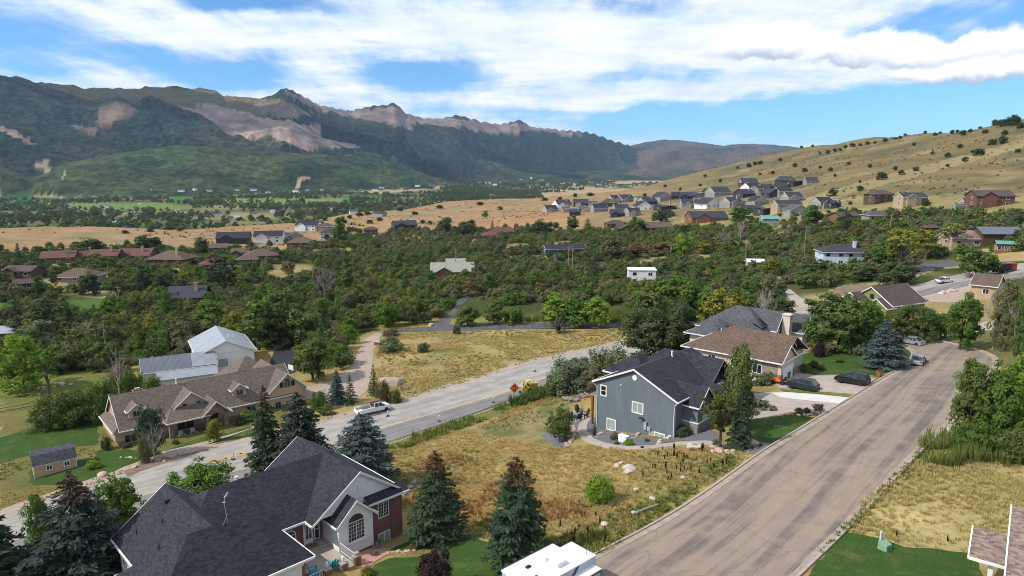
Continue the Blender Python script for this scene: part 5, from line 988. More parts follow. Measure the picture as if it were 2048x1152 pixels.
# brown-roofed cluster on the left
grp = 'brown and rust roofed houses among the trees'
for x, y, w, th, k, ch in [(115,527,60,70,'gable',1),(165,505,46,70,'hip',0),(205,523,56,80,'cross',1),(265,523,64,85,'cross',1),(330,530,76,95,'hip',1),(170,522,40,60,'gable',1),(438,505,36,70,'gable',0),(525,522,62,65,'hip',1),(495,530,40,70,'hip',0),(480,515,34,80,'cross',1),(425,540,40,60,'hip',0),(600,494,50,80,'hip',0),(1010,472,46,60,'gable',0),(985,478,34,70,'hip',0),(1655,425,10,60,'gable',0)][:-1]:
    far_house('ranch_house', 'low %s house with %s roof%s among the valley trees' % (dict(gable='gabled', hip='hip roofed', cross='cross gabled')[k], 'rust red' if x % 3 else 'plain brown', ' and pale chimney' if ch else ''), x, y, w, th, WALLS['redbrown'], SH_red if (x % 3) else SH_brown, 3.0, k, .75, grp, .5, WALLS['tan'] if ch else None)
far_house('ranch_house', 'brown house with rooftop skylight and grey porch roof by the left valley trees', 34, 556, 62, 95, WALLS['brown'], SH_dk, 3.0, 'cross', .6, None, .45)
far_house('ranch_house', 'low brown house with plain brown gable roof half hidden in scrub', 58, 580, 48, 55, WALLS['brown'], SH_dk, 2.8, 'gable', .6, None, .45)
far_house('hip_roof_house', 'house with grey brown hip roof above dense scrub oak', 148, 566, 74, 85, WALLS['grey'], SH_brown, 2.8, 'hip', .7, None, .5)
far_house('metal_roof_cabin', 'dark cabin with black standing seam roof in the oak scrub', 372, 612, 70, 80, WALLS['charcoal'], MT_black, 3.2, 'gable', .75, None, .7, WALLS['tan'])
far_house('red_house', 'red house with pale porch roof beside a dark spruce', -2, 692, 60, 80, WALLS['redbrown'], MT_lgrey, 3.6, 'gable', .7)
far_house('sage_roof_cabin', 'cedar cabin with sage green metal roof in the scrub', 905, 560, 86, 85, WALLS['cedar'], MT_sage, 3.2, 'cross', .7, None, .5, lift=.6)
far_house('loft_cabin', 'cedar loft with small sage roof rising behind the sage roofed cabin', 912, 548, 38, 85, WALLS['cedar'], MT_sage, 6.0, 'gable', .7, None, .4)
far_house('white_box_house', 'white flat roofed two storey house alone in the scrub', 1284, 569, 54, 95, WALLS['white'], MT_white, 5.6, 'flat', .6, None, wins=2)
far_house('navy_house', 'long low navy house with black roof among grey scrub', 1132, 508, 82, 80, WALLS['navy'], SH_black, 3.0, 'gable', .4, None, .4, wins=5)
far_house('pale_blue_house', 'pale blue two storey house with dark roof and white chimney', 1690, 532, 86, 97, WALLS['sky'], SH_char, 5.4, 'hip', .6, None, .45, WALLS['sky'], 4)
far_house('little_cottage', 'small cottage with white metal roof behind a utility pole', 1512, 536, 32, 95, WALLS['tan'], MT_white, 2.6, 'gable', .7, None, .4, wins=2)
far_house('teal_roof_house', 'small house with teal green metal roof in the oak scrub', 1541, 452, 32, 95, WALLS['sagew'], MT_green, 4.6, 'gable', .8, None, .4, wins=2)
for x, y, w, th, wl, rf, k, lb in [(466,488,62,75,'charcoal',SH_black,'cross','dark modern house with black roof beside the golden field'),(536,486,56,80,'white',SH_black,'cross','white modern house with black roof beside the golden field'),(568,483,26,85,'grey',SH_char,'gable','narrow grey house beside the white modern house'),
        (612,462,46,95,'white',SH_black,'cross','white two storey house with dormer windows below the golden ridge'),(648,464,34,85,'tan',SH_dk,'hip','brown hip roofed house below the golden ridge'),(660,478,42,80,'white',SH_char,'hip','white house with charcoal hip roof behind round trees'),(592,484,30,70,'grey',SH_char,'front','grey gabled house with bright window wall'),(812,461,46,70,'charcoal',SH_char,'cross','charcoal house at the edge of the construction ground'),(742,470,26,80,'brown',SH_dk,'hip','brown hip roofed house half hidden by orchard trees')]:
    far_house('modern_house', lb, x, y, w, th, WALLS[wl], rf, 4.8 if x != 466 else 4.0, k, .7, None, .5)
for x, y, w, th, wl, rf, k, lb in [(1262,466,54,85,'brown',SH_dk,'cross','large brown lodge house with stacked gables'),(1320,464,60,75,'brown',SH_brown,'gable','brown lodge wing with wide gable roof'),(1235,455,40,80,'brown',SH_dk,'hip','brown hip roofed house left of the lodge'),(1420,444,74,85,'cedar',SH_char,'cross','cedar house with dark roof and lit gable windows'),(1600,430,44,80,'sagew',SH_grey,'front','sage house with grey gable roof and white trim'),
        (1580,424,52,85,'tan',SH_char,'gable','tan house with long charcoal roof above the sage house'),(1700,444,50,70,'cedar',SH_dk,'cross','cedar house with steep brown gables in the trees'),(1760,442,46,85,'grey',SH_grey,'hip','grey roofed house tucked into trees under the cream house'),(1770,405,50,75,'brown',SH_dk,'hip','brown hip roofed house beside the cream house'),(1830,412,52,85,'tan',SH_char,'cross','cream two storey house with charcoal roof on the slope'),
        (1990,413,72,95,'redbrown',SH_dk,'cross','red brick mansion with white balcony under the hill'),(1938,413,24,85,'tan',SH_dk,'gable','brown wing with square chimney beside the brick mansion'),(1868,470,30,85,'brown',SH_dk,'hip','dark brown house under yellowing aspens'),(2005,485,78,95,'brown',MT_grey,'gable','large windowless brown metal building'),(1950,494,90,95,'tan',ribbed('mauve_roof', (.30,.19,.18), .5),'gable','long ranch house with mauve metal roof'),
        (2010,506,30,110,'cedar',MT_green,'gable','orange timber shed with green metal roof'),(1908,468,22,95,'stone',SH_dk,'front','small house with tall arched gable windows'),(1998,594,70,45,'tan',SH_brown,'front','house with white gable trim behind bare aspens'),(1920,424,20,95,'grey',SH_grey,'gable','little grey barn under the brick mansion')]:
    far_house('lodge_house' if 'lodge' in lb else 'slope_house', lb, x, y, w, th, WALLS[wl], rf, 5.2 if w > 45 and y < 430 and 'wing' not in lb else 3.2, k, .6, None, .5, wins=0 if 'windowless' in lb else 3)
# dark-roofed new homes on the right-hand slope
random.seed(21); n_ = 0
HOMES = [(1105,424,28,'stone'),(1140,425,30,'white'),(1170,425,30,'stone'),(1202,424,32,'grey'),(1130,414,34,'white'),(1162,413,32,'charcoal'),(1195,412,34,'grey'),(1222,413,30,'charcoal'),(1245,424,32,'grey'),(1240,406,34,'stone'),(1258,404,34,'grey'),(1294,403,34,'stone'),(1290,420,38,'white'),(1302,410,34,'charcoal'),(1236,434,30,'charcoal'),(1270,432,28,'white'),
 (1338,420,38,'charcoal'),(1333,401,34,'white'),(1358,398,30,'charcoal'),(1382,417,38,'white'),(1375,398,30,'charcoal'),(1402,394,40,'white'),(1428,415,42,'white'),(1446,392,42,'white'),(1425,390,26,'charcoal'),(1473,413,36,'white'),(1480,410,24,'grey'),(1523,411,34,'grey'),(1498,394,34,'charcoal'),(1500,372,34,'charcoal'),(1510,380,30,'white'),(1530,384,30,'grey'),(1552,394,34,'charcoal'),(1572,391,32,'white'),(1545,382,30,'charcoal'),(1592,404,36,'grey'),(1602,370,42,'charcoal'),(1580,368,30,'charcoal'),(1625,368,26,'grey'),(1655,416,38,'white'),(1672,416,20,'charcoal'),(1540,428,36,'charcoal'),(1338,434,26,'charcoal'),(1150,432,24,'charcoal'),(1500,426,26,'charcoal')]
KIND = ['cross', 'gable', 'mono', 'cross', 'front']; LBL = {'white': 'dark roofed new house with white walls on the golden slope', 'charcoal': 'black walled new house with black roof on the golden slope', 'grey': 'dark roofed new house with grey walls on the golden slope', 'stone': 'dark roofed new house with beige stone gables on the golden slope'}
for i, (x, y, w, wl) in enumerate(HOMES):
    if wl == 'white' and i % 2: wl = 'grey'
    far_house('hillside_home', LBL[wl] + (', pale stone chimney' if i % 3 == 1 else ''), x, y, w * .92, 78 + random.uniform(-16, 22), WALLS[wl], SH_char if i % 3 else SH_black, 3.7 if i % 2 else 3.1, KIND[(i * 7) % 5], .95, 'dark roofed new homes on the slope', .6, WALLS['stone'] if i % 3 == 1 else None, 3, WALLS['stone'] if i % 2 else None)
# tiny houses of the far valley: simple gabled bodies
vh = []
for x, y in [(183,395),(210,402),(230,399),(140,420),(150,425),(112,421),(20,405),(60,418),(195,417),(205,415),(275,408),(310,397),(322,395),(335,398),(355,383),(385,380),(300,380),(272,380),(415,383),(470,381),(500,381),(530,386),(565,383),(585,384),(610,382),(640,381),(325,430),(335,427),(350,425),(260,425),(245,428),(180,440),(200,438),(225,445),(240,443),(270,432),(285,430),(455,439),(462,438),(500,432),(385,436),(400,434),(420,433),(540,425),(560,420),(575,418),(600,412),(640,408),(690,385),(720,384),(745,381),(760,377),(800,378),(830,374),(1000,385),(1010,388),(1018,384),(1030,388),(1040,383),(1050,387),(1058,382),(1070,386),(1082,380),(1095,381),(1030,378),(1060,376),(1100,376),(1110,372),(970,368),(985,370),(1000,366),(1020,364),(1040,360),(1060,357),(1120,368),(1150,370),(1165,372),(1180,366),(1195,371),(1210,373),(1220,370),(1205,366),(1140,360),(1080,362),(660,420),(700,428),(745,432),(430,432),(120,398),(95,408),(130,410),(515,384),(860,372)]:
    vh.append((x, y))
vproto = []
for k in range(4):
    m = MB(); w, d_, h = ((16, 10, 5), (12, 9, 4), (22, 9, 4.5), (14, 12, 6))[k]; m.box(0, w, 0, d_, -2, h, 0)
    m.ext([(-.6, -.6, h - .1), (w + .6, -.6, h - .1), (w + .6, d_ / 2, h + 3), (-.6, d_ / 2, h + 3)], (0, 0, .3), 1); m.ext([(-.6, d_ + .6, h - .1), (-.6, d_ / 2, h + 3), (w + .6, d_ / 2, h + 3), (w + .6, d_ + .6, h - .1)], (0, 0, .3), 1)
    m.ext([(.0, .05, h), (0, d_ - .05, h), (0, d_ / 2, h + 2.8)], (.3, 0, 0), 0); m.ext([(w - .3, .05, h), (w - .3, d_ - .05, h), (w - .3, d_ / 2, h + 2.8)], (.3, 0, 0), 0); vproto.append(m)
VM = [(WALLS['white'], SH_grey), (WALLS['white'], MT_lgrey), (WALLS['tan'], SH_dk), (WALLS['grey'], SH_char)]; vmesh = {}
VL = ['tiny white valley house with grey roof', 'tiny white valley building with pale metal roof', 'tiny tan valley house with brown roof', 'tiny grey valley house with dark roof']
for i, (x, y) in enumerate(vh):
    p = P(x, y); k = (i * 5 + i // 3) % 4; mi = (i * 3 + i // 5) % 4 if i % 3 else 0
    if (k, mi) not in vmesh: o = vproto[k].build('valley_house', list(VM[mi])); vmesh[(k, mi)] = o.data
    else: o = bpy.data.objects.new('valley_house', vmesh[(k, mi)]); C.objects.link(o)
    o.location = p; o.rotation_euler = (0, 0, random.uniform(-.7, .7)); s = min(1.4, max(.8, math.hypot(p.x, p.y) / 2600)); o.scale = (s, s, s); tag(o, VL[mi], 'house', 'far houses on the valley floor'); EXH.append((p.x, p.y, 14))
# ------------------------------------------------------------ trees and shrubs one can tell apart
random.seed(5)
for a in [  # x, base row, top row, width, shape, leaf, label
 (165,1195,945,215,'sprhi','dusktop','big dusky spruce with brown tip between the fence and the brick house'), (-30,1230,975,230,'sprhi','darkpine','very dark spruce beside the picket fence, left of the blue spruce'),
 (246,1080,953,100,'hi','mid','loose green maple behind the blue spruce and picket fence'), (85,1095,985,62,'hi','mid','slim green tree between two spruces at the picket fence'), (395,1012,925,135,'hi','mid','spreading green tree just behind the brick house roof'),
 (537,950,772,82,'sprhi','rusttop','tall narrow green spruce between the highway and the brick house'), (602,948,788,122,'sprfull','dusk','broad grey spruce touching the tall narrow spruce'), (725,975,826,132,'sprfull','blue','silver blue spruce beside the white gable of the brick house'),
 (873,1083,905,112,'sprfull','rusttop','spruce with rusty brown top on the lawn beside the brick wall'), (1033,1120,914,126,'sprfull','rusttop','dark green spruce with brownish tip and bare trunk in a pink gravel ring'),
 (865,1190,1096,96,'hibush','purple','dark purple leaved plum tree on the front lawn'), (1198,1006,950,62,'hibush','lime','yellow green wild shrub alone in the golden field'),
 (1473,862,686,84,'hi','green','tall green aspen beside the porch of the blue house'), (1440,894,768,76,'pinehi','pine','olive yellow pine in front of the blue house porch'), (1478,896,762,50,'sprhi','spruce','slim green spruce in the gravel bed by the kerb'),
 (1118,882,808,58,'hi','green','young dark tree in the gravel bed left of the garden path'), (1189,870,843,13,'slim','spruce','small columnar juniper at the corner of the blue house'), (1362,872,850,38,'hibush','dark','round clipped evergreen shrub below the stone bay'),
 (1138,784,712,96,'hibush','sage','grey green willow clump at the left end of the roadside hedge'), (1188,778,702,104,'hibush','olive','olive willow clump in the middle of the roadside hedge'), (1238,766,698,100,'hibush','sage','pale willow clump nearest the dark round tree'), (1112,792,748,52,'hibush','green','low green willow at the hedge end by the cones'),
 (1308,722,608,138,'hi','dark','big dark round tree between the highway and the blue house'), (1352,716,598,96,'hi','dark','second dark round tree behind the deck of the beige house'),
 (1678,700,580,128,'hi','green','large airy green tree beside the solar panel house'), (1735,694,598,88,'hi','mid','green tree in front of the green house gable'), (1766,734,640,84,'sprfull','blue','blue spruce with pale tip on the lawn by the street bend'),
 (1935,872,712,96,'hi','green','leafy aspen clump leaning over the right kerb'), (1988,884,722,100,'hi','mid','aspen with white trunks right of the kerb'), (2050,880,694,116,'hi','lime','bright green tree at the right of the aspens'), (1960,905,842,90,'hibush','mid','bushy undergrowth below the aspens'), (2040,920,850,110,'hibush','green','leafy thicket beside the cattails'),
 (1638,714,684,22,'hibush','purple','small purple plum in the flower garden'), (1920,700,582,72,'hi','mid','bright young aspen beside the grey drive'), (1848,682,612,66,'hi','green','green tree right of the green house'), (1805,684,606,60,'hi','green','green tree hiding the wall of the green house'), (1880,680,622,52,'oval','mid','small tree between the green house and the drive'),
 (2012,700,556,70,'hi','olive','tall olive tree behind the bare aspens'), (2050,720,570,60,'hi','green','tall tree right of the bare aspens'), (1950,552,492,76,'round','green','broad tree on a dark leaning trunk beside the highway'),
 (50,780,664,112,'hi','lime','bright yellow green tree at the edge of the left meadow'), (98,790,690,60,'open','mid','thin birch beside the bright yellow green tree'), (40,690,594,44,'spr','darkpine','brownish dark spruce beside the red house'), (96,672,600,112,'round','dark','broad dark oak behind the sage tree'), (78,700,636,70,'round','sage','silvery sage tree in front of the broad dark oak'), (135,690,630,60,'round','dark','smaller dark oak right of the sage tree'),
 (98,856,788,74,'hibush','green','left clump of the tall hedge behind the lawn'), (150,850,776,78,'hibush','green','middle clump of the tall hedge behind the lawn'), (206,842,762,70,'hibush','green','right clump of the tall hedge behind the lawn'), (242,786,730,56,'hibush','olive','rounded shrub at the gable end of the barn'), (268,790,742,50,'hibush','mid','bright shrub before the barn wall'), (305,800,752,40,'hibush','mid','leafy shrub between the barn and the tan chimney'),
 (303,915,808,58,'hi','spruce','slim dark pine in front of the tan house window'), (428,884,838,36,'hi','yellow','small yellow green maple before the stone porch'), (290,925,868,26,'hibush','olive','olive bush under the slim pine'), (213,900,872,24,'hibush','dark','wispy dark shrub at the corner of the tan house'),
 (626,762,664,84,'hi','green','large green tree between the black and gravel drives'), (675,806,738,40,'sprhi','blue','young blue spruce beside the gravel drive'), (701,808,750,34,'spr','spruce','young green spruce beside the young blue spruce'), (748,790,730,30,'spr','spruce','narrow conifer at the mouth of the gravel drive'), (768,806,758,32,'hibush','orange','rusty orange shrub behind the work truck'), (792,806,778,26,'hibush','green','green roadside shrub ahead of the work truck'), (682,738,700,34,'round','green','small round tree on the left of the gravel drive'), (640,820,780,40,'hibush','mid','pale flowering shrub at the right gable of the tan house'),
 (430,668,598,56,'oval','mid','upright bright cottonwood left of the white house'), (518,700,588,76,'oval','green','tall cottonwood behind the white house roof'), (560,690,574,70,'oval','green','second tall cottonwood behind the black drive'), (600,690,600,84,'round','green','broad green tree beside the utility pole'), (472,672,622,64,'round','yellow','yellowish willow between the cottonwoods'), (540,640,566,60,'round','mid','rounded tree above the cottonwoods'),
 (696,688,648,34,'round','lime','lime green shrub tree beside the utility pole'), (697,598,500,26,'column','green','tall columnar poplar above the scrub'), (650,612,538,46,'open','brown','half bare tan tree with pale limbs'), (240,612,556,36,'pine','dark','dark pine beside the sports lawn'), (293,598,528,40,'pine','darkpine','tall dark pine above the sports lawn'), (325,600,545,44,'pine','darkpine','dark spreading pine left of the black roof cabin'), (450,600,512,66,'pine','darkpine','big dark pine right of the black roof cabin'), (178,590,545,44,'round','dark','dark tree behind the sports lawn'),
 (935,652,608,50,'round','green','round green tree at the fork of the side road'), (988,648,600,46,'round','green','green tree in the yellow verge of the side road'), (1030,648,608,42,'bush','mid','leafy bush right of the green verge tree'), (1110,650,585,64,'oval','lime','bright lime tree beside the side road'), (1150,652,590,64,'round','mid','green tree between two lime trees on the verge'), (1188,654,588,70,'round','lime','rounded lime tree beside the yellow cattails'), (1120,666,630,30,'bush','brown','brownish bush standing on the near side of the side road'), (912,668,650,18,'bush','brown','small dark bush at the near side road edge'), (780,672,656,32,'bush','brown','dark grey bush at the gravel drive mouth'),
 (1366,510,468,46,'round','lime','vivid lime green round tree amid the dark scrub'), (1190,566,508,46,'spr','darkpine','lone dark spruce left of the white flat roofed house'), (1335,640,545,110,'round','mid','great green willow in front of the white flat roofed house'), (1300,660,570,70,'round','green','green willow below the white flat roofed house'), (1392,640,560,84,'round','mid','green cottonwood right of the great willow'), (1440,664,570,94,'round','yellow','yellow leaved cottonwood above the solar house'), (1500,652,580,70,'round','green','green cottonwood beside the yellow one'), (1560,640,592,54,'round','dark','dark tree at the bend of the gravel lane'),
 (1800,548,448,80,'open','yellow','tall yellowing aspen with pale trunks above the pale blue house'), (1770,540,486,60,'round','mid','pale green tree left of the tall yellowing aspen'), (1850,520,452,64,'open','yellow','yellowing aspen beside the mauve roof house'), (1905,500,440,60,'open','yellow','gold tinted aspen above the mauve roof house'), (1730,560,530,70,'round','dark','dark oak at the foot of the pale blue house'), (1630,560,520,64,'round','dark','dark oak left of the pale blue house'), (1790,572,520,76,'round','dark','dark oak right of the pale blue chimney'), (1690,470,415,38,'spr','darkpine','dark spruce in front of the cedar gabled house'), (1625,455,405,44,'oval','mid','tall green cottonwood beside the sage house'), (1480,448,410,44,'oval','mid','tall cottonwood left of the teal roof house'),
 (172,512,478,70,'round','dark','dense round tree behind the rust roofs'), (300,508,470,60,'round','dark','dense round tree at the golden field edge'), (405,512,475,30,'oval','dark','upright dark tree between rust roofs'), (40,530,488,30,'spr','darkpine','dark spruce at the left of the rust roofs'), (235,512,486,18,'spr','darkpine','small dark spruce among the rust roofs'), (252,512,490,18,'spr','blue','small blue spruce among the rust roofs'), (345,520,495,44,'round','dark','round dark tree behind the long rust roof'), (85,520,490,50,'round','dark','round dark tree left of the dense one'), (110,520,492,44,'round','green','round green tree behind the first rust roof'), (680,490,430,28,'oval','mid','loose upright tree beside the white hip roofed house'),
 (890,468,434,40,'round','dark','dense dark tree on the rim below the construction ground'), (935,472,438,44,'round','dark','dense round tree right of the rim tree'), (985,468,440,18,'spr','spruce','small spruce by the far road'), (1080,472,440,50,'round','dark','dark oak clump above the navy house'), (1145,462,432,28,'oval','dark','upright dark tree under the new homes'), (1175,462,436,24,'spr','spruce','spruce under the new homes'), (1320,445,420,36,'round','dark','dark tree between lodge and new homes'), (970,436,420,14,'oval','lime','small lime tree on the construction ground'),
 (1270,470,430,40,'round','green','green tree before the lodge'), (1225,520,470,56,'round','olive','olive oak right of the navy house'), (1420,500,478,40,'round','orange','orange tinted oak in the scrub'), (1320,510,482,50,'round','orange','rusty orange maple in the scrub'), (1350,502,474,36,'round','orange','orange maple touching the lime tree'), (1270,512,486,44,'round','orange','orange brown maple below the lodge'), (1590,560,540,40,'round','orange','orange shrub tree below the pale blue house'), (1640,490,468,30,'round','orange','orange maple above the pale blue house')]:
    tree_px(*a)
for a in [(1525,668,575,'leafless grey tree standing before the solar house'), (650,614,530,'bleached dead cottonwood in the dark scrub'), (1448,505,455,'pale dead tree in the scrub below the new homes'), (1480,490,440,'pair of pale dead limbs below the cottonwood'), (1110,535,500,'thin dead snag near the navy house'), (1985,700,575,'bare grey aspen with twisted limbs by the grey drive'), (2025,704,590,'second bare aspen by the grey drive'), (240,800,690,'bare pale sapling in the left woods edge'), (1345,470,445,'small bleached snag in the valley scrub'), (310,925,850,'leafless sapling in front of the tan house'), (500,690,640,'bleached sapling beside the cottonwood')]: dead_px(*a)
# hillside shrubs, dotted
gl = 'dark shrubs dotted over the golden hillside'
HB = [(1985,282,22),(2003,278,26),(1958,304,22),(1930,318,14),(1945,302,10),(1895,310,14),(1865,305,12),(1831,337,14),(1790,335,16),(1740,330,14),(1697,327,10),(1660,337,14),(1640,333,10),(1610,340,12),(1590,330,12),(1560,318,12),(1520,325,12),(1498,330,14),(1510,326,12),(1475,335,8),(1762,352,22),(1665,385,22),(1720,376,16),(1802,345,14),(1720,362,10),(1670,350,10),(1603,286,10),(1625,288,8),(1827,287,12),(1905,263,14),(1925,265,16),(1940,260,14),(1870,268,10),(2000,245,24),(2015,243,26),(2030,240,28),(1990,243,18),(2040,250,20),(1810,255,8),(1850,250,8),(1880,244,8),(1915,241,8),(1960,235,10),(1690,293,10),(1705,290,12),(1720,288,12),(1735,286,10),(1670,300,12),(1655,304,12),(1680,298,12),(1640,306,8),(1750,284,10),(1770,280,10),(1790,276,10),(1800,275,10),(1545,345,10),(1440,362,8),(1400,370,8),(1360,378,8),(1330,372,8),(1290,390,8),(1250,390,7),(1410,352,8),(1578,372,10),(1490,365,8),(1450,380,9),(1850,405,20),(1800,388,22),(1812,388,22),(1895,330,10),(1920,292,12),(2035,300,14),(2010,265,14),(1970,262,14),(1700,405,12),(1380,388,8),(1520,348,7)]
for i, (x, y, w) in enumerate(HB):
    yy = y + w * .35; p = P(x, yy)
    while math.hypot(p.x, p.y) > 1240 + (1900 - x) * .6 and yy < 420: yy += 1.5; p = P(x, yy)
    wd = max(w * .86, 8) * (p.y * cp) / FPX * random.uniform(.8, 1.15); tree_at(p, wd * .8, wd, 'bush', 'hillbush', 'dark round shrub dotted on the golden hillside', gl, cat='shrub')
for i in range(34):
    x, y = [(700,435),(720,430),(735,428),(760,425),(800,420),(830,428),(650,440),(675,442),(690,445),(640,446),(612,448),(880,415),(905,400),(1000,418),(1090,400),(1150,392),(870,402),(960,409),(760,440),(740,445),(600,438),(570,440),(845,445),(860,447),(540,445),(480,440),(300,462),(340,458),(360,460),(250,465),(420,452),(390,455),(1120,398),(1180,390)][i]
    tree_px(x, y + 2, y - 6, 11 + (i * 7) % 8, 'bush', 'hillbush', 'low dark bush dotted on the golden bench', 'bushes on the golden bench', cat='shrub')
HILL = [(1500,340),(1640,300),(1760,290),(1900,262),(2060,240),(2060,400),(1900,390),(1700,400),(1560,365)]
def brush(seed, dens, leaf, label, poly, lo, hi, thr, r0, r1):
    p = world_pick(poly, dens, seed, r0, r1); n = fbm(p[:, 0] / 60, p[:, 1] / 35, 4, seed); p = p[n > thr]; rg = np.random.default_rng(seed); V, F, _ = broad(seed, 1.4, 1.1, .4, .5, 10, 14, .25, .45, .02); scatter('hill_brush', label, (V, F), LM[leaf], p, rg.uniform(lo, hi, len(p)), seed)
# woods between: loose individuals first, the largest in view, then scrub nobody could count
def ok(p):
    x, y = p[:, 0], p[:, 1]; g = np.ones(len(p), bool)
    for q in EXP: 
        if q.shape[0] > 2:
            lo = q.min(0) - 3; hi = q.max(0) + 3; m = (x > lo[0]) & (x < hi[0]) & (y > lo[1]) & (y < hi[1])
            if m.any(): g[m] &= ~inpoly(x[m], y[m], [tuple(k) for k in q])
    for a, b, r in EXH: g &= np.hypot(x - a, y - b) > r
    return g
def sight(p, clear):
    """False where a plant would stand right in front of a house seen from the camera side"""
    g = np.ones(len(p), bool)
    for a, b, r in EXH:
        d0 = math.hypot(a, b)
        if d0 > 900 or d0 < 130: continue
        ua, ub = a / d0, b / d0; along = p[:, 0] * ua + p[:, 1] * ub; side = np.abs(p[:, 0] * ub - p[:, 1] * ua); g &= ~((along < d0) & (along > d0 - clear) & (side < r * .8))
    return g
def pick(poly, n, seed, mind=0.0, clear=0.0, rlim=(0, 1e9)):
    rg = np.random.default_rng(seed); px = np.array(poly, float); x0, y0 = px.min(0); x1, y1 = px.max(0)
    q = np.stack([rg.uniform(x0, x1, n * 4), rg.uniform(y0, y1, n * 4)], -1); q = q[inpoly(q[:, 0], q[:, 1], poly)][:n * 2]; p = Pn(q[:, 0], q[:, 1]); rr_ = np.hypot(p[:, 0], p[:, 1]); k = ok(p) & (rr_ > rlim[0]) & (rr_ < rlim[1])
    if clear: k &= sight(p, clear)
    return p[k][:n]
def world_pick(poly, dens, seed, r0, r1, clear=0.0):
    """even ground cover inside a pixel-outlined tract, by metres"""
    q = Pn([a for a, b in poly], [b for a, b in poly])[:, :2]; rg = np.random.default_rng(seed); lo, hi = q.min(0), q.max(0); n = int((hi - lo).prod() * dens); n = min(n, 400000); p = np.stack([rg.uniform(lo[0], hi[0], n), rg.uniform(lo[1], hi[1], n)], -1)
    p = p[inpoly(p[:, 0], p[:, 1], [tuple(k) for k in q])]; rr_ = np.hypot(p[:, 0], p[:, 1]); p = p[(rr_ > r0) & (rr_ < r1)]; p = np.column_stack([p, hfun(p[:, 0], p[:, 1])]); k = ok(p)
    if clear: k &= sight(p, clear)
    return p[k]
WOODS = [(-60,508),(250,500),(560,505),(700,475),(900,458),(1080,460),(1300,462),(1500,452),(1700,430),(1850,428),(2060,430),(2060,500),(1950,515),(1870,520),(1790,545),(1700,562),(1640,580),(1560,580),(1560,620),(1400,640),(1270,640),(1250,610),(1000,612),(930,590),(900,625),(860,648),(750,652),(690,670),(650,690),(610,680),(520,700),(420,690),(300,740),(120,750),(-60,752)]
pp = pick(WOODS, 175, 77, clear=12.0); WL = [('round','dark','dark green oak'),('round','olive','olive brown oak'),('round','green','mid green oak'),('oval','green','upright green cottonwood'),('oval','mid','upright light green cottonwood'),('round','olive','olive brown oak'),('bush','sage','silvery shrub'),('spr','spruce','dark pointed spruce'),('round','orange','rusty orange maple'),('round','dark','dark green oak'),('round','yellow','yellowish willow')]
cnt = 0
for i, p in enumerate(pp):
    if any(math.hypot(p[0] - a, p[1] - b) < r + 2.0 for a, b, r in TREES): continue
    sh, lf, lb = WL[(i * 7 + i // 11) % len(WL)]; H = random.uniform(4.5, 8.5) if sh != 'bush' else random.uniform(2.5, 4); tree_at(Vector(p), H * (1.15 if sh in ('oval', 'spr') else .9), H * (.55 if sh in ('spr', 'oval') else 1.0), sh, lf, lb + ' standing in the valley woods', 'loose trees of the valley woods', cat='tree' if sh != 'bush' else 'shrub'); cnt += 1
def scrub(name, label, leaf, seed, dens, hmin, hmax, shp, fld=None, poly=WOODS, r0=120, r1=620, clear=9.0):
    p = world_pick(poly, dens, seed, r0, r1, clear); rg = np.random.default_rng(seed); n = fbm(p[:, 0] / 28, p[:, 1] / 28, 3, seed); p = p[(n > (fld if fld is not None else -9)) & (fbm(p[:, 0] / 38, p[:, 1] / 38, 3, 999) > -.66)]
    V, F, _ = shp; return scatter(name, label, (V, F), LM[leaf], p, rg.uniform(hmin, hmax, len(p)), seed)
low = lambda s, H=3.0, rx=2.0, n=22, per=26, lf=.27: broad(s, H, rx, .45, .5, n, per, lf, .36, .03)
scrub('oak_scrub', 'dense dark oak scrub filling the valley floor', 'dark', 301, .015, .8, 1.7, low(201), -.3); scrub('oak_scrub', 'olive brown oak scrub mixed through the valley', 'olive', 302, .022, .8, 1.6, low(202), -.2); scrub('green_scrub', 'mid green leafy scrub in patches', 'green', 303, .016, .8, 1.7, low(203), .0)
scrub('light_scrub', 'light green willow scrub in patches', 'mid', 304, .013, .8, 1.5, low(204), .2); scrub('grey_scrub', 'grey brown leafless thickets', 'brown', 305, .012, .6, 1.2, low(205, 2.6, 1.9), .1); scrub('rust_scrub', 'rust coloured maple scrub in patches', 'orange', 306, .003, .6, 1.1, low(206), .75); scrub('sagebrush', 'silvery sagebrush between the oaks', 'sage', 307, .007, .5, 1.0, low(207), .1)
NEARW = [(-60,600),(20,610),(20,655),(-60,660),(-60,735),(120,745),(250,735),(300,725),(370,700),(370,680),(420,690),(520,705),(535,725),(548,698),(575,688),(606,680),(640,740),(690,735),(705,710),(730,672),(755,662),(790,654),(860,648),(885,632),(905,612),(935,575),(1000,590),(1250,600),(1265,625),(1400,640),(1560,610),(1560,570),(1250,570),(950,560),(600,570),(300,600),(280,600),(205,636),(120,640),(110,605)]
tall = lambda s: broad(s, 6.0, 2.6, .46, .52, 34, 34, .27, .32, .03)
for k_, (lf, lb, dn, fl) in enumerate([('green', 'tall mid green trees crowding the near woods', .009, -.1), ('mid', 'tall light green trees crowding the near woods', .006, .1), ('olive', 'tall olive trees crowding the near woods', .007, -.1), ('dark', 'tall dark oaks crowding the near woods', .006, 0.), ('yellow', 'yellowish willows in the near woods', .003, .3)]): scrub('wood_trees', lb, lf, 320 + k_, dn, .6, 1.25, tall(220 + k_), fl, NEARW, 100, 420, 14.0)
RSLOPE = [(1330,470),(1500,455),(1640,432),(1900,430),(2060,425),(2060,405),(1950,410),(1880,418),(1760,422),(1640,425),(1500,435),(1400,450)]
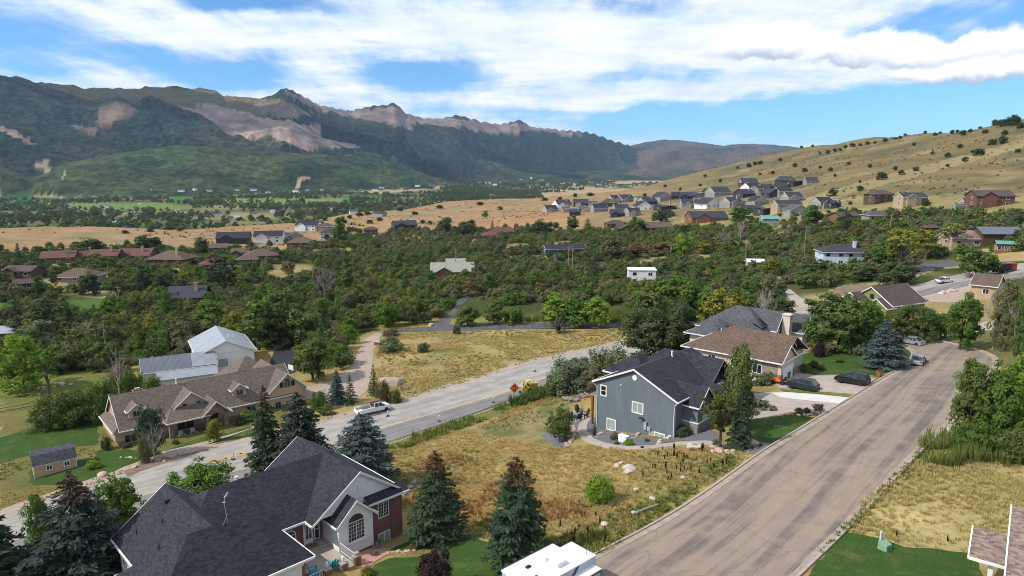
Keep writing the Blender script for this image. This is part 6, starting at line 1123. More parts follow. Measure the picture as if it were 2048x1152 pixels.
scrub('slope_scrub', 'dark scrub between the houses on the right slope', 'dark', 308, .007, .6, 1.2, low(208), -.1, RSLOPE, 250, 620); 
BENCHR = [(0,505),(250,498),(560,500),(700,472),(900,455),(1300,452),(1300,445),(1000,452),(700,460),(560,488),(250,488),(0,496)]
scrub('rim_scrub', 'dark trees along the rim of the golden bench', 'dark', 309, .008, 1.0, 1.7, low(209), -.1, BENCHR, 330, 800)
brush(701, .011, 'olive', 'low olive brush in drifts over the right hill', HILL, .4, 1.3, .25, 420, 1250); brush(702, .007, 'sage', 'pale sagebrush in drifts over the right hill', HILL, .4, 1.0, .1, 420, 1250); brush(703, .010, 'brown', 'brown brush in drifts over the golden bench', [(0,500),(0,456),(300,456),(560,450),(760,420),(900,402),(1050,402),(1150,415),(1080,445),(900,450),(700,462),(560,495)], .3, .9, .2, 450, 1150)
VALP = [(-44,860),(-36,870),(-28,880),(-20,900),(-16,960),(-12,1060),(-8,1300),(-4,1560),(0,1700),(3,1900),(2,3200),(-4,3600),(-12,3000),(-20,2560),(-30,2500),(-44,2600)]
def vtrees(seed, n, leaf, label, lo, hi, poly, size=1.0, clump=.0):
    q = np.array([(r_ * math.sin(R(a)), r_ * math.cos(R(a))) for a, r_ in poly]) if poly[0][0] < -1000 + 960 and poly[0][1] > 800 else Pn([a for a, b in poly], [b for a, b in poly])[:, :2]; rg = np.random.default_rng(seed); a, b = q.min(0), q.max(0); p = np.stack([rg.uniform(a[0], b[0], n), rg.uniform(a[1], b[1], n)], -1); nn = fbm(p[:, 0] / 170, p[:, 1] / 110, 3, seed); p = p[(nn > clump) & inpoly(p[:, 0], p[:, 1], [tuple(k) for k in q])]; p = np.column_stack([p, hfun(p[:, 0], p[:, 1])]); g = ok(p); gx = proj(p)
    for fx0, fx1, fy0, fy1 in ((0,62,362,388),(340,388,393,405),(140,380,408,420),(470,700,398,406),(690,880,372,386),(100,330,378,385)): g &= ~((gx[:, 0] > fx0) & (gx[:, 0] < fx1) & (gx[:, 1] > fy0) & (gx[:, 1] < fy1))
    p = p[g]; V, F, _ = broad(seed, 11, 5.5, .5, .5, 12, 14, 1.3, .42, .05); return scatter('valley_trees', label, (V, F), LM[leaf], p, rg.uniform(lo, hi, len(p)), seed)
vtrees(401, 15000, 'valley', 'far trees massed along the valley fields', .55, 1.2, VALP, clump=.0); vtrees(402, 5000, 'dark', 'far dark tree rows on the valley floor', .7, 1.4, VALP, clump=.25); vtrees(403, 6000, 'mid', 'far light green trees on the valley floor', .5, 1.0, VALP, clump=.2)
vtrees(404, 9000, 'valley', 'far trees round the distant town', .6, 1.2, [(880,378),(900,362),(1100,352),(1240,356),(1200,372),(1120,386),(1000,388)], clump=.0)
# ------------------------------------------------------------ rough grass and weeds
def grassy(name, label, leafc, poly, dens, seed, h, r, w, smin, smax, r1=170, r0=20, thr=None, n=12, fs=9.0):
    p = world_pick(poly, dens, seed, r0, r1); nn = fbm(p[:, 0] / fs, p[:, 1] / fs, 3, seed)
    if thr is not None: p = p[nn > thr]
    rg = np.random.default_rng(seed); V, F = tuft(seed, n, h, r, w); return scatter(name, label, (V, F), leafc, p, rg.uniform(smin, smax, len(p)), seed, .12)
GM = {'gold': leafmat('grass_gold', (.60,.44,.19), (.54,.41,.19), (.47,.37,.16), .45), 'pale': leafmat('grass_pale', (.66,.54,.27), (.58,.47,.23), (.50,.41,.19), .45), 'green': leafmat('grass_green', (.14,.19,.045), (.2,.22,.06), (.28,.25,.08), .3), 'rust': leafmat('weed_rust', (.40,.21,.085), (.34,.19,.08), (.30,.19,.09), .25), 'dock': leafmat('dock_brown', (.10,.035,.02), (.13,.05,.03), (.08,.03,.02), .1), 'reed': leafmat('reed_green', (.13,.20,.045), (.19,.23,.06), (.28,.25,.09), .3)}
FIELD = [(790,1010),(760,900),(890,848),(940,860),(1050,885),(1110,896),(1190,892),(1290,902),(1440,895),(1520,908),(1400,980),(1300,1045),(1205,1110),(1080,1090),(960,1075),(880,1055),(830,1045)]
grassy('dry_grass', 'golden dry grass over the empty lot', GM['gold'], FIELD, 5.0, 501, .24, .28, .028, .6, 1.3, thr=-.55); grassy('dry_grass', 'pale straw grass in drifts over the empty lot', GM['pale'], FIELD, 3.2, 502, .30, .3, .026, .6, 1.2, thr=.2); grassy('green_grass', 'green tufts along the street verge and lot', GM['green'], FIELD, 1.6, 503, .24, .3, .03, .6, 1.2, thr=.15)
grassy('rust_weeds', 'rust orange weeds in patches on the lot', GM['rust'], [(790,1000),(830,930),(900,905),(960,920),(1010,960),(1100,1000),(1200,1010),(1160,1045),(1000,1050),(880,1040)], 4.0, 504, .4, .4, .06, .6, 1.2, thr=-.1, fs=5)
VERGE = [(1205,1110),(1300,1045),(1500,908),(1440,905),(1330,975),(1180,1050),(1080,1088)]
grassy('verge_grass', 'green grass along the kerb of the empty lot', GM['green'], VERGE, 7.0, 505, .35, .25, .03, .5, 1.1, thr=-.4)
UP = [(772,668),(912,664),(1054,660),(1260,657),(1300,662),(1241,681),(1131,706),(1065,721),(972,752),(885,777),(800,803),(756,800),(745,770),(750,730),(755,700)]
grassy('dry_grass', 'golden grass on the lot across the highway', GM['gold'], UP, 2.2, 506, .3, .35, .045, .6, 1.2, 260, 60, thr=-.4); grassy('green_grass', 'dull green tufts on the lot across the highway', GM['green'], UP, .6, 507, .25, .35, .05, .6, 1.2, 260, 60, thr=.1)
RF = [(1690,1064),(1730,1000),(1800,955),(1860,905),(1900,880),(2060,850),(2060,1040),(1945,1108),(1806,1090),(1744,1072)]
grassy('straw_grass', 'tall straw grass on the lot right of the street', GM['pale'], RF, 7.0, 508, .42, .3, .026, .6, 1.2, thr=-.3); grassy('dry_grass', 'golden grass among the straw right of the street', GM['gold'], RF, 2.5, 509, .32, .3, .03, .5, 1.1, thr=-.1); grassy('verge_grass', 'green weeds along the right kerb', GM['green'], [(1600,1145),(1640,1105),(1700,1040),(1790,950),(1866,875),(1880,885),(1810,960),(1720,1045),(1680,1075),(1660,1090)], 7.0, 510, .35, .25, .03, .5, 1.2)
REED = [(1826,905),(1860,872),(1900,878),(1960,872),(2060,870),(2060,940),(1960,928),(1900,936),(1850,930)]
grassy('cattails', 'tall green cattails beside the right kerb', GM['reed'], REED, 6.0, 511, 1.8, .6, .035, .4, 1.15, thr=-.6, n=10)
DITCH = [(770,896),(850,864),(930,838),(1018,806),(1098,779),(1112,786),(1030,818),(940,852),(860,880),(800,902)]
grassy('ditch_reeds', 'green reeds in the ditch beside the highway', GM['reed'], DITCH, 3.5, 512, .8, .4, .035, .3, 1.3, thr=-.1, fs=6); grassy('ditch_reeds', 'green reeds along the right part of the highway ditch', LM['green'], [(1020,806),(1098,779),(1150,770),(1150,780),(1110,790),(1030,815)], 4, 513, 1.3, .6, .06, .7, 1.3)
grassy('yard_grass', 'rough yellow grass in the yard round the shed', GM['gold'], [(0,990),(60,975),(160,972),(250,945),(130,990),(30,1012),(-40,1040),(-60,980)], 3.0, 514, .4, .25, .03, .5, 1.1); grassy('yard_grass', 'rough green grass round the tan house', GM['green'], [(0,930),(190,895),(520,880),(560,860),(640,845),(700,828),(640,840),(420,895),(249,944),(160,975),(0,985)], 2.5, 515, .35, .25, .03, .5, 1.1, thr=-.1)
grassy('yard_grass', 'mixed green grass above the blue house', GM['green'], [(960,850),(1080,806),(1170,790),(1180,800),(1160,830),(1110,850),(1100,892),(960,866)], 2.0, 516, .2, .2, .025, .5, 1.1, thr=.0); grassy('dry_grass', 'dry grass behind the blue house', GM['gold'], [(1000,830),(1100,788),(1190,772),(1200,780),(1160,800),(1080,812),(960,858)], 3.0, 517, .5, .3, .03, .6, 1.2)
grassy('meadow_cattails', 'yellow green cattails along the side road', GM['reed'], [(1010,640),(1110,634),(1265,622),(1265,645),(1105,643),(1010,646)], 1.6, 518, 1.6, .5, .06, .7, 1.2, 330, 100)
for k, (x, y, n) in enumerate([(1375,932,14), (1340,918,10), (1320,945,5), (1180,1060,7), (1200,1062,5), (1840,1070,2), (1400,925,9)]):
    p = P(x, y); rg = np.random.default_rng(600 + k); q = np.column_stack([p.x + rg.normal(size=n) * 1.5, p.y + rg.normal(size=n) * 2.2]); q = q[ok(q)]; n = len(q); V, F = tuft(610 + k, 10, .9, .12, .05); scatter('dock_stalks', 'dark red brown dock stalks standing in the dry lot', (V, F), GM['dock'], np.column_stack([q, hfun(q[:, 0], q[:, 1])]), rg.uniform(.6, 1.1, n), k)
# ------------------------------------------------------------ vehicles
def paint(name, c, rough=.3, metal=.0, spec=.4): return pmat('paint_' + name, c, rough, .04, .5, metal, spec=spec)
M_tyre = pmat('tyre_rubber', (.02,.02,.021), .9, .2); M_rim = pmat('wheel_alloy', (.62,.62,.63), .35, .1, metal=.15); M_cglass = glassy('car_glass', (.045,.055,.07), .08); M_red = pmat('red_lamp', (.35,.02,.02), .3); M_lamp = pmat('clear_lamp', (.7,.7,.68), .2); M_plastic = pmat('black_plastic', (.025,.025,.027), .6, .15)
P_blk = paint('black', (.012,.013,.018)); P_grn = paint('dark_green', (.01,.028,.026)); P_sil = paint('silver', (.42,.44,.48), .3, .5); P_wht = paint('white', (.78,.78,.78)); P_red = paint('red', (.35,.03,.02)); P_yel = paint('machine_yellow', (.62,.42,.06), .45); P_org = paint('orange', (.75,.14,.02), .4); P_tan = pmat('grey_rack', (.25,.22,.18), .6)
def wheels(e, xs, ys, r, w, rim=None):
    for x in xs:
        for sy in (-1, 1):
            m = MB(); m.lathe([(r * .62, -w / 2), (r * .93, -w / 2), (r, -w * .3), (r, w * .3), (r * .93, w / 2), (r * .62, w / 2)], 18); o = m.build('wheel', M_tyre, e, True); o.location = (x, sy * ys, r); o.rotation_euler = (R(90), 0, 0)
            k = MB(); k.lathe([(.03, -w * .46), (r * .3, -w * .5), (r * .62, -w * .42), (r * .62, w * .42), (r * .3, w * .5), (.03, w * .46)], 12); k.build('rim', rim or M_rim, o)
def car(name, label, pos, az, kind, pm, cat='car', group=None, s=1.0):
    L, Wd, H, belt = dict(suv=(4.6, 1.84, 1.80, 1.02), hatch=(4.4, 1.8, 1.66, .98), sedan=(4.55, 1.74, 1.43, .88), pickup=(5.4, 1.9, 1.75, 1.05))[kind]; hw = Wd / 2
    e = empty(name, (pos[0], pos[1], pos[2] + .05), R(90 - az), label, cat, group); e.scale = (s, s, s)
    n = MB(); f = L / 2
    prof = dict(suv=[(-f, .35), (-f, .95), (-f + .1, 1.04), (f - 1.25, 1.04), (f - .25, .93), (f, .72), (f, .35), (f - .3, .24), (-f + .2, .24)], sedan=[(-f, .35), (-f + .03, .82), (-f + .2, .9), (f - 1.3, .9), (f - .25, .76), (f, .6), (f, .32), (f - .3, .22), (-f + .2, .22)])
    pr = prof['sedan' if kind == 'sedan' else 'suv']
    if kind == 'pickup': pr = [(-f, .42), (-f, 1.08), (f - 1.4, 1.08), (f - .2, 1.02), (f, .85), (f, .42), (f - .3, .3), (-f + .2, .3)]
    n.ext([(x, -hw, z) for x, z in pr], (0, Wd, 0)); n.build('body', pm, e, False, .07)
    cab = dict(suv=((-f + .05, -f + .45), (f - 1.2, f - 2.05)), hatch=((-f + .1, -f + .75), (f - 1.15, f - 2.0)), sedan=((-f + .55, -f + 1.25), (f - 1.3, f - 2.1)), pickup=((-f + 1.75, -f + 1.85), (f - 1.35, f - 2.05)))[kind]; b0, t0 = cab[0]; b1, t1 = cab[1]; g = MB(); bw, tw = hw * .96, hw * .82; zb = belt - .03; zt = H - .07
    V = [(b0, -bw, zb), (b1, -bw, zb), (b1, bw, zb), (b0, bw, zb), (t0, -tw, zt), (t1, -tw, zt), (t1, tw, zt), (t0, tw, zt)]; g.add(V, [(0, 3, 2, 1), (4, 5, 6, 7), (0, 1, 5, 4), (1, 2, 6, 5), (2, 3, 7, 6), (3, 0, 4, 7)]); g.build('windows', M_cglass, e)
    r = MB(); r.ext([(t0 - .05, -tw - .02, zt), (t1 + .03, -tw - .02, zt), (t1 + .03, tw + .02, zt), (t0 - .05, tw + .02, zt)], (0, 0, .07)); r.build('roof', pm, e, False, .03)
    for sy in (-1, 1):
        pl = MB()
        for f0 in (0.0, .36, .68, 1.0):
            xb = b0 + (b1 - b0) * f0; xt = t0 + (t1 - t0) * f0; pl.tube([(xb, sy * (bw + .01), zb - .02), (xt, sy * (tw + .01), zt + .02)], .04, 4)
        o = pl.build('pillars', pm, e)
        for x, z, mt, nm in ((-f - .01, .78, M_red, 'tail_light'), (f - .06, .66, M_lamp, 'headlight')):
            k = MB(); k.box(x - .04, x + .05, sy * hw * .78 - .16, sy * hw * .78 + .16, z - .09, z + .12); k.build(nm, mt, e)
        mi = MB(); mi.box(f - 1.75, f - 1.6, sy * (hw + .02), sy * (hw + .18), belt - .05, belt + .1); mi.build('mirror', pm, e)
    for x in (-f, f): k = MB(); k.box(x - .05, x + .05, -hw * .95, hw * .95, .3, .5); k.build('bumper', M_plastic if kind != 'sedan' else pm, e, False, .02)
    k = MB(); k.box(-f + .5, f - .5, -hw - .015, hw + .015, .3, .42); k.build('side_skirt', M_plastic if kind != 'sedan' else pm, e)
    if kind == 'suv': k = MB(); [k.tube([(t0 + .1, sy * tw * .85, zt + .16), (t1 - .1, sy * tw * .85, zt + .16)], .03, 4) for sy in (-1, 1)]; [k.tube([(x, -tw * .85, zt + .17), (x, tw * .85, zt + .17)], .025, 4) for x in (t0 + .4, t1 - .3)]; k.build('roof_rack', M_plastic, e)
    if kind == 'pickup': k = MB(); k.box(-f + .08, -f + 1.6, -hw * .85, hw * .85, 1.0, 1.09); k.build('truck_bed', M_plastic, e)
    wheels(e, (-f + .85, f - .9), hw - .03, .34 if kind != 'sedan' else .31, .22); return e
car('parked_car', 'black estate car with roof rack parked across the beige driveway', P(1704, 767), -46, 'suv', P_blk); car('parked_car', 'dark green hatchback parked beside the green bin', P(1604, 778), -46, 'hatch', P_grn); car('parked_car', 'silver saloon parked at the kerb, seen from behind', P(1836, 727), 38, 'sedan', P_sil); car('parked_car', 'silver car half hidden by leaves beyond the silver saloon', P(1822, 688), -30, 'sedan', P_sil)
car('pickup_truck', 'white pickup driving on the upper highway', P(1889, 566), 72, 'pickup', P_wht, 'truck'); car('parked_car', 'dark blue car parked under roadside oaks', P(1824, 546), 80, 'suv', P_blk); car('parked_car', 'white car beside the sage roofed cabin', P(848, 556), 80, 'sedan', P_wht); car('parked_car', 'white car in front of the red house', P(8, 694), 80, 'suv', P_wht); car('parked_car', 'black car on the dirt bank by the cottage', P(1575, 548), 70, 'suv', P_blk); car('parked_car', 'dark car beside the small white roofed cottage', P(1491, 554), 70, 'suv', P_blk)
# white work truck with rack and tool body
p = P(746, 826); e = empty('work_truck', (p.x, p.y, p.z + .06), R(90 - 50), 'white crew cab work truck with ladder rack parked on the highway shoulder', 'truck'); m = MB(); f = 3.1
m.ext([(f, -.95, .55), (f, -.95, 1.05), (f - .15, -.95, 1.18), (f - 1.25, -.95, 1.25), (f - 3.3, -.95, 1.25), (f - 3.3, -.95, .5), (f - .2, -.95, .45)], (0, 1.9, 0)); m.build('cab_body', P_wht, e, False, .06)
m = MB(); V = [(-.15, -.92, 1.22), (1.95, -.92, 1.22), (1.95, .92, 1.22), (-.15, .92, 1.22), (-.05, -.76, 1.92), (1.25, -.76, 1.92), (1.25, .76, 1.92), (-.05, .76, 1.92)]; m.add(V, [(0, 3, 2, 1), (4, 5, 6, 7), (0, 1, 5, 4), (1, 2, 6, 5), (2, 3, 7, 6), (3, 0, 4, 7)]); m.build('windows', M_cglass, e); m = MB(); m.box(-.12, 1.3, -.78, .78, 1.9, 1.98); m.build('cab_roof', P_wht, e, False, .03)
for sy in (-1, 1):
    m = MB(); [m.tube([(a, sy * .935, 1.2), (b, sy * .775, 1.93)], .06, 4) for a, b in ((-.12, -.03), (.85, .65), (1.9, 1.22))]; m.build('pillars', P_wht, e); m = MB(); m.box(-f, -.3, sy * 1.0 - .25, sy * 1.0 + .05, .7, 1.4); o = m.build('tool_cabinet', P_wht, e, False, .02)
    for k in range(3): q = MB(); q.box(-f + .1 + k * .93, -f + .95 + k * .93, sy * 1.06 - .01, sy * 1.06 + .01, .78 if k != 1 else 1.0, 1.32); q.build('cabinet_door', P_wht, o)
    m = MB(); [m.tube([(x, sy * .9, 1.4), (x, sy * .9, 2.1)], .035, 5) for x in (-f + .1, -1.5, -.4)]; m.tube([(-f + .1, sy * .9, 2.1), (1.6, sy * .9, 2.1)], .035, 5); m.build('ladder_rack', P_tan, e); m = MB(); m.box(1.55, 1.7, sy * .97, sy * 1.2, 1.25, 1.5); m.build('mirror', M_plastic, e); m = MB(); m.box(f - .04, f + .02, sy * .7 - .18, sy * .7 + .18, .85, 1.08); m.build('headlight', M_lamp, e)
m = MB(); [m.tube([(x, -.9, 2.1), (x, .9, 2.1)], .03, 5) for x in (-f + .1, -1.5, -.4, 1.5)]; m.build('rack_bar', P_tan, e); m = MB(); m.box(-1.4, 1.3, -.5, .7, 2.14, 2.24); m.build('rack_load', M_wood, e); m = MB(); m.box(-f, -.3, -.75, .75, .62, .8); m.build('truck_bed', M_plastic, e); m = MB(); m.box(-f - .06, -f, -.95, .95, .6, 1.2); m.build('tailgate', P_wht, e); m = MB(); m.box(f - .05, f + .12, -.92, .92, .5, .72); m.build('bumper', M_plastic, e); m = MB(); m.box(-2.8, -2.2, -.4, .2, .8, 1.15); m.build('tool_box', P_wht, e)
m = MB(); m.tube([(-2.9, .9, 1.4), (-2.95, .95, 4.6)], .02, 4); m.build('whip_antenna', P_tan, e); wheels(e, (-f + 1.05, f - .85), .87, .4, .27, P_wht)
# travel trailer at the bottom edge
q = PH(1143, 1083, 2.6); zg = h1(q.x, q.y); e = empty('travel_trailer', (q.x, q.y, zg), R(90 - 48), 'white travel trailer with roof air conditioner and dark stripe sides', 'trailer'); zr = 2.6 - zg; Lr = 11.0; P_gry = pmat('trailer_shade_grey', (.42,.46,.53), .4, .05); P_nvy = pmat('trailer_stripe', (.03,.045,.08), .4)  # white trailer sides toned blue grey, their shade put into the colour
m = MB(); m.box(-Lr, 0, -2.5, 0, .75, zr - .12); m.build('body', P_gry, e, False, .05); m = MB(); m.box(-Lr - .03, .03, -2.53, .03, zr - .12, zr); m.build('roof', P_wht, e, False, .04)
m = MB(); m.ext([(-2.2, -2.52, zr - .12), (-1.8, -2.52, zr - .12), (-3.6, -2.52, 1.2), (-4.0, -2.52, 1.2)], (0, -.01, 0)); m.ext([(-4.2, -2.52, zr - .12), (-3.7, -2.52, zr - .12), (-6.1, -2.52, 1.0), (-6.6, -2.52, 1.0)], (0, -.01, 0)); m.build('side_stripe', P_nvy, e)
m = MB(); m.box(-6.5, -1.3, 0, .75, 1.0, zr - .15); m.build('slide_out', P_gry, e); m = MB(); m.box(-6.55, -1.25, .0, .82, zr - .15, zr - .02); m.build('slide_out_roof', P_wht, e); m = MB(); m.box(-6.55, -1.25, .8, .88, zr - .3, zr + .02); m.build('slide_out_trim', M_plastic, e)
m = MB(); m.box(-2.6, -.35, -3.2, -2.5, .9, zr - .75); o = m.build('slide_out', P_gry, e); m = MB(); m.box(-2.68, -.27, -3.28, -2.5, zr - .75, zr - .65); m.build('slide_out_roof', P_wht, e); m = MB(); m.box(-2.72, -.24, -3.3, -3.26, zr - .86, zr - .75); m.build('slide_out_trim', P_nvy, e); m = MB(); m.box(-1.4, -.6, -3.23, -3.19, 1.3, zr - 1.2); m.build('window', M_cglass, o)
m = MB(); m.box(-1.6, -1.0, .004, .03, .0, .0) if False else m.box(.02, .05, -2.2, -1.2, 1.3, 2.2); m.build('rear_window', M_cglass, e); m = MB(); m.ext([(-3.4, -1.1, zr), (-2.4, -1.1, zr), (-2.4, -1.1, zr + .2), (-2.6, -1.1, zr + .34), (-3.4, -1.1, zr + .34)], (0, -.75, 0)); m.build('air_conditioner', P_wht, e, False, .04); m = MB(); [m.box(-2.39, -2.37, -1.8 + .12 * k, -1.74 + .12 * k, zr + .04, zr + .18) for k in range(6)]; m.build('air_grille', P_gry, e)
m = MB(); m.lathe([(.28, 0), (.28, .1), (.2, .2), (.02, .24)], 14, 0, (-3.4, -.35, zr)); m.build('satellite_dome', P_wht, e)
for x, y in ((-4.9, -.3), (-5.4, -1.6), (-7.5, -1.0)): m = MB(); m.box(x - .2, x + .2, y - .12, y + .12, zr, zr + .12); m.build('roof_vent', M_dark, e, False, .02)
for x in (-.5, -.2): m = MB(); m.tube([(x, -2.0, zr), (x, -2.0, zr + .6)], .02, 4); m.build('antenna', M_dark, e)
wheels(e, (-4.4, -3.4), 1.0, .38, .25)
for c_ in e.children:
    if c_.name.startswith('wheel'): c_.location.y -= 1.25
# backhoe on the highway, red dump truck, little tractor
def backhoe(label, p, az, s=1.0):
    e = empty('backhoe', p, R(90 - az), label, 'backhoe'); e.scale = (s, s, s); m = MB(); m.box(-1.4, 2.0, -.5, .5, .7, 1.5); m.box(.4, 2.0, -.45, .45, 1.5, 1.9); m.build('chassis', P_yel, e, False, .05); m = MB(); m.box(-1.3, .5, -.8, .8, 2.75, 2.9); m.build('canopy', P_yel, e, False, .03)
    for x in (-1.2, .4):
        for y in (-.7, .7): m = MB(); m.tube([(x, y, 1.3), (x, y, 2.8)], .05, 5); m.build('canopy_post', M_plastic, e)
    m = MB(); m.box(-.7, -.1, -.3, .3, 1.5, 1.7); m.box(-.75, -.6, -.3, .3, 1.7, 2.2); m.build('seat', M_plastic, e); m = MB(); m.tube([(-1.4, 0, 1.0), (-2.2, 0, 2.6), (-3.0, 0, 1.6), (-2.9, 0, .6)], [.16, .14, .12, .1], 6); m.build('boom', P_yel, e); m = MB(); m.ext([(-3.1, -.3, .7), (-2.6, -.3, .6), (-2.7, -.3, .2), (-3.1, -.3, .25)], (0, .6, 0)); m.build('bucket', M_dark, e); m = MB(); m.ext([(2.6, -1, .2), (3.2, -1, .15), (2.9, -1, .5), (2.7, -1, .9)], (0, 2, 0)); m.tube([(1.6, -.6, 1.2), (2.7, -.6, .6)], .07, 5); m.tube([(1.6, .6, 1.2), (2.7, .6, .6)], .07, 5); m.build('loader_bucket', P_yel, e)
    wheels(e, (-.8,), .85, .65, .4, P_yel); wheels(e, (1.5,), .75, .42, .3, P_yel); return e
p = P(1060, 783); backhoe('yellow backhoe with canopy working on the highway lane', p, 55, .8); 
for k, (x, y) in enumerate([(705,450),(722,452),(748,447),(790,450)]): p = P(x, y); backhoe(['small far backhoe beside the hip roofed house', 'far backhoe on the bare construction ground', 'far backhoe nearest the red soil heap', 'far backhoe beside the charcoal house'][k], p, 60 + 40 * k, 1.5)
p = P(2008, 545); e = empty('dump_truck', p, R(90 - 75), 'red dump truck parked beside the upper highway', 'truck'); m = MB(); m.box(1.4, 3.4, -1.2, 1.2, .9, 2.9); m.build('cab', P_red, e, False, .12); m = MB(); m.box(2.6, 3.43, -1.0, 1.0, 1.9, 2.6); m.build('windscreen', M_cglass, e); m = MB(); m.ext([(-3.6, -1.25, 1.2), (1.1, -1.25, 1.2), (1.2, -1.25, 2.9), (-4.0, -1.25, 2.7)], (0, 2.5, 0)); m.build('dump_box', M_dark, e); m = MB(); m.box(-3.5, 3.3, -.5, .5, .7, 1.2); m.build('frame', M_dark, e); wheels(e, (-2.8, -1.6, 2.4), 1.05, .5, .35)
p = P(1558, 768); e = empty('garden_tractor', (p.x, p.y, p.z + .05), R(90 + 45), 'small orange garden tractor beside the green bin', 'tractor'); m = MB(); m.ext([(-.2, -.4, .4), (1.1, -.4, .4), (1.1, -.4, .8), (.3, -.4, 1.0), (-.2, -.4, .7)], (0, .8, 0)); m.build('hood', P_org, e, False, .06); m = MB(); m.box(-.9, -.4, -.3, .3, .7, .85); m.box(-1.0, -.88, -.3, .3, .85, 1.3); m.build('seat', M_plastic, e); m = MB(); m.box(-1.0, -.2, -.6, .6, .5, .62); m.build('fender', P_org, e); m = MB(); m.tube([(.0, 0, .8), (-.35, 0, 1.15)], .03, 4); m.lathe([(.18, 0), (.18, .04)], 10, 0, (-.36, 0, 1.14)); m.build('steering_wheel', M_plastic, e); wheels(e, (-.7,), .5, .38, .28); wheels(e, (.8,), .45, .25, .2)
p = P(1574, 757); e = empty('wheelie_bin', p, R(40), 'dark green wheelie bin beside the garage pier', 'bin'); m = MB(); m.add([(-.3, -.3, .12), (.3, -.3, .12), (.3, .35, .12), (-.3, .35, .12), (-.38, -.4, 1.05), (.38, -.4, 1.05), (.38, .4, 1.05), (-.38, .4, 1.05)], [(0, 3, 2, 1), (4, 5, 6, 7), (0, 1, 5, 4), (1, 2, 6, 5), (2, 3, 7, 6), (3, 0, 4, 7)]); P_bin = pmat('bin_green', (.015,.16,.10), .5); m.build('bin_body', P_bin, e, False, .03); m = MB(); m.box(-.42, .42, -.45, .42, 1.05, 1.14); m.build('lid', P_bin, e, False, .03); wheels(e, (.0,), .3, .13, .08)
# ------------------------------------------------------------ road works and street furniture
M_orange = pmat('safety_orange', (.80,.16,.02), .5, .08); M_pinko = pmat('faded_orange', (.62,.24,.14), .6, .1); M_signy = pmat('sign_yellow', (.80,.55,.02), .4, .04); M_signo = pmat('sign_orange', (.85,.20,.015), .4, .04); M_blk = pmat('sign_black', (.015,.015,.015), .5); M_rub = pmat('rubber_base', (.04,.035,.033), .9); M_pole = pmat('pole_wood', (.30,.215,.145), .9, .25, 1.0, aniso=(3, 3, .3)); M_galv = pmat('galvanised', (.42,.43,.44), .45, .1, metal=.6)
for x, y, lb, a_, b_ in [(775.7,833,'orange striped channelizer post beside the work truck', M_pinko, M_trim), (879,843.5,'white channelizer post on the lane edge below the truck', M_trim, M_pinko), (987,805.5,'white channelizer post midway along the lane edge', M_trim, M_pinko), (1075,776,'white channelizer post beyond the backhoe', M_trim, M_pinko), (1070,743.5,'orange channelizer post on the dusty far lane', M_pinko, M_trim), (467,920,'orange channelizer post among the round plates', M_pinko, M_trim)]:
    p = P(x, y); e = empty('channelizer_post', (p.x, p.y, p.z + .06), 0, lb, 'traffic post'); m = MB(); m.lathe([(.38, 0), (.38, .05), (.2, .1)], 8); m.build('base', M_rub, e); m = MB(); m.lathe([(.14, .08), (.11, 1.05), (.06, 1.12)], 10); o = m.build('tube', a_, e, True)
    for z in (.35, .6, .85): k = MB(); k.lathe([(.14 - .03 * z + .004, z), (.14 - .03 * z, z + .12)], 10); k.build('stripe', b_, o)
for x, y, lb in ((429,924,'round plate nearest the dirt bank'), (452,919,'middle round plate beside the orange post'), (482,910,'round plate nearest the tall spruce')):
    p = P(x, y); e = empty('timber_plate', (p.x, p.y, p.z + .05), 0, lb + ', tan disc on the highway', 'road plate'); m = MB(); m.lathe([(.8, 0), (.8, .1), (.72, .14), (.01, .15)], 20); m.build('disc', pmat('plate_tan', (.42,.27,.12), .85, .2), e); m = MB(); m.lathe([(.2, .14), (.2, .2), (.01, .2)], 10); m.build('lifting_cap', M_dark, e)
def sign(name, label, p, az, post, s, plate, art, cat='sign'):
    e = empty(name, p, R(90 - az), label, cat); m = MB(); m.tube([(0, .04, -.3), (0, .04, post)], .04, 5); m.build('post', M_galv, e); h = s * .7071; m = MB(); m.ext([(-h, 0, post - h), (0, 0, post - 2 * h), (h, 0, post - h), (0, 0, post)], (0, .02, 0)); o = m.build('plate', plate, e); art(o, h, post - h); return e
def art_signal(o, h, zc):
    m = MB(); m.box(-.2, .2, -.008, 0, zc - .55, zc + .5); k = m.build('signal_symbol', M_blk, o)
    for dz, c in ((.3, M_red), (0, M_signy), (-.3, pmat('lens_green', (.03,.4,.1), .4))): q = MB(); q.lathe([(.13, 0), (.13, .01)], 12); w = q.build('lens', c, o); w.rotation_euler = (R(90), 0, 0); w.location = (0, -.009, zc + dz)
    m = MB(); h2 = h * .93
    for a, b in (((-h2, 0), (0, -h2)), ((0, -h2), (h2, 0)), ((h2, 0), (0, h2)), ((0, h2), (-h2, 0))): m.tube([(a[0], -.004, zc + a[1]), (b[0], -.004, zc + b[1])], .012, 4)
    m.build('border', M_blk, o)
def art_curve(o, h, zc):
    m = MB(); m.tube([(.1, -.006, zc - .38), (.1, -.006, zc - .08), (-.08, -.006, zc + .06), (-.08, -.006, zc + .24)], .05, 5); m.ext([(-.24, -.004, zc + .2), (.08, -.004, zc + .2), (-.08, -.004, zc + .44)], (0, -.008, 0)); m.build('curve_arrow', M_blk, o)
p = P(1029, 806); sign('warning_sign', 'orange diamond sign with traffic signal symbol beside the ditch', p, 75, zat(p, 766), 1.35, M_signo, art_signal); p = P(1052, 798); sign('warning_sign', 'yellow diamond sign with black winding arrow beside the ditch', p, 75, zat(p, 768), 1.05, M_signy, art_curve)
